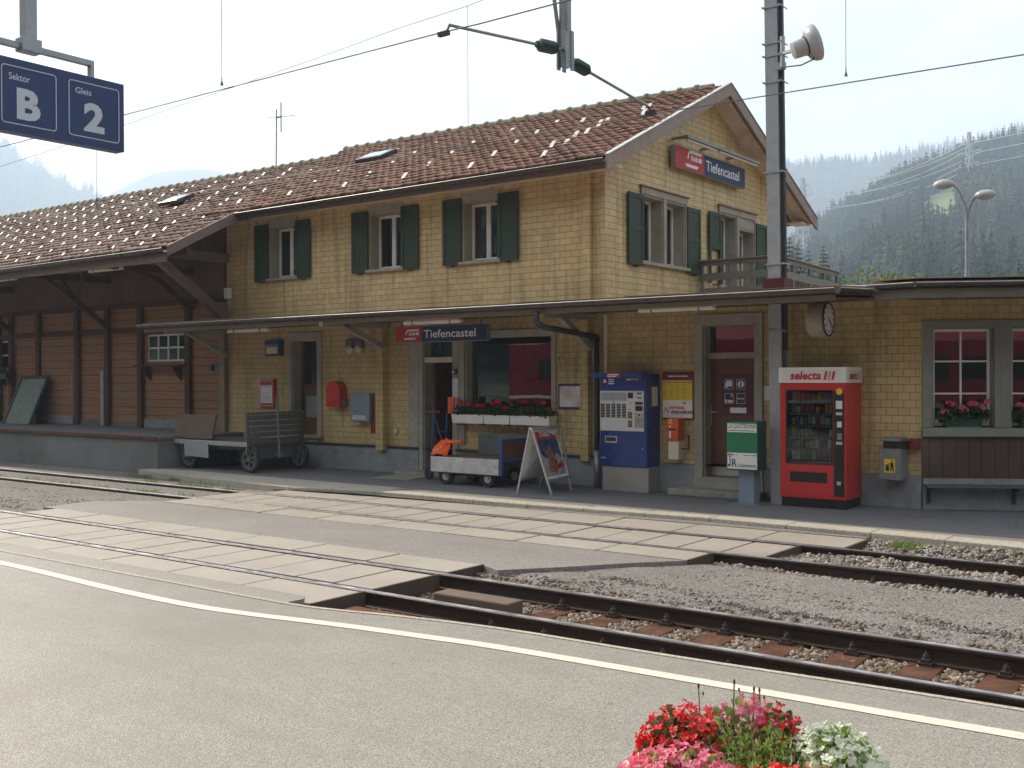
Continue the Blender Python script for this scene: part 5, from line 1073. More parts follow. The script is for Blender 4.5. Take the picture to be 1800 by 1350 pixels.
# ============================================================ NEWSPAPER BOX
NY = 13.98; t = T('newspaper_box', 'green newspaper dispenser box with white header on a grey post', 'newspaper box', (FX(1314, 880, 14.15), 14.15, 0))
x0, x1 = FX(1277.5, 785, NY), FX(1332, 785, NY); z0, z1 = FZ(1305, 827, NY), FZ(1305, 741, NY)
P('case', MB().box(x0, x1, NY, NY+.30, z0, z1), 'green_dark', t, bevel=.006); P('green_front', MB().box(x0+.004, x1-.004, NY-.006, NY-.001, z0+.01, z1-.005), 'green_box', t)
zh = z1-(z1-z0)*.22; P('header_sheet', MB().box(x0+.015, x1-.015, NY-.010, NY-.007, zh, z1-.03), 'white_paint', t); zl = z0+(z1-z0)*.36; P('lower_sheet', MB().box(x0+.015, x1-.008, NY-.010, NY-.007, z0+.02, zl), 'paper', t)
b = MB(); txt(b, 'LA QUOTIDIANA', (x0+.03, NY-.0105, zh+.045), (1, 0, 0), (0, 0, 1), w=(x1-x0)-.06, h=.075, bold=.0, shear=.22); P('title_lettering', b, 'lettering_black', t); P('green_rule', MB().box(x0+.03, x1-.03, NY-.0125, NY-.0105, zh+.018, zh+.028), 'green_box', t)
b = MB(); txt(b, 'R', (x0+.085, NY-.0105, z0+.05), (1, 0, 0), (0, 0, 1), w=.075, h=.11, bold=.01); txt(b, 'Lia Rumantscha', (x0+.175, NY-.0105, z0+.05), (1, 0, 0), (0, 0, 1), w=(x1-x0)-.20, h=.05); P('blue_lettering', b, 'blue_sign', t)
b = MB(); cxk = x0+.055; n_ = 20
for i in range(n_):
    a, c = 2*math.pi*i/n_, 2*math.pi*(i+1)/n_; b.quad(*[(cxk+r*math.cos(q)*1.15, NY-.0125, z0+.215+r*math.sin(q)) for r, q in ((.018, a), (.026, a), (.026, c), (.018, c))])
b.box(cxk-.006, cxk+.006, NY-.0128, NY-.0105, z0+.05, z0+.19); b.box(cxk-.03, cxk, NY-.0128, NY-.0105, z0+.055, z0+.085); P('key_emblem', b, 'blue_sign', t)
b = MB()
for k in range(4): b.box(x0+.03+.115*k, x0+.03+.115*k+(.095 if k != 1 else .02), NY-.0125, NY-.0105, zl-.035, zl-.027)
P('small_print', b, 'blue_sign', t)
px0, px1 = FX(1298, 850, 14.12), FX(1325, 850, 14.12); P('post', MB().box(px0, px1, 14.12, 14.34, .012, z0+.01), 'grey_metal_box', t, bevel=.004); P('foot_plate', MB().box(px0-.12, px1+.13, 14.02, 14.44, 0, .012), 'steel_grey', t)
# ============================================================ SNACK MACHINE
VY = 14.28; t = T('snack_vending_machine', 'large red snack vending machine with glass front and white illuminated header', 'vending machine', (FX(1429, 890, VY), 14.5, 0))
x0, x1 = FX(1371.5, 770, VY), FX(1487, 770, VY)-.0; XF = lambda px, py=770: FX(px, py, VY); ZV = lambda py, px=1429: FZ(px, py, VY)
VD = .62; ztop = ZV(673)
P('plinth', MB().box(x0+.01, x1-.01, VY+.02, VY+VD-.02, 0, ZV(876)), 'black', t, bevel=.004)
# cabinet with a real display recess
zw0, zw1 = ZV(815), ZV(687); xw0, xw1 = XF(1383), XF(1463)
b = MB().box(x0, x1, VY+.42, VY+VD, ZV(876), ztop); b.box(x0, xw0, VY, VY+.42, ZV(876), ztop); b.box(xw1, x1, VY, VY+.42, ZV(876), ztop); b.box(xw0, xw1, VY, VY+.42, ZV(876), zw0); b.box(xw0, xw1, VY, VY+.42, zw1, ztop); P('cabinet', b, 'red_paint', t)
b = MB().box(xw0+.001, xw1-.001, VY+.40, VY+.415, zw0, zw1).box(xw0+.001, xw0+.006, VY+.02, VY+.40, zw0, zw1).box(xw1-.006, xw1-.001, VY+.02, VY+.40, zw0, zw1); P('display_lining', b, 'black', t)
P('glass_front', MB().box(xw0, xw1, VY+.004, VY+.010, zw0, zw1), 'display_glass', t); b = MB()
for a in ((xw0-.012, xw0), (xw1, xw1+.012)): b.box(a[0], a[1], VY-.006, VY, zw0, zw1)
b.box(xw0-.012, xw1+.012, VY-.006, VY, zw0-.012, zw0).box(xw0-.012, xw1+.012, VY-.006, VY, zw1, zw1+.012); P('glass_trim', b, 'black', t)
P('control_strip', MB().box(XF(1466), XF(1484), VY-.012, VY-.001, ZV(870), ZV(686)), 'black', t, bevel=.003)
P('instruction_sticker', MB().box(XF(1470), XF(1481), VY-.016, VY-.0125, ZV(718), ZV(704)), 'paper', t); P('coin_slot_plate', MB().box(XF(1472), XF(1480), VY-.016, VY-.0125, ZV(750), ZV(740)), 'paper', t)
b = MB()
for i in range(3):
    for j in range(4): b.box(XF(1472.5+2.8*i), XF(1474.2+2.8*i), VY-.016, VY-.0125, ZV(762.5+2.8*j), ZV(760.8+2.8*j))
b.box(XF(1470), XF(1481), VY-.0155, VY-.0125, ZV(729), ZV(724)).box(XF(1470), XF(1481), VY-.0155, VY-.0125, ZV(780), ZV(775)).box(XF(1471.5), XF(1478.5), VY-.016, VY-.0125, ZV(850), ZV(844)); P('keypad', b, 'alu', t)
P('yellow_badge', MB().lathe((XF(1476), VY-.0125, ZV(688)), [(.045, 0), (.045, .003)], (0, -1, 0), 24), 'yellow_badge_m' if False else 'yellow_print', t); P('pickup_flap', MB().box(XF(1389), XF(1454), VY-.006, VY-.001, ZV(848), ZV(830)), 'black', t, bevel=.004)
hd = P('header_box', MB().box(x0-.012, x1+.012, VY-.03, VY+VD+.01, ztop, ZV(645.5)), 'white_paint', t, bevel=.006)
hz0, hz1 = ztop+.02, ZV(645.5)-.035; P('header_panel', MB().box(x0+.05, x1-.06, VY-.034, VY-.031, hz0, hz1), 'lettering_lilac' if 'lettering_lilac' in MATS else 'paper', hd); P('side_panel', MB().box(x1+.013, x1+.016, VY+.05, VY+VD-.04, hz0, hz1), 'paper', hd)
b = MB(); hh = hz1-hz0; txt(b, 'selecta', (x0+.16, VY-.0345, hz0+hh*.14), (1, 0, 0), (0, 0, 1), w=.44, h=hh*.74, bold=.035, shear=.18)
def bars(mb, o, ux, s):
    for k in (0, 2): 
        q = o+ux*(k*.055*s); mb.add([q+ux*a*s+Vector((0, 0, c)) for a, c in ((0, 0), (.035, 0), (.06, hh*.72), (.025, hh*.72))], [(0, 1, 2, 3)])
bars(b, Vector((x0+.64, VY-.0375, hz0+hh*.14)), Vector((1, 0, 0)), 1.); txt(b, 'selecta', (x1+.0165, VY+.09, hz0+hh*.14), (0, 1, 0), (0, 0, 1), w=.30, h=hh*.74, bold=.03, shear=.1); bars(b, Vector((x1+.0195, VY+.42, hz0+hh*.14)), Vector((0, 1, 0)), .7); P('red_lettering', b, 'lettering_red', hd)
M('pale_red', (.55, .28, .28), .4); b = MB(); o = Vector((x0+.695, VY-.0375, hz0+hh*.14)); b.add([o+Vector((a, 0, c)) for a, c in ((0, 0), (.035, 0), (.06, hh*.72), (.025, hh*.72))], [(0, 1, 2, 3)]); P('pale_stroke', b, 'pale_red', hd)
cols = [(.30, .05, .04), (.45, .32, .05), (.12, .22, .10), (.08, .12, .30), (.40, .38, .34), (.20, .10, .05), (.45, .16, .05), (.50, .48, .44)]
for i, c in enumerate(cols): M(f'snack_{i}', c, .35, sc=40, var=.5, world=True)
g = random.Random(11); nz = 6
shb = MB(); tags_ = MB()
for r in range(nz):
    z = zw0+.04+(zw1-zw0-.02)*r/nz; shb.box(xw0+.01, xw1-.01, VY+.07, VY+.39, z-.014, z-.002); shb.box(xw0+.01, xw1-.01, VY+.055, VY+.07, z-.034, z+.004)
    for k in range(14): xx = xw0+.03+k*(xw1-xw0-.05)/14; tags_.box(xx, xx+.014, VY+.050, VY+.0545, z-.024, z-.010)
P('shelf', shb, 'dark_steel', t); P('price_tags', tags_, 'paper', t)
grp = {i: MB() for i in range(len(cols))}
for r in range(nz):
    z = zw0+.04+(zw1-zw0-.02)*r/nz; k = xw0+.03
    while k < xw1-.07:
        w_ = g.uniform(.045, .085); h_ = g.uniform(.08, .135) if r > 0 else g.uniform(.13, .17); i = g.randrange(len(cols))
        if g.random() < .88:
            for dd_ in range(2): grp[i].ob(Vector((k+w_/2, VY+.12+.11*dd_, z+h_/2+.003)), Vector((1, g.uniform(-.1, .1), g.uniform(-.12, .12))).normalized(), Vector((0, 1, 0)), Vector((0, 0, 1)), w_*.45, .018, h_/2)
        k += w_
for i, q in grp.items(): P('snack_packets', q, f'snack_{i}', t, bevel=.004)
# ============================================================ LITTER BIN, ASHTRAY, BENCH
LY = 14.62; t = T('litter_bin', 'grey metal wall litter bin with hood and yellow sticker', 'litter bin', (FX(1565, 840, LY), 14.8, .2)); X_ = lambda px: FX(px, 800, LY); Z_ = lambda py: FZ(1565, py, LY)
P('body', MB().box(X_(1545), X_(1584), LY, YF-.03, Z_(844), Z_(789)), 'bin_grey', t, bevel=.008); P('hood', MB().box(X_(1546), X_(1583), LY-.01, YF-.03, Z_(776), Z_(770)), 'bin_grey', t, bevel=.006); P('neck', MB().box(X_(1550), X_(1590)-.02, LY+.06, YF-.035, Z_(789), Z_(776)), 'black', t)
P('sticker', MB().box(X_(1554.5), X_(1573.5), LY-.004, LY-.001, Z_(831), Z_(807)), 'yellow_print', t); b = MB(); yy = LY-.007
b.box(X_(1557), X_(1563), yy, yy+.002, Z_(828), Z_(818)); b.box(X_(1556.5), X_(1563.8), yy, yy+.002, Z_(817.5), Z_(816.5)); b.lathe((X_(1567.5), LY-.005, Z_(810.5)), [(.012, 0), (.012, .002)], (0, -1, 0), 12)
b.add([(X_(a), yy, Z_(c)) for a, c in ((1565.5, 813), (1570.5, 813), (1571.5, 829), (1569.5, 829), (1568, 821), (1566.5, 829), (1564.8, 829))], [(0, 1, 2, 3, 4, 5, 6)]); b.bar((X_(1566), yy, Z_(814)), (X_(1561), yy, Z_(815.5)), .004, .008, up=(0, 1, 0)); P('tidy_man_pictogram', b, 'lettering_black', t)
wbox('ashtray_box', 1598, 771, 1615, 790, .10, 'red_dk', 'small red ashtray box beside the litter bin', 'ashtray')
t = T('wall_bench', 'low grey plank bench running under the bay windows', 'bench', W0+WD*2+Vector((nW.x*.2, nW.y*.2, 0)))
b = MB().fb(WNG, .0, 6, .06, .16, .325, .355); b.fb(WNG, .0, 6, .19, .32, .325, .355); P('seat_planks', b, 'bench_grey', t, bevel=.006)
for u in (.05, 1.15, 2.2, 3.4): P('bracket', MB().fb(WNG, u, u+.05, .03, .30, .29, .324).fb(WNG, u, u+.05, .03, .07, .1, .29), 'dark_steel', t)
# ============================================================ MAST
mt = T('catenary_mast', 'tall galvanised steel mast piercing the canopy between door and snack machine', 'mast', (-6.19, 14.5, 0))
bx, by = ony(1367, 560, 14.5).x, 14.5; ln_ = Vector((-.075/3.2*.55, 0, 1))
def mp_(z): return Vector((bx-.012*(z-2.5), by, z))
b = MB(); w2, d2_ = .095, .10
def prof_col(mb, x0, x1, y0, y1, z0=0, z1=9.0):
    a, c = mp_(z0), mp_(z1); mb.add([(p.x+x, p.y+y, p.z) for p in (a, c) for x, y in ((x0, y0), (x1, y0), (x1, y1), (x0, y1))], [(0, 3, 2, 1), (4, 5, 6, 7), (0, 1, 5, 4), (1, 2, 6, 5), (2, 3, 7, 6), (3, 0, 4, 7)])
prof_col(b, -w2, w2, -d2_, -d2_+.015); prof_col(b, -w2, w2, d2_-.015, d2_); prof_col(b, -.006, .006, -d2_+.015, d2_-.015); P('column', b, 'galv', mt)
b = MB(); prof_col(b, w2+.004, w2+.055, -.05, .01, 2.2); P('cable_duct', b, 'dark_steel', mt)
b = MB()
for py in (14, 78, 100, 146, 304, 465, 582):
    z = ony(1367, py, 14.5).z; p = mp_(z); b.box(p.x-w2-.03, p.x+w2+.07, by-d2_-.02, by-d2_-.004, z-.012, z+.012); b.tube((p.x-w2-.015, by-.16, z), (p.x-w2-.015, by+.12, z), .009, 6); b.tube((p.x+w2+.06, by-.16, z), (p.x+w2+.06, by+.12, z), .009, 6)
P('clamps', b, 'galv', mt); P('base_collar', MB().box(bx-.16, bx+.16, by-.15, by+.15, 3.06, 3.22), 'maroon', mt)
fp = ony(1424, 78, 14.3); t = T('floodlight', 'round white floodlight with domed back bracketed to the mast top', 'floodlight', fp-Vector((0, 0, .2)))
ax = Vector((.62, .42, .28)).normalized(); P('housing', MB().lathe(fp-ax*.06, [(.05, -.20), (.115, -.19), (.125, -.05), (.13, .0)], ax, 28), 'light_shell', t, smooth=False, bevel=.004)
P('reflector', MB().lathe(fp-ax*.06, [(.13, 0), (.20, .03), (.245, .09), (.255, .15), (.24, .155)], ax, 32), 'light_shell', t, smooth=True); P('ring', MB().lathe(fp-ax*.075, [(.137, 0), (.137, .03)], ax, 28), 'dark_steel', t)
q = mp_(fp.z); b = MB().bar((q.x+.12, 14.42, fp.z-.02), fp-ax*.12, .05, .04).tube((q.x+.17, 14.40, fp.z-.22), (q.x+.17, 14.40, fp.z+.22), .035, 10).box(q.x+.08, q.x+.2, 14.38, 14.46, fp.z-.24, fp.z-.14); P('bracket', b, 'galv', t); P('cable', MB().path([fp-ax*.02+Vector((.08, 0, -.05)), fp+Vector((.06, -.02, -.22)), fp+Vector((-.12, -.02, -.27)), Vector((q.x+.16, 14.38, fp.z-.22))], .01, 6), 'dark_steel', t)
# ============================================================ HANGING CATENARY SUPPORT
HX, HY = -6.13, 9.1; t = T('catenary_support', 'perforated hanging steel post with two insulated arms holding the wires', 'catenary support', (HX, HY, 4.98))
b = MB(); zl, zt = ony(992, 124, HY).z, ony(992, 55, HY).z
for sx_, sy_ in ((-1, -1), (1, -1), (1, 1), (-1, 1)): b.bar((HX+sx_*.05, HY+sy_*.05, zl), (HX+sx_*.05, HY+sy_*.05, zt), .018, .05)
b.box(HX-.05, HX+.05, HY-.052, HY-.044, zl+.02, zt); b.box(HX+.044, HX+.052, HY-.05, HY+.05, zl+.02, zt); P('perforated_foot', b, 'steel_grey', t)
b = MB()
for k in range(9): z = zl+.04+k*.04; b.lathe((HX-.02, HY-.0525, z), [(.006, 0), (.006, .002)], (0, -1, 0), 8); b.lathe((HX+.0525, HY+.0, z), [(.006, 0), (.006, .002)], (1, 0, 0), 8)
P('bolt_holes', b, 'black', t); b = MB().box(HX-.045, HX+.045, HY-.045, HY+.045, zt-.02, 8.2); P('stem', b, 'steel_grey', t)
b = MB().bar((HX-.05, HY-.05, zt-.02), (HX-.28, HY-.35, 8.2), .03).bar((HX+.05, HY-.05, zt-.02), (HX+.28, HY-.35, 8.2), .03); P('brace', b, 'steel_grey', t)
def arm(p, q, lab):
    p, q = Vector(p), Vector(q); d_ = (q-p).normalized(); a, c = p+d_*.10, p+d_*.40
    i_ = P('insulator', MB().lathe(a, [(.03, 0), (.06, .02)]+[(r, .03+k*.022) for k in range(11) for r in ((.068 if k % 2 else .042),)]+[(.035, .29)], d_, 18), 'insulator', t, label=lab)
    b = MB().tube(p, a, .018, 8).tube(a+d_*.28, q, .016, 8); P('arm', b, 'steel_grey', t)
    return d_
wl = ony(790, 44, 7.45); arm((HX, HY-.06, ony(985, 92, HY).z), wl, 'dark green insulator on the left arm'); P('registration_clamp', MB().path([wl, wl+Vector((0, -.04, -.07)), wl+Vector((0, -.08, -.09))], .012, 6).box(wl.x-.06, wl.x+.06, wl.y-.10, wl.y-.06, wl.z-.12, wl.z-.08), 'dark_steel', t)
wr = ony(1138, 186, 10.85); arm((HX, HY+.06, ony(1000, 102, HY).z), wr, 'dark green insulator on the right arm'); P('registration_clamp', MB().path([wr, wr+Vector((.02, .05, -.06))], .012, 6).box(wr.x-.05, wr.x+.08, wr.y+.03, wr.y+.07, wr.z-.10, wr.z-.05), 'dark_steel', t)
# wires
def wire(name, pts, r, label, cat='wire'):
    b = MB()
    for p, q in zip(pts, pts[1:]): b.tube(p, q, r, 6)
    p0 = Vector(pts[0]); return P(name, b, 'wire', label=label, cat=cat, loc=p0)
z2 = 4.97; wy2 = 7.37; wire('contact_wire', [(-60, wy2, z2), (wl.x, wy2, z2), (-5.9, wy2, z2-.01), (8, 7.25, z2)], .0065, 'overhead contact wire above the front track')
wire('contact_wire', [(-60, 10.9, 4.90), (wr.x+.0, 10.9, wr.z-.09), (2, 10.9, ony(1800, 95, 10.9).z-.05), (8, 10.9, 4.9)], .0065, 'overhead contact wire above the rear track, passing in front of the roof')
mpts = [ony(px, py, 10.9) for px, py in ((846, 1), (823, 10), (700, 50), (555, 103), (390, 160), (126, 252), (0, 293))]; mpts = [mpts[0]+(mpts[0]-mpts[1])*6]+mpts+[Vector((-32, 10.9, 6.15)), Vector((-60, 10.9, 6.6))]
wire('messenger_wire', mpts, .0045, 'sagging messenger wire of the rear track crossing the white sky')
zm2 = 6.2; wire('messenger_wire', [(-40, wy2, 9.5), (-18, wy2, 7.9), (-9, wy2, 7.6), (-5.9, wy2, 8.0), (8, 7.3, 7.6)], .0045, 'messenger wire of the front track above the picture')
def dropper(px, py0, py1, Y, lab, z0=None):
    p, q = ony(px, py1, Y), ony(px, py0, Y); q = Vector((p.x, Y, q.z if z0 is None else z0)); b = MB().tube(p, q, .0035, 5).tube(p, p+Vector((0, 0, .045)), .018, 8, .008).tube(p+Vector((0, 0, .045)), p+Vector((0, 0, .09)), .006, 6)
    P('dropper_wire', b, 'wire', label=lab, cat='wire', loc=p, group='droppers of the overhead line')
dropper(823, 10, 243, 10.9, 'thin dropper wire ending in front of the roof ridge'); dropper(170, 238, 355, 10.9, 'thin dropper wire behind the sector sign'); dropper(390, 30, 150, wy2, 'dropper wire in the open sky left of the antenna', 7.75); dropper(1487, -200, 134, 10.9, 'dropper wire right of the floodlight')
# ============================================================ SECTOR SIGN
t = T('platform_sign', 'dark blue hanging platform sign reading Sektor B and Gleis 2', 'sign', (-6.0, 3.5, 3.3)); SX = -6.0
PX = lambda px, py: onx(px, py, SX)
pTR, pBR, pTL, pBL = PX(218, 145), PX(216, 262), PX(-20, 95), PX(-20, 229)
zt, zb = (pTR.z+pTL.z)/2, (pBR.z+pBL.z)/2; yR = pTR.y; yL = pTL.y-.12
sfx = (Vector((SX, 0, 0)), Vector((0, 1, 0)), Vector((1, 0, 0)))
P('case', MB().fb(sfx, yL, yR, -.09, 0, zb, zt), 'blue_sign', t, bevel=.004)
def rrect(mb, u0, u1, z0, z1, r, th, w=.004):
    def loop(u0, u1, z0, z1, r):
        out = []
        for cx_, cz_, a0 in ((u1-r, z1-r, 0), (u0+r, z1-r, 90), (u0+r, z0+r, 180), (u1-r, z0+r, 270)):
            for k in range(6): a = math.radians(a0+18*k); out.append((cx_+r*math.cos(a), cz_+r*math.sin(a)))
        return out
    A, B_ = loop(u0, u1, z0, z1, r), loop(u0+th, u1-th, z0+th, z1-th, r-th); n = len(A)
    mb.add([(SX+w, u, z) for u, z in A+B_], [(i, (i+1) % n, n+(i+1) % n, n+i) for i in range(n)])
u = lambda px, py: PX(px, py).y
b = MB(); e0, e1 = u(0, 170)+.005, u(99, 180); f0, f1 = u(120, 180), u(209, 190); zz0, zz1 = zb+.045, zt-.045
rrect(b, e0, e1, zz0, zz1, .022, .006); rrect(b, f0, f1, zz0, zz1, .022, .006); P('rounded_frames', b, 'lettering_grey', t)
b = MB(); H_ = zz1-zz0; txt(b, 'Sektor', (SX, u(15, 133), zz1-H_*.245), (0, 1, 0), (0, 0, 1), w=u(52, 138)-u(15, 133), h=H_*.12, bold=.012); txt(b, 'B', (SX, u(29, 180), zz0+H_*.10), (0, 1, 0), (0, 0, 1), w=u(71, 180)-u(29, 180), h=H_*.54, bold=.045)
txt(b, 'Gleis', (SX, u(132, 155), zz1-H_*.225), (0, 1, 0), (0, 0, 1), w=u(160, 160)-u(132, 155), h=H_*.11, bold=.012); txt(b, '2', (SX, u(147, 205), zz0+H_*.12), (0, 1, 0), (0, 0, 1), w=u(183, 205)-u(147, 205), h=H_*.53, bold=.045); P('lettering', b, 'lettering_grey', t)
b = MB(); yb1 = u(170, 110); zbar = PX(120, 98).z; b.fb(sfx, yL-.3, yb1, -.065, -.025, zbar-.017, zbar+.017); b.fb(sfx, yb1-.025, yb1, -.065, -.025, zt, zbar-.017); P('hanger_bar', b, 'steel_grey', t, bevel=.002)
yp = u(57, 60); b = MB().fb(sfx, yp-.035, yp+.035, -.08, -.01, zbar+.02, 5.6); P('post', b, 'steel_grey', t); b = MB().fb(sfx, yp-.06, yp+.06, -.085, .0, zbar-.03, zbar+.05); P('clamp_plate', b, 'steel_grey', t, bevel=.003)
# antenna on roof, street lamp
t = T('roof_antenna', 'thin roof aerial with a crossed rod behind the ridge', 'antenna', ony(485, 300, 18.9)); p = ony(485, 300, 18.9); q = ony(486, 192, 18.9); P('pole', MB().tube(p-Vector((0, 0, .5)), q, .018, 8), 'steel_grey', t); c = ony(494, 205, 18.9)
P('rods', MB().tube((c.x, c.y, ony(494, 232, 18.9).z), (c.x, c.y, ony(494, 180, 18.9).z), .016, 6).tube(ony(469, 207, 18.9), ony(519, 203, 18.9), .008, 6).tube((q.x, q.y, c.z), c, .02, 6), 'dark_steel', t)
t = T('street_lamp', 'double-headed street lamp with curved arms behind the wing roof', 'street lamp', (ony(1700, 495, 30).x, 30, 0)); xl = ony(1700, 495, 30).x; zt_ = ony(1700, 372, 30).z
P('pole', MB().tube((xl, 30, 0), (xl, 30, 4.5), .075, 12).tube((xl, 30, 4.5), (xl, 30, zt_-.3), .055, 12), 'steel_grey', t)
for px, py, s in ((1665, 322, 0), (1722, 342, 1)):
    hd_ = ony(px, py, 30); pts = [Vector((xl, 30, zt_-.4))]; e_ = hd_
    for k in range(1, 7): a = k/6; pts.append(Vector((xl+(e_.x-xl)*(a**1.8), 30, zt_-.4+(e_.z-zt_+.4)*math.sin(a*math.pi/2)**.9)))
    P('arm', MB().path(pts, .045, 8), 'steel_grey', t); P('lamp_head', MB().ball(hd_+Vector((-.10 if not s else .14, 0, -.02)), .27, 16, 8, (1, .55, .5)), 'light_shell', t, smooth=True)
# ============================================================ LUGGAGE CARTS
def wheel(t, c, r, w, spokes=6, hub='cart_grey'):
    o = P('wheel', MB().lathe(Vector(c)-Vector((0, w/2, 0)), [(r*(.74 if spokes else .50), w*.1), (r*(.78 if spokes else .54), 0), (r*.93, 0), (r, w*.2), (r, w*.8), (r*.93, w), (r*(.78 if spokes else .54), w), (r*(.74 if spokes else .5), w*.9)], (0, 1, 0), 28, caps=False), 'rubber', t)
    b = MB().lathe(Vector(c)-Vector((0, w*.42, 0)), [(r*.66, 0), (r*.74, 0), (r*.74, w*.84), (r*.66, w*.84)], (0, 1, 0), 28) if spokes else MB().lathe(Vector(c)-Vector((0, w*.40, 0)), [(r*.18, 0), (r*.24, .015), (r*.44, .0), (r*.51, .0), (r*.51, w*.8)], (0, 1, 0), 28)
    if spokes:
        # open rim as ring of quads, spokes and hub
        b = MB(); n = 28
        for i in range(n):
            a, a2 = 2*math.pi*i/n, 2*math.pi*(i+1)/n
            for yy in (-w*.42, w*.42): b.quad(*[(c[0]+q*math.cos(g_), c[1]+yy, c[2]+q*math.sin(g_)) for q, g_ in ((r*.64, a), (r*.75, a), (r*.75, a2), (r*.64, a2))])
            b.quad(*[(c[0]+r*.64*math.cos(g_), c[1]+yy, c[2]+r*.64*math.sin(g_)) for g_, yy in ((a, -w*.42), (a2, -w*.42), (a2, w*.42), (a, w*.42))])
        for i in range(spokes): a = 2*math.pi*i/spokes+.3; b.bar(c, (c[0]+r*.66*math.cos(a), c[1], c[2]+r*.66*math.sin(a)), w*.5, .035, up=(0, 1, 0))
    b.lathe(Vector(c)-Vector((0, w*.6, 0)), [(r*.2, 0), (r*.2, w*1.2)], (0, 1, 0), 14)
    P('rim', b, hub, o); return o
t = T('luggage_cart', 'old grey flat luggage cart with spoked wheels and slatted end rack by the dock', 'luggage cart', (-17.3, 13.9, 0)); cy0, cy1 = 13.22, 14.62
A = ony(288, 769, cy0); Bq = ony(432, 781, cy0); zb = (A.z+Bq.z)/2; xa, xb = A.x, Bq.x
P('deck', MB().box(xa, xb+.07, cy0, cy1, zb-.07, zb), 'cart_wood', t, bevel=.008); P('edge_rail', MB().box(xa-.02, xb+.06, cy0-.03, cy0-.001, zb-.075, zb+.012).box(xa-.03, xa-.001, cy0-.03, cy1, zb-.075, zb+.012), 'galv', t, bevel=.005)
P('frame', MB().box(xa+.1, xb+.03, cy0+.15, cy0+.22, zb-.16, zb-.071).box(xa+.1, xb+.03, cy1-.22, cy1-.15, zb-.16, zb-.071).box(xa+.4, xa+.5, cy0+.1, cy1-.1, .25, zb-.08).box(xb-.1, xb+.0, cy0+.1, cy1-.1, .25, zb-.08), 'cart_grey', t)
for px, py in ((322, 824), (424, 833)):
    p = onz(px, py, 0); r = .27; wheel(t, (p.x, cy0+.10, r), r, .09); wheel(t, (p.x+.05, cy1-.12, r), r, .09)
m_ = ony(345, 790, cy0-.05); P('hanging_plate', MB().ob(Vector((m_.x, cy0-.05, m_.z)), Vector((1, 0, -.02)).normalized(), Vector((0, 1, 0)), Vector((0, -.06, 1)).normalized(), .38, .008, .145), 'galv', t)
P('front_board', MB().ob(Vector((xa+.75, cy0+.22, zb+.26)), Vector((1, 0, 0)), Vector((0, .97, -.22)), Vector((0, .22, .97)), .62, .018, .25), 'timber_grey', t, bevel=.004)
x_ = xb+.0; e1 = ony(440, 730, cy0).z
b = MB().box(x_, x_+.06, cy0-.02, cy0+.04, .35, e1).box(x_, x_+.06, cy1-.04, cy1+.02, .35, e1).box(x_-.01, x_+.07, cy0-.02, cy1+.02, e1, e1+.05).box(x_, x_+.06, cy0+.04, cy1-.04, zb+.02, zb+.08)
P('rack_frame', b, 'cart_wood', t, bevel=.004); b = MB()
for k in range(4): z = zb+.10+k*(e1-zb-.1)/4; b.box(x_+.015, x_+.04, cy0+.04, cy1-.04, z, z+(e1-zb-.1)/4-.012)
P('rack_slats', b, 'cart_grey', t); hp = ony(492, 790, 13.6); tp = ony(487, 706, 13.6); hp.z = .30
b = MB().tube(hp, tp, .024, 8); n_ = 16
for i in range(n_):
    a, a2 = 2*math.pi*i/n_, 2*math.pi*(i+1)/n_; b.tube(tp+Vector((.055*math.cos(a), 0, .055+.055*math.sin(a))), tp+Vector((.055*math.cos(a2), 0, .055+.055*math.sin(a2))), .010, 6)
P('pull_handle', b, 'cart_grey', t); P('steering_bracket', MB().bar((x_+.05, 13.9, .35), hp+Vector((0, .02, .05)), .10, .06), 'cart_grey', t)
# second cart
t = T('luggage_cart', 'low four-wheeled platform cart with whitish side board and blue end frame', 'luggage cart', (-11.5, 14.2, 0)); cy0, cy1 = 13.72, 14.62
xa, xb = ony(757, 815, cy0).x, ony(876, 815, cy0).x; zt, zl = ony(815, 805, cy0).z, ony(815, 832, cy0).z
P('side_board', MB().box(xa, xb, cy0, cy0+.03, zl, zt), 'cart_white', t, bevel=.004); P('deck', MB().box(xa+.01, xb+.02, cy0+.031, cy1, zt-.06, zt-.01), 'cart_wood', t)
P('back_board', MB().box(xa+.35, xb+.35, cy1-.03, cy1, zt, zt+.36), 'cart_grey', t, bevel=.004); xe = xb+.02
b = MB().box(xe, xe+.05, cy0, cy0+.05, zl, zt+.33).box(xe, xe+.05, cy1-.05, cy1, zl, zt+.36).box(xe, xe+.05, cy0+.05, cy1-.05, zt+.28, zt+.33).box(xe, xe+.05, cy0+.05, cy1-.05, zt-.06, zt-.01).box(xa, xe, cy0+.04, cy0+.07, zl-.02, zl-.002); P('blue_end_frame', b, 'blue_paint', t, bevel=.004); P('end_panel', MB().box(xe+.012, xe+.035, cy0+.05, cy1-.05, zt, zt+.28), 'wood_door', t)
for px in (784, 858):
    p = ony(px, 840, cy0+.1); wheel(t, (p.x, cy0+.12, .15), .15, .09, 0, 'cart_white')
    wheel(t, (p.x+.08, cy1-.15, .15), .15, .09, 0, 'cart_white')
P('axle', MB().box(xa+.1, xb-.1, cy0+.2, cy0+.26, .15, zl).box(xa+.25, xa+.32, cy0+.1, cy1-.1, .13, .18).box(xb-.35, xb-.28, cy0+.1, cy1-.1, .13, .18), 'dark_steel', t)
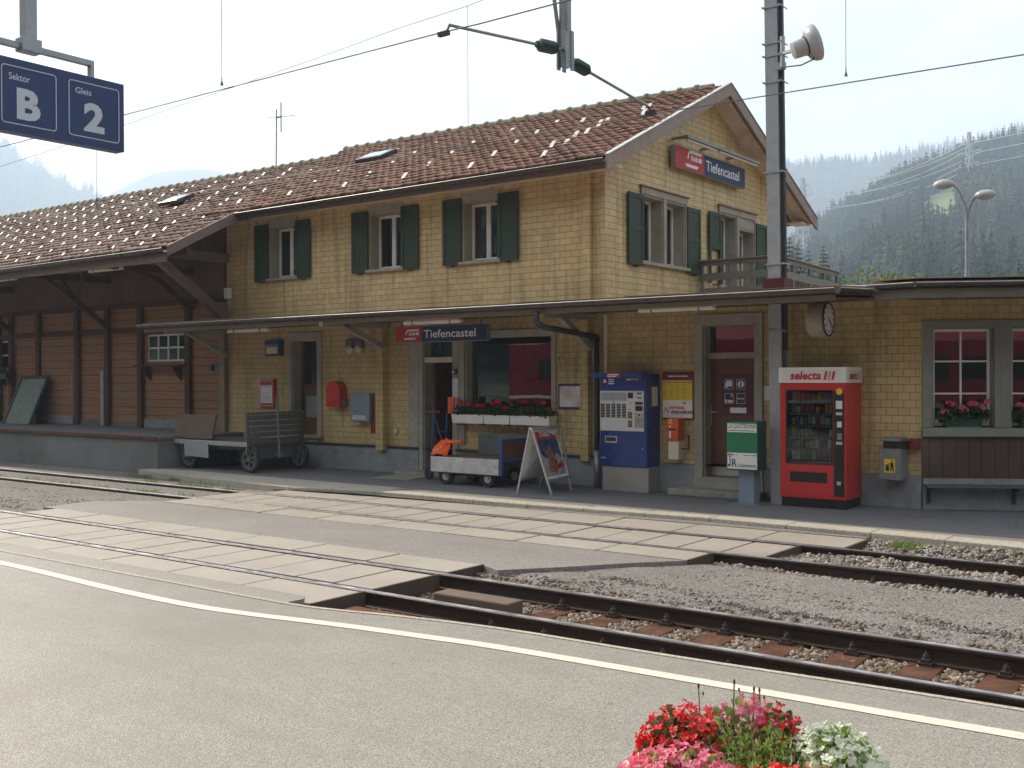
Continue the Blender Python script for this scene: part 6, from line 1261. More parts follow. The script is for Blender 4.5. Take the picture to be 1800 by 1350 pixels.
# hi-vis vest thrown over the deck
va, vb = ony(768, 772, cy0+.32), ony(806, 802, cy0+.12)
def cloth(nu, nv, fn): 
    b = MB()
    for i in range(nu):
        for j in range(nv): b.v.append(tuple(fn(i/(nu-1), j/(nv-1))))
    for i in range(nu-1):
        for j in range(nv-1): b.f.append((i*nv+j, (i+1)*nv+j, (i+1)*nv+j+1, i*nv+j+1))
    return b
vz = zt+.0
def vf(u, v, off=0.):
    w = (u-.5)*2; wd = .15+.05*v-.04*max(0, .25-v)*4; x = va.x+.05+.20*v+w*wd; s_ = v**.8
    y = cy0+.50-.42*s_+.03*math.sin(w*2.2+v*3); z = zt+.22*(1-s_)**1.3+.028*math.cos(w*2.4)+.010*math.sin(w*7+v*5)+.012
    return Vector((x, y-off, max(z, zt+.012)+off*.8))
t2 = T('safety_vest', 'orange high-visibility vest with silver stripes lying on the low cart', 'vest', (vb.x, cy0+.3, zt)); o = P('fabric', cloth(30, 26, vf), 'orange_vest', t2, smooth=True); sm = o.modifiers.new('thick', 'SOLIDIFY'); sm.thickness = .012
for v0, v1 in ((.42, .50), (.68, .76)): P('reflective_stripe', cloth(30, 4, lambda u, v, v0=v0, v1=v1: vf(u, v0+(v1-v0)*v, .010)), 'silver_tape', t2, smooth=True)
P('sleeve', cloth(14, 12, lambda u, v: Vector((va.x+.16+.36*u, cy0+.44-.05*u+.055*math.cos(v*6.28)*(1-.4*u), zt+.22+.02*u+.04*math.sin(v*6.28)*(1-.5*u)))), 'orange_vest', t2, smooth=True)
# blue hand truck
t = T('hand_truck', 'blue tubular hand truck with red grip standing at the entrance', 'hand truck', (ony(765, 830, 14.3).x, 14.4, 0)); h0, h1 = ony(763, 725, 14.3), ony(757, 850, 14.3); h1.z = .05; b = MB().tube(h1, h0, .016, 8).tube(h1+Vector((.06, .35, 0)), h0+Vector((.0, .35, 0)), .016, 8).tube(h0-Vector((0, 0, .35)), h0+Vector((0, .35, -.35)), .014, 8).tube(h0-Vector((0, 0, .02)), Vector((h0.x+.16, 14.42, .50)), .014, 8)
P('frame', b, 'blue_paint', t); P('grip', MB().tube(h0-Vector((.16, .06, -.01)), h0+Vector((.14, .0, .01)), .018, 10), 'red_dk', t); P('wheel', MB().lathe((h1.x-.05, 14.3, .1), [(.1, 0), (.1, .04)], (0, 1, 0), 20), 'rubber', t)
# A-board
g1, g2, g3, g4 = onz(970, 871), onz(1004, 862), onz(909, 868), onz(948, 857); tz = ony(955, 752, 13.8).z
t = T('a_board', 'aluminium A-frame advertising board with alpine poster standing by the cart', 'advertising board', (-9.75, 13.8, 0)); ytf, ytb = 13.38, 14.20; xt = onx(937, 757, -9.70).x
T0, T1 = Vector((-9.70, ytf+.02, tz)), Vector((-9.70, ytb, tz)); b = MB()
for g_, tt_ in ((g1, T0), (g2, T1)): b.bar(g_, tt_+Vector((.02, 0, 0)), .03, .03)
for g_, tt_ in ((g3, T0), (g4, T1)): b.bar(g_, tt_-Vector((.02, 0, 0)), .03, .03)
for (ga, gb_, s) in ((g1, g2, .02), (g3, g4, -.02)):
    a, c = Vector(ga).lerp(T0+Vector((s, 0, 0)), .22), Vector(gb_).lerp(T1+Vector((s, 0, 0)), .22); b.bar(a, c, .03, .04)
b.bar(T0+Vector((0, -.02, .0)), T1, .07, .04); P('frame', b, 'alu', t, bevel=.003)
def panel(name, ga, gb_, s, mat, lo=.24, hi=.97, out=.0):
    pts = [Vector(ga).lerp(T0+Vector((s, 0, 0)), lo), Vector(gb_).lerp(T1+Vector((s, 0, 0)), lo), Vector(gb_).lerp(T1+Vector((s, 0, 0)), hi), Vector(ga).lerp(T0+Vector((s, 0, 0)), hi)]
    n = (pts[1]-pts[0]).cross(pts[3]-pts[0]).normalized(); return pts, n
pts, n = panel('p', g1, g2, .02, 'paper'); pts[2] = pts[1]+(pts[3]-pts[0]); P('back_sheet', MB().prism(pts, n*-.01), 'white_paint', t); pts3, n3 = panel('q', g3, g4, -.02, 'x'); P('rear_sheet', MB().prism(pts3, n3*.01), 'white_paint', t)
def pq(u, v, o=.004): a = pts[0].lerp(pts[1], u); c = pts[3].lerp(pts[2], u); return a.lerp(c, v)+n*o
def pp_(mb, l, o): mb.add([pq(u, v, o) for u, v in l], [tuple(range(len(l)))])
M('poster_sky', (.02, .06, .16), .3, var=.3, sc=5); M('poster_rock', (.34, .33, .33), .3, var=.5, sc=14); M('poster_brown', (.28, .12, .07), .3, var=.4, sc=16)
b = MB(); pp_(b, [(.06, .05), (.94, .05), (.94, .80), (.06, .80)], .003); P('poster_sky', b, 'poster_sky', t); b = MB(); sk_ = [(.06, .52), (.16, .44), (.28, .40), (.36, .52), (.45, .60), (.52, .50), (.60, .44), (.75, .50), (.86, .40), (.94, .42)]
for (a_, c_), (d_, e_) in zip(sk_, sk_[1:]): pp_(b, [(a_, .05), (d_, .05), (d_, e_), (a_, c_)], .005)
P('poster_mountain', b, 'poster_rock', t)
b = MB(); pp_(b, [(.22, .12), (.55, .10), (.66, .30), (.58, .55), (.46, .70), (.38, .55), (.24, .62), (.30, .40)], .007); P('poster_figure', b, 'poster_brown', t); b = MB(); pp_(b, [(.06, .80), (.94, .80), (.94, .97), (.06, .97)], .003); pp_(b, [(.55, .16), (.92, .20), (.92, .30), (.60, .26)], .009); P('poster_red', b, 'red_sign', t)
b = MB(); ux_ = (pq(1, .88)-pq(0, .88)).normalized(); uz_ = (pq(.3, .95)-pq(.3, .85)); uz_ = (uz_-ux_*uz_.dot(ux_)).normalized(); txt(b, 'STARKE', pq(.22, .855, .005), ux_, uz_, w=(pts[1]-pts[0]).length*.44, h=.085, bold=.025, off=.003); P('poster_lettering', b, 'lettering', t)
# door mat and leaning panel
P('door_mat', MB().ob(Vector((onz(703, 840).x, onz(703, 840).y, .008)), Vector((.99, .1, 0)), Vector((-.1, .99, 0)), Vector((0, 0, 1)), .42, .30, .007), 'mat_brown' if 'mat_brown' in MATS else 'stone_step', label='brown rubber door mat on the platform before the entrance', cat='door mat', loc=(onz(703, 840).x, onz(703, 840).y, 0), bevel=.003)
t = T('metal_panel', 'large green-grey metal sheet leaning against the shed wall', 'panel', (FX(30), 14.2, DZ)); q0_, q1_ = ony(0, 741, 14.25).x, ony(52, 742, 14.25).x; zt_ = FZ(40, 664, 14.8)
lean = Vector((0, .5, zt_-DZ)).normalized(); o_ = Vector(((q0_+q1_)/2, 14.25, DZ)); hl = math.hypot(.5, zt_-DZ)/2
P('sheet', MB().ob(o_+lean*hl+Vector((.12, 0, 0)), Vector((1, 0, 0)), lean.cross(Vector((1, 0, 0))), lean, .62, .012, hl), 'moss_grey', t); P('edge_frame', MB().ob(o_+lean*hl+Vector((-.50, -.01, 0)), Vector((1, 0, 0)), lean.cross(Vector((1, 0, 0))), lean, .035, .03, hl).ob(o_+lean*hl+Vector((.74, -.01, 0)), Vector((1, 0, 0)), lean.cross(Vector((1, 0, 0))), lean, .035, .03, hl).ob(o_+lean*(2*hl)+Vector((.12, -.01, 0)), Vector((1, 0, 0)), lean.cross(Vector((1, 0, 0))), lean, .66, .03, .03), 'shutter_green', t)
# ============================================================ FLOWERS
leafmat('leaf_geranium', (.025, .07, .015), (.06, .13, .03), sc=30); leafmat('petal_red', (.75, .02, .015), (.60, .015, .02), sc=60, tr=.3); leafmat('petal_pink', (.80, .20, .26), (.68, .08, .14), sc=60, tr=.35)
leafmat('petal_rose', (.78, .10, .22), (.82, .36, .42), sc=50, tr=.4); leafmat('petal_white', (.85, .85, .74), (.72, .78, .60), sc=60, tr=.4); leafmat('leaf_light', (.18, .32, .06), (.36, .46, .13), sc=40, tr=.45); leafmat('leaf_dark', (.04, .10, .03), (.10, .16, .04), sc=30); leafmat('petal_magenta', (.70, .06, .25), (.75, .20, .38), sc=60, tr=.4); leafmat('bud_brown', (.20, .06, .05), (.12, .08, .05), sc=60)
def rnd_unit():
    while True:
        v = Vector((random.uniform(-1, 1), random.uniform(-1, 1), random.uniform(-1, 1)))
        if .05 < v.length < 1: return v.normalized()
def leaf(mb, p, d, s, w=.55, cup=.15):
    d = d.normalized(); a = d.cross(rnd_unit()).normalized(); n = d.cross(a)
    pts = [p, p+d*s*.35+a*s*w*.45+n*s*cup, p+d*s*.75+a*s*w*.38+n*s*cup, p+d*s, p+d*s*.75-a*s*w*.38+n*s*cup, p+d*s*.35-a*s*w*.45+n*s*cup, p+d*s*.5-n*s*cup*.3]
    mb.add(pts, [(0, 1, 6), (1, 2, 6), (2, 3, 6), (3, 4, 6), (4, 5, 6), (5, 0, 6)])
def blossom(mb, p, d, s, n=5):
    d = d.normalized(); a = d.cross(rnd_unit()).normalized(); b_ = d.cross(a)
    for k in range(n):
        t = 2*math.pi*k/n+random.uniform(-.2, .2); e = (a*math.cos(t)+b_*math.sin(t)); sd_ = d.cross(e); L_ = s*random.uniform(.8, 1.15)
        mb.add([p, p+e*L_*.6+sd_*L_*.42+d*L_*.25, p+e*L_+sd_*L_*.2+d*L_*.3, p+e*L_-sd_*L_*.2+d*L_*.3, p+e*L_*.6-sd_*L_*.42+d*L_*.25], [(0, 1, 2, 3, 4)])
def head(mb, c, r, n, s):
    for _ in range(n): d = rnd_unit(); d.z = abs(d.z)*.9-.25; blossom(mb, c+d*r, d, s)
def geranium(name, x0, x1, y0, y1, z, petal, nl, heads, label, group, hs=.046, hh=.25, proj=None):
    fr = proj or (lambda u, w, z: Vector((u, w, z))); t = T(name, label, 'flowers', fr((x0+x1)/2, (y0+y1)/2, z), group)
    b = MB(); st = MB(); f = MB()
    for _ in range(nl):
        u, w = random.uniform(x0, x1), random.uniform(y0-.06, y1+.02); h = random.uniform(0, .17)*(1-.3*abs((u-(x0+x1)/2)/(x1-x0)*2)); p = fr(u, w, z+h); d = rnd_unit(); d.z = d.z*.4+.35; leaf(b, p, d, random.uniform(.035, .065), .95)
    for k in range(heads):
        u, w = x0+(x1-x0)*(k+random.uniform(.1, .9))/heads, random.uniform(y0-.08, y1); h = random.uniform(.10, hh); c = fr(u, w, z+h); head(f, c, hs*random.uniform(.8, 1.15), 26, .024); st.tube(fr(u, (y0+y1)/2, z), c, .003, 5)
    P('foliage', b, 'leaf_geranium', t); P('stems', st, 'leaf_geranium', t); P('blooms', f, petal, t)
    return t
tx = [FX(797, 740, 14.70), FX(853, 740, 14.70), FX(899, 742, 14.70), FX(969, 742, 14.70)]
for i in range(3):
    x0, x1 = tx[i], tx[i+1]-.012; zt = FZ(880, 730, 14.65); l = ['left', 'middle', 'right'][i]
    t = T('flower_trough', f'{l} one of three white troughs under the shop window', 'flower trough', ((x0+x1)/2, 14.75, zt-.15), 'white window troughs')
    b = MB(); bx_ = [(x0+.01, 14.66), (x1-.01, 14.66), (x1-.01, 14.87), (x0+.01, 14.87)]; tx_ = [(x0, 14.64), (x1, 14.64), (x1, 14.89), (x0, 14.89)]
    b.add([(a, c, zt-.16) for a, c in bx_]+[(a, c, zt) for a, c in tx_], [(0, 3, 2, 1), (0, 1, 5, 4), (1, 2, 6, 5), (2, 3, 7, 6), (3, 0, 4, 7)]); P('trough', b, 'cream_white' if 'cream_white' in MATS else 'white_paint', t, bevel=.004); P('soil', MB().box(x0+.01, x1-.01, 14.65, 14.88, zt-.03, zt-.015), 'soil', t); P('bracket', MB().box(x0+.1, x0+.12, 14.63, 14.94, zt-.20, zt-.165).box(x1-.14, x1-.12, 14.63, 14.94, zt-.20, zt-.165), 'stone_grey', t)
    geranium('geranium_plant', x0+.02, x1-.02, 14.66, 14.86, zt-.01, 'petal_red', 330, [6, 4, 5][i], f'red geraniums in the {l} white trough', 'red geraniums of the shop window')
zt = 1.12
for i, (u0, u1, lab) in enumerate(((.26, .80, 'left bay window'), (1.24, 1.72, 'second bay window'))):
    O, ux, nn_ = WNG; t = T('flower_box', f'dark green flower box on the sill of the {lab}', 'flower box', O+ux*((u0+u1)/2)+nn_*.02+Vector((0, 0, zt)))
    P('box', MB().fb(WNG, u0+.03, u1-.03, -.075, .075, zt, zt+.13), 'green_dark', t, bevel=.01); P('drip_tray', MB().fb(WNG, u0+.05, u1-.06, .076, .086, zt, zt+.008), 'galv', t)
    geranium('geranium_plant', u0-.05, u1+.06, -.06, .08, zt+.11, 'petal_pink', 420, 9, f'pink geraniums growing in the box of the {lab}', None, hs=.042, hh=.26, proj=lambda u, w, z: WNG[0]+WNG[1]*u+WNG[2]*(-w+.04)+Vector((0, 0, z)))
xg0, xg1 = FX(-30, 640, 14.7), FX(15, 640, 14.7); t = T('flower_box', 'dark flower box under the shed window at the picture edge', 'flower box', ((xg0+xg1)/2, 14.7, 1.45)); zz = FZ(5, 657, 14.7); P('box', MB().box(xg0, xg1, 14.62, 14.78, zz-.14, zz), 'green_dark', t, bevel=.006); geranium('geranium_plant', xg0, xg1, 14.64, 14.78, zz, 'petal_red', 240, 5, 'red geraniums before the shed window at the picture edge', None, hh=.18)
# foreground planter
pc = onz(1322, 1366, .62); pcx, pcy = pc.x, pc.y; pz = .60
t = T('planter', 'round pale stone planter in the foreground', 'planter', (pcx, pcy, PZ)); PR = .40
P('bowl', MB().lathe((pcx, pcy, PZ), [(PR*.6, 0), (PR*.75, .15), (PR*.98, .5), (PR*1.04, pz-PZ-.03), (PR*1.04, pz-PZ), (PR*.96, pz-PZ), (PR*.94, pz-PZ-.05)], (0, 0, 1), 40), 'pot_stone', t, smooth=True); P('soil', MB().lathe((pcx, pcy, pz-.06), [(PR*.95, 0), (PR*.95, .02)], (0, 0, 1), 30), 'soil', t)
vx = Vector((.80, .60, 0)); vy = Vector((-.60, .80, 0))
def site(px, py, zz): p = onz(px, py, zz); return p
def begonia(name, cx_, cy_, rx, ry, h, nl, nf, petal, leafm, label, s=.016, z0=None):
    cx_ *= .92; cy_ *= .92; rx *= .9; ry *= .92; h *= .93; nf = int(nf*1.25)
    c = Vector((pcx, pcy, 0))+vx*cx_+vy*cy_; z0 = z0 or pz-.02; t = T(name, label, 'flowers', (c.x, c.y, pz-.03)); b = MB(); f = MB(); st = MB()
    for _ in range(nl):
        d = rnd_unit(); d.z = abs(d.z); rr_ = random.uniform(.35, 1)**.5; p = c+vx*d.x*rx*rr_+vy*d.y*ry*rr_+Vector((0, 0, z0+h*d.z*rr_)); e = (d+rnd_unit()*.8); e.z = e.z*.5+.2; leaf(b, p, e, random.uniform(.024, .045), .8)
    for _ in range(nf):
        d = rnd_unit(); d.z = abs(d.z); k = random.uniform(.78, 1.16); p = c+vx*d.x*rx*k+vy*d.y*ry*k+Vector((0, 0, z0+h*d.z*k+.01)); blossom(f, p, (d+rnd_unit()*.6), s*random.uniform(.7, 1.15), random.choice((4, 5))); 
        if random.random() < .6: blossom(f, p+rnd_unit()*.012, (d+rnd_unit()*.9), s*.7, 4)
    for _ in range(nl//12): d = rnd_unit(); st.tube(c+Vector((0, 0, pz-.06)), c+vx*d.x*rx*.7+vy*d.y*ry*.7+Vector((0, 0, z0+h*abs(d.z)*.8)), .0035, 5)
    P('foliage', b, leafm, t); P('blooms', f, petal, t); P('stems', st, leafm, t)
begonia('begonia_plant', -.21, .10, .16, .15, .215, 300, 380, 'petal_red', 'leaf_dark', 'scarlet begonias at the upper left of the foreground planter', s=.0145)
begonia('begonia_plant', -.25, -.12, .21, .17, .15, 320, 560, 'petal_rose', 'leaf_light', 'mixed rose-pink begonias spilling over the left rim of the planter')
begonia('begonia_plant', .27, .02, .17, .18, .18, 460, 300, 'petal_white', 'leaf_light', 'white begonias with bright green leaves at the right of the planter')
begonia('begonia_plant', .02, .20, .20, .11, .215, 200, 190, 'petal_rose', 'leaf_light', 'pink flowers behind the green stems in the middle of the planter', s=.015)
begonia('begonia_plant', .04, -.22, .26, .13, .125, 220, 430, 'petal_red', 'leaf_dark', 'red begonias along the front rim of the planter')
begonia('begonia_plant', .13, .17, .09, .09, .20, 60, 90, 'petal_red', 'leaf_dark', 'small scarlet begonia between the pink flowers and the white ones', s=.018)
c = Vector((pcx, pcy, 0))+vx*.0+vy*.05; t = T('dianthus_plant', 'tuft of slender green stems with brown buds in the middle of the planter', 'flowers', (c.x, c.y, pz-.03)); b = MB(); bd = MB()
for _ in range(700):
    a = random.uniform(0, 6.28); r_ = .19*random.random()**.5; p = c+vx*r_*math.cos(a)+vy*r_*math.sin(a)*.8+Vector((0, 0, pz-.02)); d = Vector((random.gauss(0, .3), random.gauss(0, .3), 1)).normalized(); h = random.uniform(.10, .205)*(1.1-.8*r_/.2*.5); q = p+d*h; s_ = d.cross(rnd_unit()).normalized()*.0022
    b.add([p-s_*1.3, p+s_*1.3, q], [(0, 1, 2)])
    for k in range(5): leaf(b, p.lerp(q, random.uniform(.3, 1)), (d+rnd_unit()*.9), random.uniform(.014, .030), .28)
    if random.random() < .3: bd.ball(q, .0045, 6, 4, (1, 1, 1.8))
for cx_, cy_, h in ((-.03, .1, .27), (.045, .14, .235), (.07, .12, .235), (-.12, .15, .24)):
    p = c+vx*cx_+vy*cy_; q = p+Vector((random.uniform(-.02, .02), 0, pz+h)); b.tube((p.x, p.y, pz+.05), q, .0025, 5); bd.ball(q, .0042, 6, 5, (1, 1, 2.2)); bd.ball(q+vx*.015-Vector((0, 0, .025)), .0036, 6, 5, (1, 1, 1.8))
P('stems', b, 'leaf_light', t); P('buds', bd, 'bud_brown', t)
# ============================================================ BACKGROUND
def grid_surface(name, phis, dists, zf, mat, label=None):
    V = []; n = len(dists)
    for p in phis:
        for d_ in dists: V.append((math.sin(p)*d_, math.cos(p)*d_, zf(p, d_)))
    Fc = [(i*n+j, i*n+j+1, (i+1)*n+j+1, (i+1)*n+j) for i in range(len(phis)-1) for j in range(n-1)]
    b = MB(); b.v = V; b.f = Fc; return P(name, b, mat, kind='structure', smooth=True)
def interp(x, xs_, ys_): return float(np.interp(x, xs_, ys_))
def az_of(px): v = ray(px, 660); return math.atan2(v.x, v.y)
def tan_of(px, py): v = ray(px, py); return v.z/math.hypot(v.x, v.y)
# wooded near hill: skyline from the photograph's bearings
nx_ = [1330, 1400, 1450, 1500, 1545, 1580, 1615, 1660, 1700, 1750, 1800]; nyv = [470, 425, 385, 350, 322, 306, 292, 280, 266, 252, 243]
azn = [az_of(x) for x in nx_]; tnn = [tan_of(x, y+9) for x, y in zip(nx_, nyv)]; azn = [azn[0]-.12]+azn+[azn[-1]+.15, azn[-1]+.5, azn[-1]+1.2]; tnn = [0.0]+tnn+[.26, .30, .22]
def hump(d_, d0, dp, d1): 
    if d_ < d0: return 0.
    if d_ < dp: s = (d_-d0)/(dp-d0); return s**1.25
    return max(0, 1-((d_-dp)/(d1-dp))**2)
D0, DP, D1_ = 170, 780, 1300
def hn(p, d_): 
    t_ = interp(p, azn, tnn); return max(-1, t_*DP*hump(d_, D0, DP, D1_)+5*math.sin(p*40+d_*.01)*math.sin(d_*.013)*min(1, max(0, (d_-D0)/200)))-.5
ground_mat('forest_floor', (.045, .06, .03), speck=.4, gsc=.2, bump=0, st=.4, stain=(.03, .04, .02)); M('meadow', (.11, .16, .045), .9, sc=.05)
grid_surface('hills', np.linspace(azn[0], azn[-1], 130), np.linspace(D0, D1_, 60), hn, 'forest_floor')
fx_ = [1300, 1385, 1450, 1500, 1560, 1620, 1680, 1740, 1800]; fy_ = [292, 288, 282, 278, 275, 262, 252, 236, 222]
azf = [az_of(x) for x in fx_]; tnf = [tan_of(x, y+4) for x, y in zip(fx_, fy_)]; azf = [azf[0]-.5, azf[0]-.2]+azf+[azf[-1]+.2, azf[-1]+1.]; tnf = [.06, .16]+tnf+[.27, .3]
FP = 1900
def hf(p, d_): return interp(p, azf, tnf)*FP*hump(d_, 1250, FP, 2700)-1
grid_surface('hills', np.linspace(azf[0], azf[-1], 120), np.linspace(1250, 2700, 40), hf, 'forest_floor')
# left mountains
lx = [-700, -300, -150, 0, 40, 90, 130, 200, 260, 330]; ly = [330, 150, 190, 243, 275, 302, 325, 350, 372, 420]
azl = [az_of(x) for x in lx]; tnl = [tan_of(x, y) for x, y in zip(lx, ly)]; azl = [azl[0]-.6]+azl+[azl[-1]+.05]; tnl = [.1]+tnl+[.0]
def hl_(p, d_): return interp(p, azl, tnl)*2300*hump(d_, 1300, 2300, 3000)+6*math.sin(p*300)*min(1, max(0, (d_-1300)/600))-1
grid_surface('hills', np.linspace(azl[0], azl[-1], 120), np.linspace(1300, 3000, 40), hl_, 'forest_floor')
l2x = [150, 230, 270, 320, 370, 400, 470, 560, 700]; l2y = [360, 318, 300, 292, 291, 300, 318, 345, 420]; az2 = [az_of(x) for x in l2x]; tn2 = [tan_of(x, y) for x, y in zip(l2x, l2y)]
grid_surface('hills', np.linspace(az2[0], az2[-1], 60), np.linspace(2350, 3600, 30), lambda p, d_: interp(p, az2, tn2)*3100*hump(d_, 2350, 3100, 3600)-1, 'forest_floor')
# wooded slopes behind the photographer close the valley
def hb(p, d_): return (125+14*math.sin(p*3)+8*math.sin(p*7))*hump(d_, 45, 330, 700)-1
grid_surface('hills', np.linspace(math.radians(100), math.radians(262), 60), np.linspace(45, 700, 40), hb, 'forest_floor')
def tree_template(g, br, per, dec=False):
    V = []; Fc = []
    if not dec:
        for k in range(br):
            f0 = (k+g.uniform(0, .6))/br; z = .06+.90*f0; R_ = (.17*(1-f0)**.8+.012); a0 = g.uniform(0, 6.28)
            for i in range(per):
                a = a0+6.283*i/per+g.uniform(-.3, .3); L_ = R_*g.uniform(.6, 1.25); d_ = np.array([math.cos(a), math.sin(a), 0]); s_ = np.array([-d_[1], d_[0], 0]); n = len(V); w = L_*.5
                V += [np.array([0, 0, z+.055]), d_*L_*.55+s_*w+[0, 0, z-.012], d_*L_+[0, 0, z-L_*.45], d_*L_*.55-s_*w+[0, 0, z-.012]]; Fc += [(n, n+1, n+2), (n, n+2, n+3)]
        n = len(V); V += [np.array([0, 0, 1.0])]+[np.array([.055*math.cos(q), .055*math.sin(q), .05]) for q in np.arange(5)*1.2566]; Fc += [(n, n+1+i, n+1+(i+1) % 5) for i in range(5)]
    else:
        for k in range(br*per):
            v = g.normal(0, 1, 3); v /= np.linalg.norm(v); c = v*[.24, .24, .36]*g.uniform(.75, 1.05)+[0, 0, .56]; a_ = np.cross(v, g.normal(0, 1, 3)); a_ /= np.linalg.norm(a_); b_ = np.cross(v, a_); r_ = g.uniform(.06, .11); n = len(V)
            V += [c+a_*r_, c+b_*r_, c-a_*r_, c-b_*r_]; Fc += [(n, n+1, n+2), (n, n+2, n+3)]
    return np.array(V), np.array(Fc)
def forest(name, n, zf, pr, dr, hmin, hmax, seed, keep, label, br=9, per=6, mat='spruce_green', dec=.10):
    g = np.random.default_rng(seed); tp = [tree_template(g, br, per) for _ in range(7)]+[tree_template(g, br, per, True) for _ in range(3)]
    ph = g.uniform(pr[0], pr[1], n); dd = np.sqrt(g.uniform(dr[0]**2, dr[1]**2, n)); pts = [(math.sin(p)*d_, math.cos(p)*d_, zf(p, d_)-.6) for p, d_ in zip(ph, dd) if keep(p, d_)]
    pts = np.array(pts); m = len(pts); h = g.uniform(hmin, hmax, m)*g.uniform(.7, 1.1, m)*(1+.22*np.sin(pts[:, 0]*.045+1)*np.sin(pts[:, 1]*.06)); w = g.uniform(1.0, 1.6, m); cl = np.sin(pts[:, 0]*.021)+np.sin(pts[:, 1]*.033+1); isd = g.uniform(0, 1, m) < dec*(1+1.5*(cl > .9)); ti = np.where(isd, g.integers(7, 10, m), g.integers(0, 7, m)); ro = g.uniform(0, 6.28, m)
    VV = []; FF = []; off = 0
    for k, (tv, tf) in enumerate(tp):
        sel = np.where(ti == k)[0]
        if not len(sel): continue
        c, s_ = np.cos(ro[sel])[:, None], np.sin(ro[sel])[:, None]; H = (h[sel]*(.7 if k > 6 else 1))[:, None]; Wd = H*w[sel][:, None]
        x = (tv[None, :, 0]*c-tv[None, :, 1]*s_)*Wd+pts[sel, 0][:, None]; y = (tv[None, :, 0]*s_+tv[None, :, 1]*c)*Wd+pts[sel, 1][:, None]; z = tv[None, :, 2]*H+pts[sel, 2][:, None]
        VV.append(np.stack([x, y, z], 2).reshape(-1, 3)); FF.append((tf[None]+off+(np.arange(len(sel))*len(tv))[:, None, None]).reshape(-1, 3)); off += len(sel)*len(tv)
    V = np.concatenate(VV); Fc = np.concatenate(FF); me = bpy.data.meshes.new(name); me.vertices.add(len(V)); me.vertices.foreach_set('co', V.ravel()); me.loops.add(len(Fc)*3); me.loops.foreach_set('vertex_index', Fc.ravel().astype(np.int32))
    me.polygons.add(len(Fc)); me.polygons.foreach_set('loop_start', np.arange(0, len(Fc)*3, 3)); me.update(calc_edges=True); me.materials.append(MATS[mat])
    return tag(link(bpy.data.objects.new(name, me)), label, 'forest', None, 'stuff')
m, tt, bb, oo = nt('spruce_green'); gm = N(tt, 'ShaderNodeTexNoise', {'Vector': pos(tt), 'Scale': .035, 'Detail': 5}).outputs[0]; ri = N(tt, 'ShaderNodeNewGeometry').outputs['Random Per Island']
cA = mixc(tt, ri, (.010, .026, .018), (.024, .048, .026)); g2_ = N(tt, 'ShaderNodeTexNoise', {'Vector': pos(tt), 'Scale': .012, 'Detail': 4}).outputs[0]; cA = mixc(tt, ramp(tt, g2_, .40, .62, 0, .75), cA, (.010, .018, .011)); tt.links.new(mixc(tt, ramp(tt, gm, .53, .66, 0, .9), cA, (.075, .105, .038)), bb.inputs['Base Color']); bb.inputs['Roughness'].default_value = .9; bb.inputs['Specular IOR Level'].default_value = .2
forest('forest', 3500, hb, (math.radians(102), math.radians(260)), (60, 340), 9, 19, 24, lambda p, d_: hb(p, d_) > 1, 'dark spruce wood on the slope behind the photographer', br=6, per=5)
ma0, ma1 = az_of(1624), az_of(1684)
def meadow(p, d_): return ma0 < p < ma1 and 485 < d_ < 570+60*(p-ma0)/(ma1-ma0)
forest('forest', 30000, hn, (azn[0]+.05, azn[-1]-.75), (D0+60, 1000), 7, 17, 21, lambda p, d_: hn(p, d_) > 2 and not meadow(p, d_), 'dark spruce forest covering the nearer slope')
forest('forest', 9000, hf, (azf[1], azf[-2]-.1), (1400, 2050), 14, 25, 22, lambda p, d_: hf(p, d_) > 30, 'blue-grey hazy forest on the far ridge', br=5, per=4)
forest('forest', 5000, hl_, (azl[3]-.25, azl[-2]), (1700, 2450), 14, 24, 23, lambda p, d_: hl_(p, d_) > 40, 'pale hazy forest on the mountain at the left', br=5, per=4)
V = []; q = MB(); ps = np.linspace(ma0, ma1, 14); ds = np.linspace(478, 655, 10)
for p in ps:
    for d_ in ds: q.v.append((math.sin(p)*d_, math.cos(p)*d_, hn(p, d_)+1.2))
for i in range(13):
    for j in range(9): q.f.append((i*10+j, i*10+j+1, (i+1)*10+j+1, (i+1)*10+j))
P('meadow', q, 'meadow', kind='structure', smooth=True)
leafmat('spruce_leaf', (.025, .05, .02), (.05, .085, .03), sc=1.2, tr=.12, rough=.8); leafmat('tree_leaf', (.09, .15, .03), (.16, .22, .05), sc=.8, tr=.3, rough=.7); M('bark', (.10, .07, .05), .9, bump=.01, bs=8)
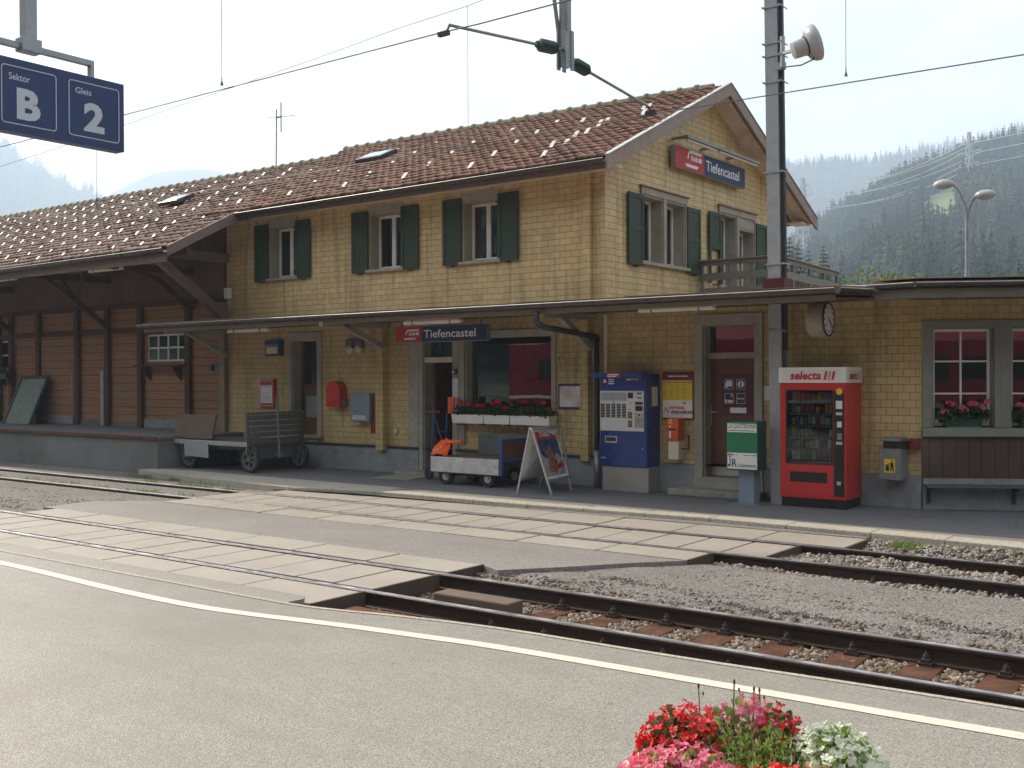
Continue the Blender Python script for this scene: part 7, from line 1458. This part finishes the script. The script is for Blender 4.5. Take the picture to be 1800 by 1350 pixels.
def spruce(x, y, h, label, seed):
    g = random.Random(seed); t = T('spruce_tree', label, 'tree', (x, y, 0), 'trees just behind the station'); P('trunk', MB().tube((x, y, 0), (x, y, h*.97), h*.014, 8, .03), 'bark', t); b = MB(); n = int(h*2.6)
    for k in range(n):
        f0 = k/n; z = h*(.10+.89*f0); R_ = h*.19*(1-f0)**.8+.12; m = max(5, int(13*(1-f0)+5)); a0 = g.uniform(0, 6.28)
        for i in range(m):
            a = a0+6.283*i/m+g.uniform(-.2, .2); L_ = R_*g.uniform(.65, 1.15); d_ = Vector((math.cos(a), math.sin(a), 0)); s_ = Vector((-d_.y, d_.x, 0)); p = Vector((x, y, z)); e = p+d_*L_+Vector((0, 0, -L_*.28)); mid = p+d_*L_*.5+Vector((0, 0, -L_*.06))
            b.add([p, mid+s_*L_*.17-Vector((0, 0, L_*.10)), e, mid-s_*L_*.17-Vector((0, 0, L_*.10)), mid+Vector((0, 0, L_*.04))], [(0, 1, 4), (1, 2, 4), (2, 3, 4), (3, 0, 4)])
            for j in range(3): q_ = p.lerp(e, .4+.25*j); w_ = L_*.16; b.add([q_+s_*w_, q_-s_*w_, q_-Vector((0, 0, L_*.28))+d_*.05], [(0, 1, 2)])
    P('crown', b, 'spruce_leaf', t)
sp = [(1388, 408, 84), (1402, 418, 80), (1422, 432, 92), (1447, 424, 100), (1478, 455, 110), (1510, 468, 95), (1604, 452, 120), (1628, 462, 112), (1672, 458, 105), (1735, 450, 115), (1762, 462, 96), (1793, 448, 108)]
for i, (px, py, Yd) in enumerate(sp): p = ony(px, py, Yd); spruce(p.x, Yd, p.z, f'spruce behind the wing roof, {["touching the gable eave at the mast", "second right of the mast", "third right of the mast", "tallest and pointed, above the balcony end", "short one right of the balcony", "low tip left of the leafy tree", "light-tipped one left of the lamp", "thin one just left of the lamp", "just left of the lamp pole", "right of the lamp pole", "low one near the right edge", "cut by the right picture edge"][i]}', 50+i)
def leafy(px, py, Yd, w, label, seed):
    g = random.Random(seed); p = ony(px, py, Yd); t = T('leafy_tree', label, 'tree', (p.x, Yd, 0)); h = p.z; P('trunk', MB().tube((p.x, Yd, 0), (p.x+.2, Yd, h*.6), .2, 8, .1).tube((p.x+.1, Yd, h*.45), (p.x-w*.3, Yd+.4, h*.8), .09, 6, .03).tube((p.x+.1, Yd, h*.5), (p.x+w*.35, Yd-.3, h*.85), .08, 6, .03), 'bark', t); b = MB()
    cl = [(Vector((p.x+g.uniform(-w, w)*.6, Yd+g.uniform(-w, w)*.5, h*g.uniform(.55, .88))), g.uniform(.28, .5)*w) for _ in range(16)]
    for c_, r_ in cl:
        for _ in range(170): v = Vector((g.gauss(0, 1), g.gauss(0, 1), g.gauss(0, 1))).normalized()*r_*g.uniform(.6, 1.1); leaf(b, c_+v, v+rnd_unit()*r_, .22, .8)
    P('crown', b, 'tree_leaf', t)
leafy(1556, 478, 55, 2.2, 'yellow-green leafy tree top showing over the wing roof', 5); leafy(1578, 486, 60, 1.6, 'smaller leafy tree right beside the yellow-green one', 6)
# pylons, power lines, chapel
def pylon(px, pyb, pyt, D_, label):
    v = ray(px, 660); k = D_/math.hypot(v.x, v.y); x, y = v.x*k, v.y*k; z1 = HC+tan_of(px, pyt)*D_; z0 = HC+tan_of(px, pyb)*D_; h = z1-z0; t = T('power_pylon', label, 'pylon', (x, y, z0)); b = MB(); w0_, w1_ = h*.07, h*.012
    r2 = Vector((math.cos(_y), -math.sin(_y), 0)); r2 = Vector((.93, -.36, 0)); u2 = Vector((.36, .93, 0)); seg = 8
    for s1_, s2_ in ((1, 1), (1, -1), (-1, 1), (-1, -1)):
        for k in range(seg):
            a, c = k/seg, (k+1)/seg; wa, wc = w0_+(w1_-w0_)*a, w0_+(w1_-w0_)*c; P_ = lambda s1, s2, ww, f_: Vector((x, y, z0+h*f_))+r2*s1*ww+u2*s2*ww
            b.bar(P_(s1_, s2_, wa, a), P_(s1_, s2_, wc, c), .45); b.bar(P_(s1_, s2_, wa, a), P_(-s1_, s2_, wc, c), .25)
    P('lattice', b, 'galv', t); arms = []
    b = MB()
    for f_, L_ in ((.60, .14), (.75, .17), (.88, .11)): zz = z0+h*f_; b.bar(Vector((x, y, zz))-r2*L_*h, Vector((x, y, zz))+r2*L_*h, .5, .5); arms += [Vector((x, y, zz-1))-r2*L_*h, Vector((x, y, zz-1))+r2*L_*h]
    P('crossarms', b, 'galv', t); return arms
a1 = pylon(1704, 372, 232, 600, 'lattice power pylon rising above the wooded slope'); a0_ = pylon(1412, 440, 312, 590, 'second power pylon low on the slope just right of the gable eave')
for i, (p, q_) in enumerate(zip(a1, a0_)):
    def sag(p, q_, s_, n=14): return [p.lerp(q_, k/n)-Vector((0, 0, s_*4*(k/n)*(1-k/n))) for k in range(n+1)]
    b = MB(); pt = sag(q_, p, 6)
    for c_, d_ in zip(pt, pt[1:]): b.tube(c_, d_, .10, 4)
    e_ = p+Vector((260, -90, 14)); pt = sag(p, e_, 4, 6)
    for c_, d_ in zip(pt, pt[1:]): b.tube(c_, d_, .10, 4)
    P('power_line', b, 'line_white' if 'line_white' in MATS else M('line_white', (.7, .72, .74), .4, .3) and 'line_white', label='pale sagging high-voltage line strung from the pylon across the slope', cat='power line', loc=p, group='lines of the pylon')
v = ray(1613, 660); Dc = 800; k = Dc/math.hypot(v.x, v.y); x, y = v.x*k, v.y*k; z0 = HC+tan_of(1613, 290)*Dc; z1 = HC+tan_of(1613, 272)*Dc
t = T('church_tower', 'tiny pale chapel tower with pointed roof on the hill crest', 'church', (x, y, z0-3)); P('tower', MB().box(x-1.9, x+1.9, y-1.9, y+1.9, z0-8, z0+(z1-z0)*.55), 'cream_paint', t); b = MB(); zz = z0+(z1-z0)*.55; b.add([(x-2.2, y-2.2, zz), (x+2.2, y-2.2, zz), (x+2.2, y+2.2, zz), (x-2.2, y+2.2, zz), (x, y, z1+1)], [(0, 1, 4), (1, 2, 4), (2, 3, 4), (3, 0, 4)]); P('spire', b, 'barge_grey', t); P('belfry_opening', MB().box(x-.6, x+.6, y-1.96, y-1.91, zz-3, zz-1), 'black', t)
# ============================================================ TRAIN BEHIND THE CAMERA (seen in the window panes)
TYf = -4.2; t = T('passenger_train', 'red passenger train with dark windows standing on the track behind the photographer', 'train', (0, -5.5, -.1))
b = MB()
for x0, x1 in ((-26, -10.3), (-9.7, 5.7), (6.3, 27)): 
    sec = [(TYf, .75), (TYf, 3.1), (TYf-.35, 3.65), (TYf-2.3, 3.65), (TYf-2.65, 3.1), (TYf-2.65, .75)]; b.prism([(x0, y, z) for y, z in sec], (x1-x0, 0, 0))
P('body', b, 'train_red', t); b = MB(); g = [-24.5+2.0*k for k in range(25)]
for x in g:
    if not -11 < x < -8.2: b.box(x, x+1.35, TYf, TYf+.012, 1.65, 2.5)
P('window_band', b, 'black', t); b = MB().box(-26, -10.3, TYf, TYf+.010, .95, 1.05).box(-9.7, 9, TYf, TYf+.010, .95, 1.05); P('pale_stripe', b, 'white_paint', t)
b = MB().box(-26, -10.3, TYf-2.3, TYf-.3, .1, .75).box(-9.7, 9, TYf-2.3, TYf-.3, .1, .75); P('underframe', b, 'dark_steel', t)
b = MB()
for x in (-23, -12.5, -7, 6): b.lathe((x, TYf-.4, .3), [(.38, 0), (.38, .12)], (0, 1, 0), 20).lathe((x+1.8, TYf-.4, .3), [(.38, 0), (.38, .12)], (0, 1, 0), 20)
P('wheels', b, 'dark_steel', t)
# ============================================================ HAZE
b = MB().box(-3700, 2400, -1600, 3700, -2, 660); hz = P('haze', b, None, kind='stuff', label='pale blue summer haze filling the valley', cat='haze')
m = bpy.data.materials.new('haze_air'); m.use_nodes = True; tt = m.node_tree; tt.nodes.clear(); o = tt.nodes.new('ShaderNodeOutputMaterial'); vs_ = tt.nodes.new('ShaderNodeVolumePrincipled'); vs_.inputs['Color'].default_value = (.64, .80, 1, 1); vs_.inputs['Density'].default_value = .00064; vs_.inputs['Anisotropy'].default_value = .2; tt.links.new(vs_.outputs[0], o.inputs['Volume']); hz.data.materials.append(m)
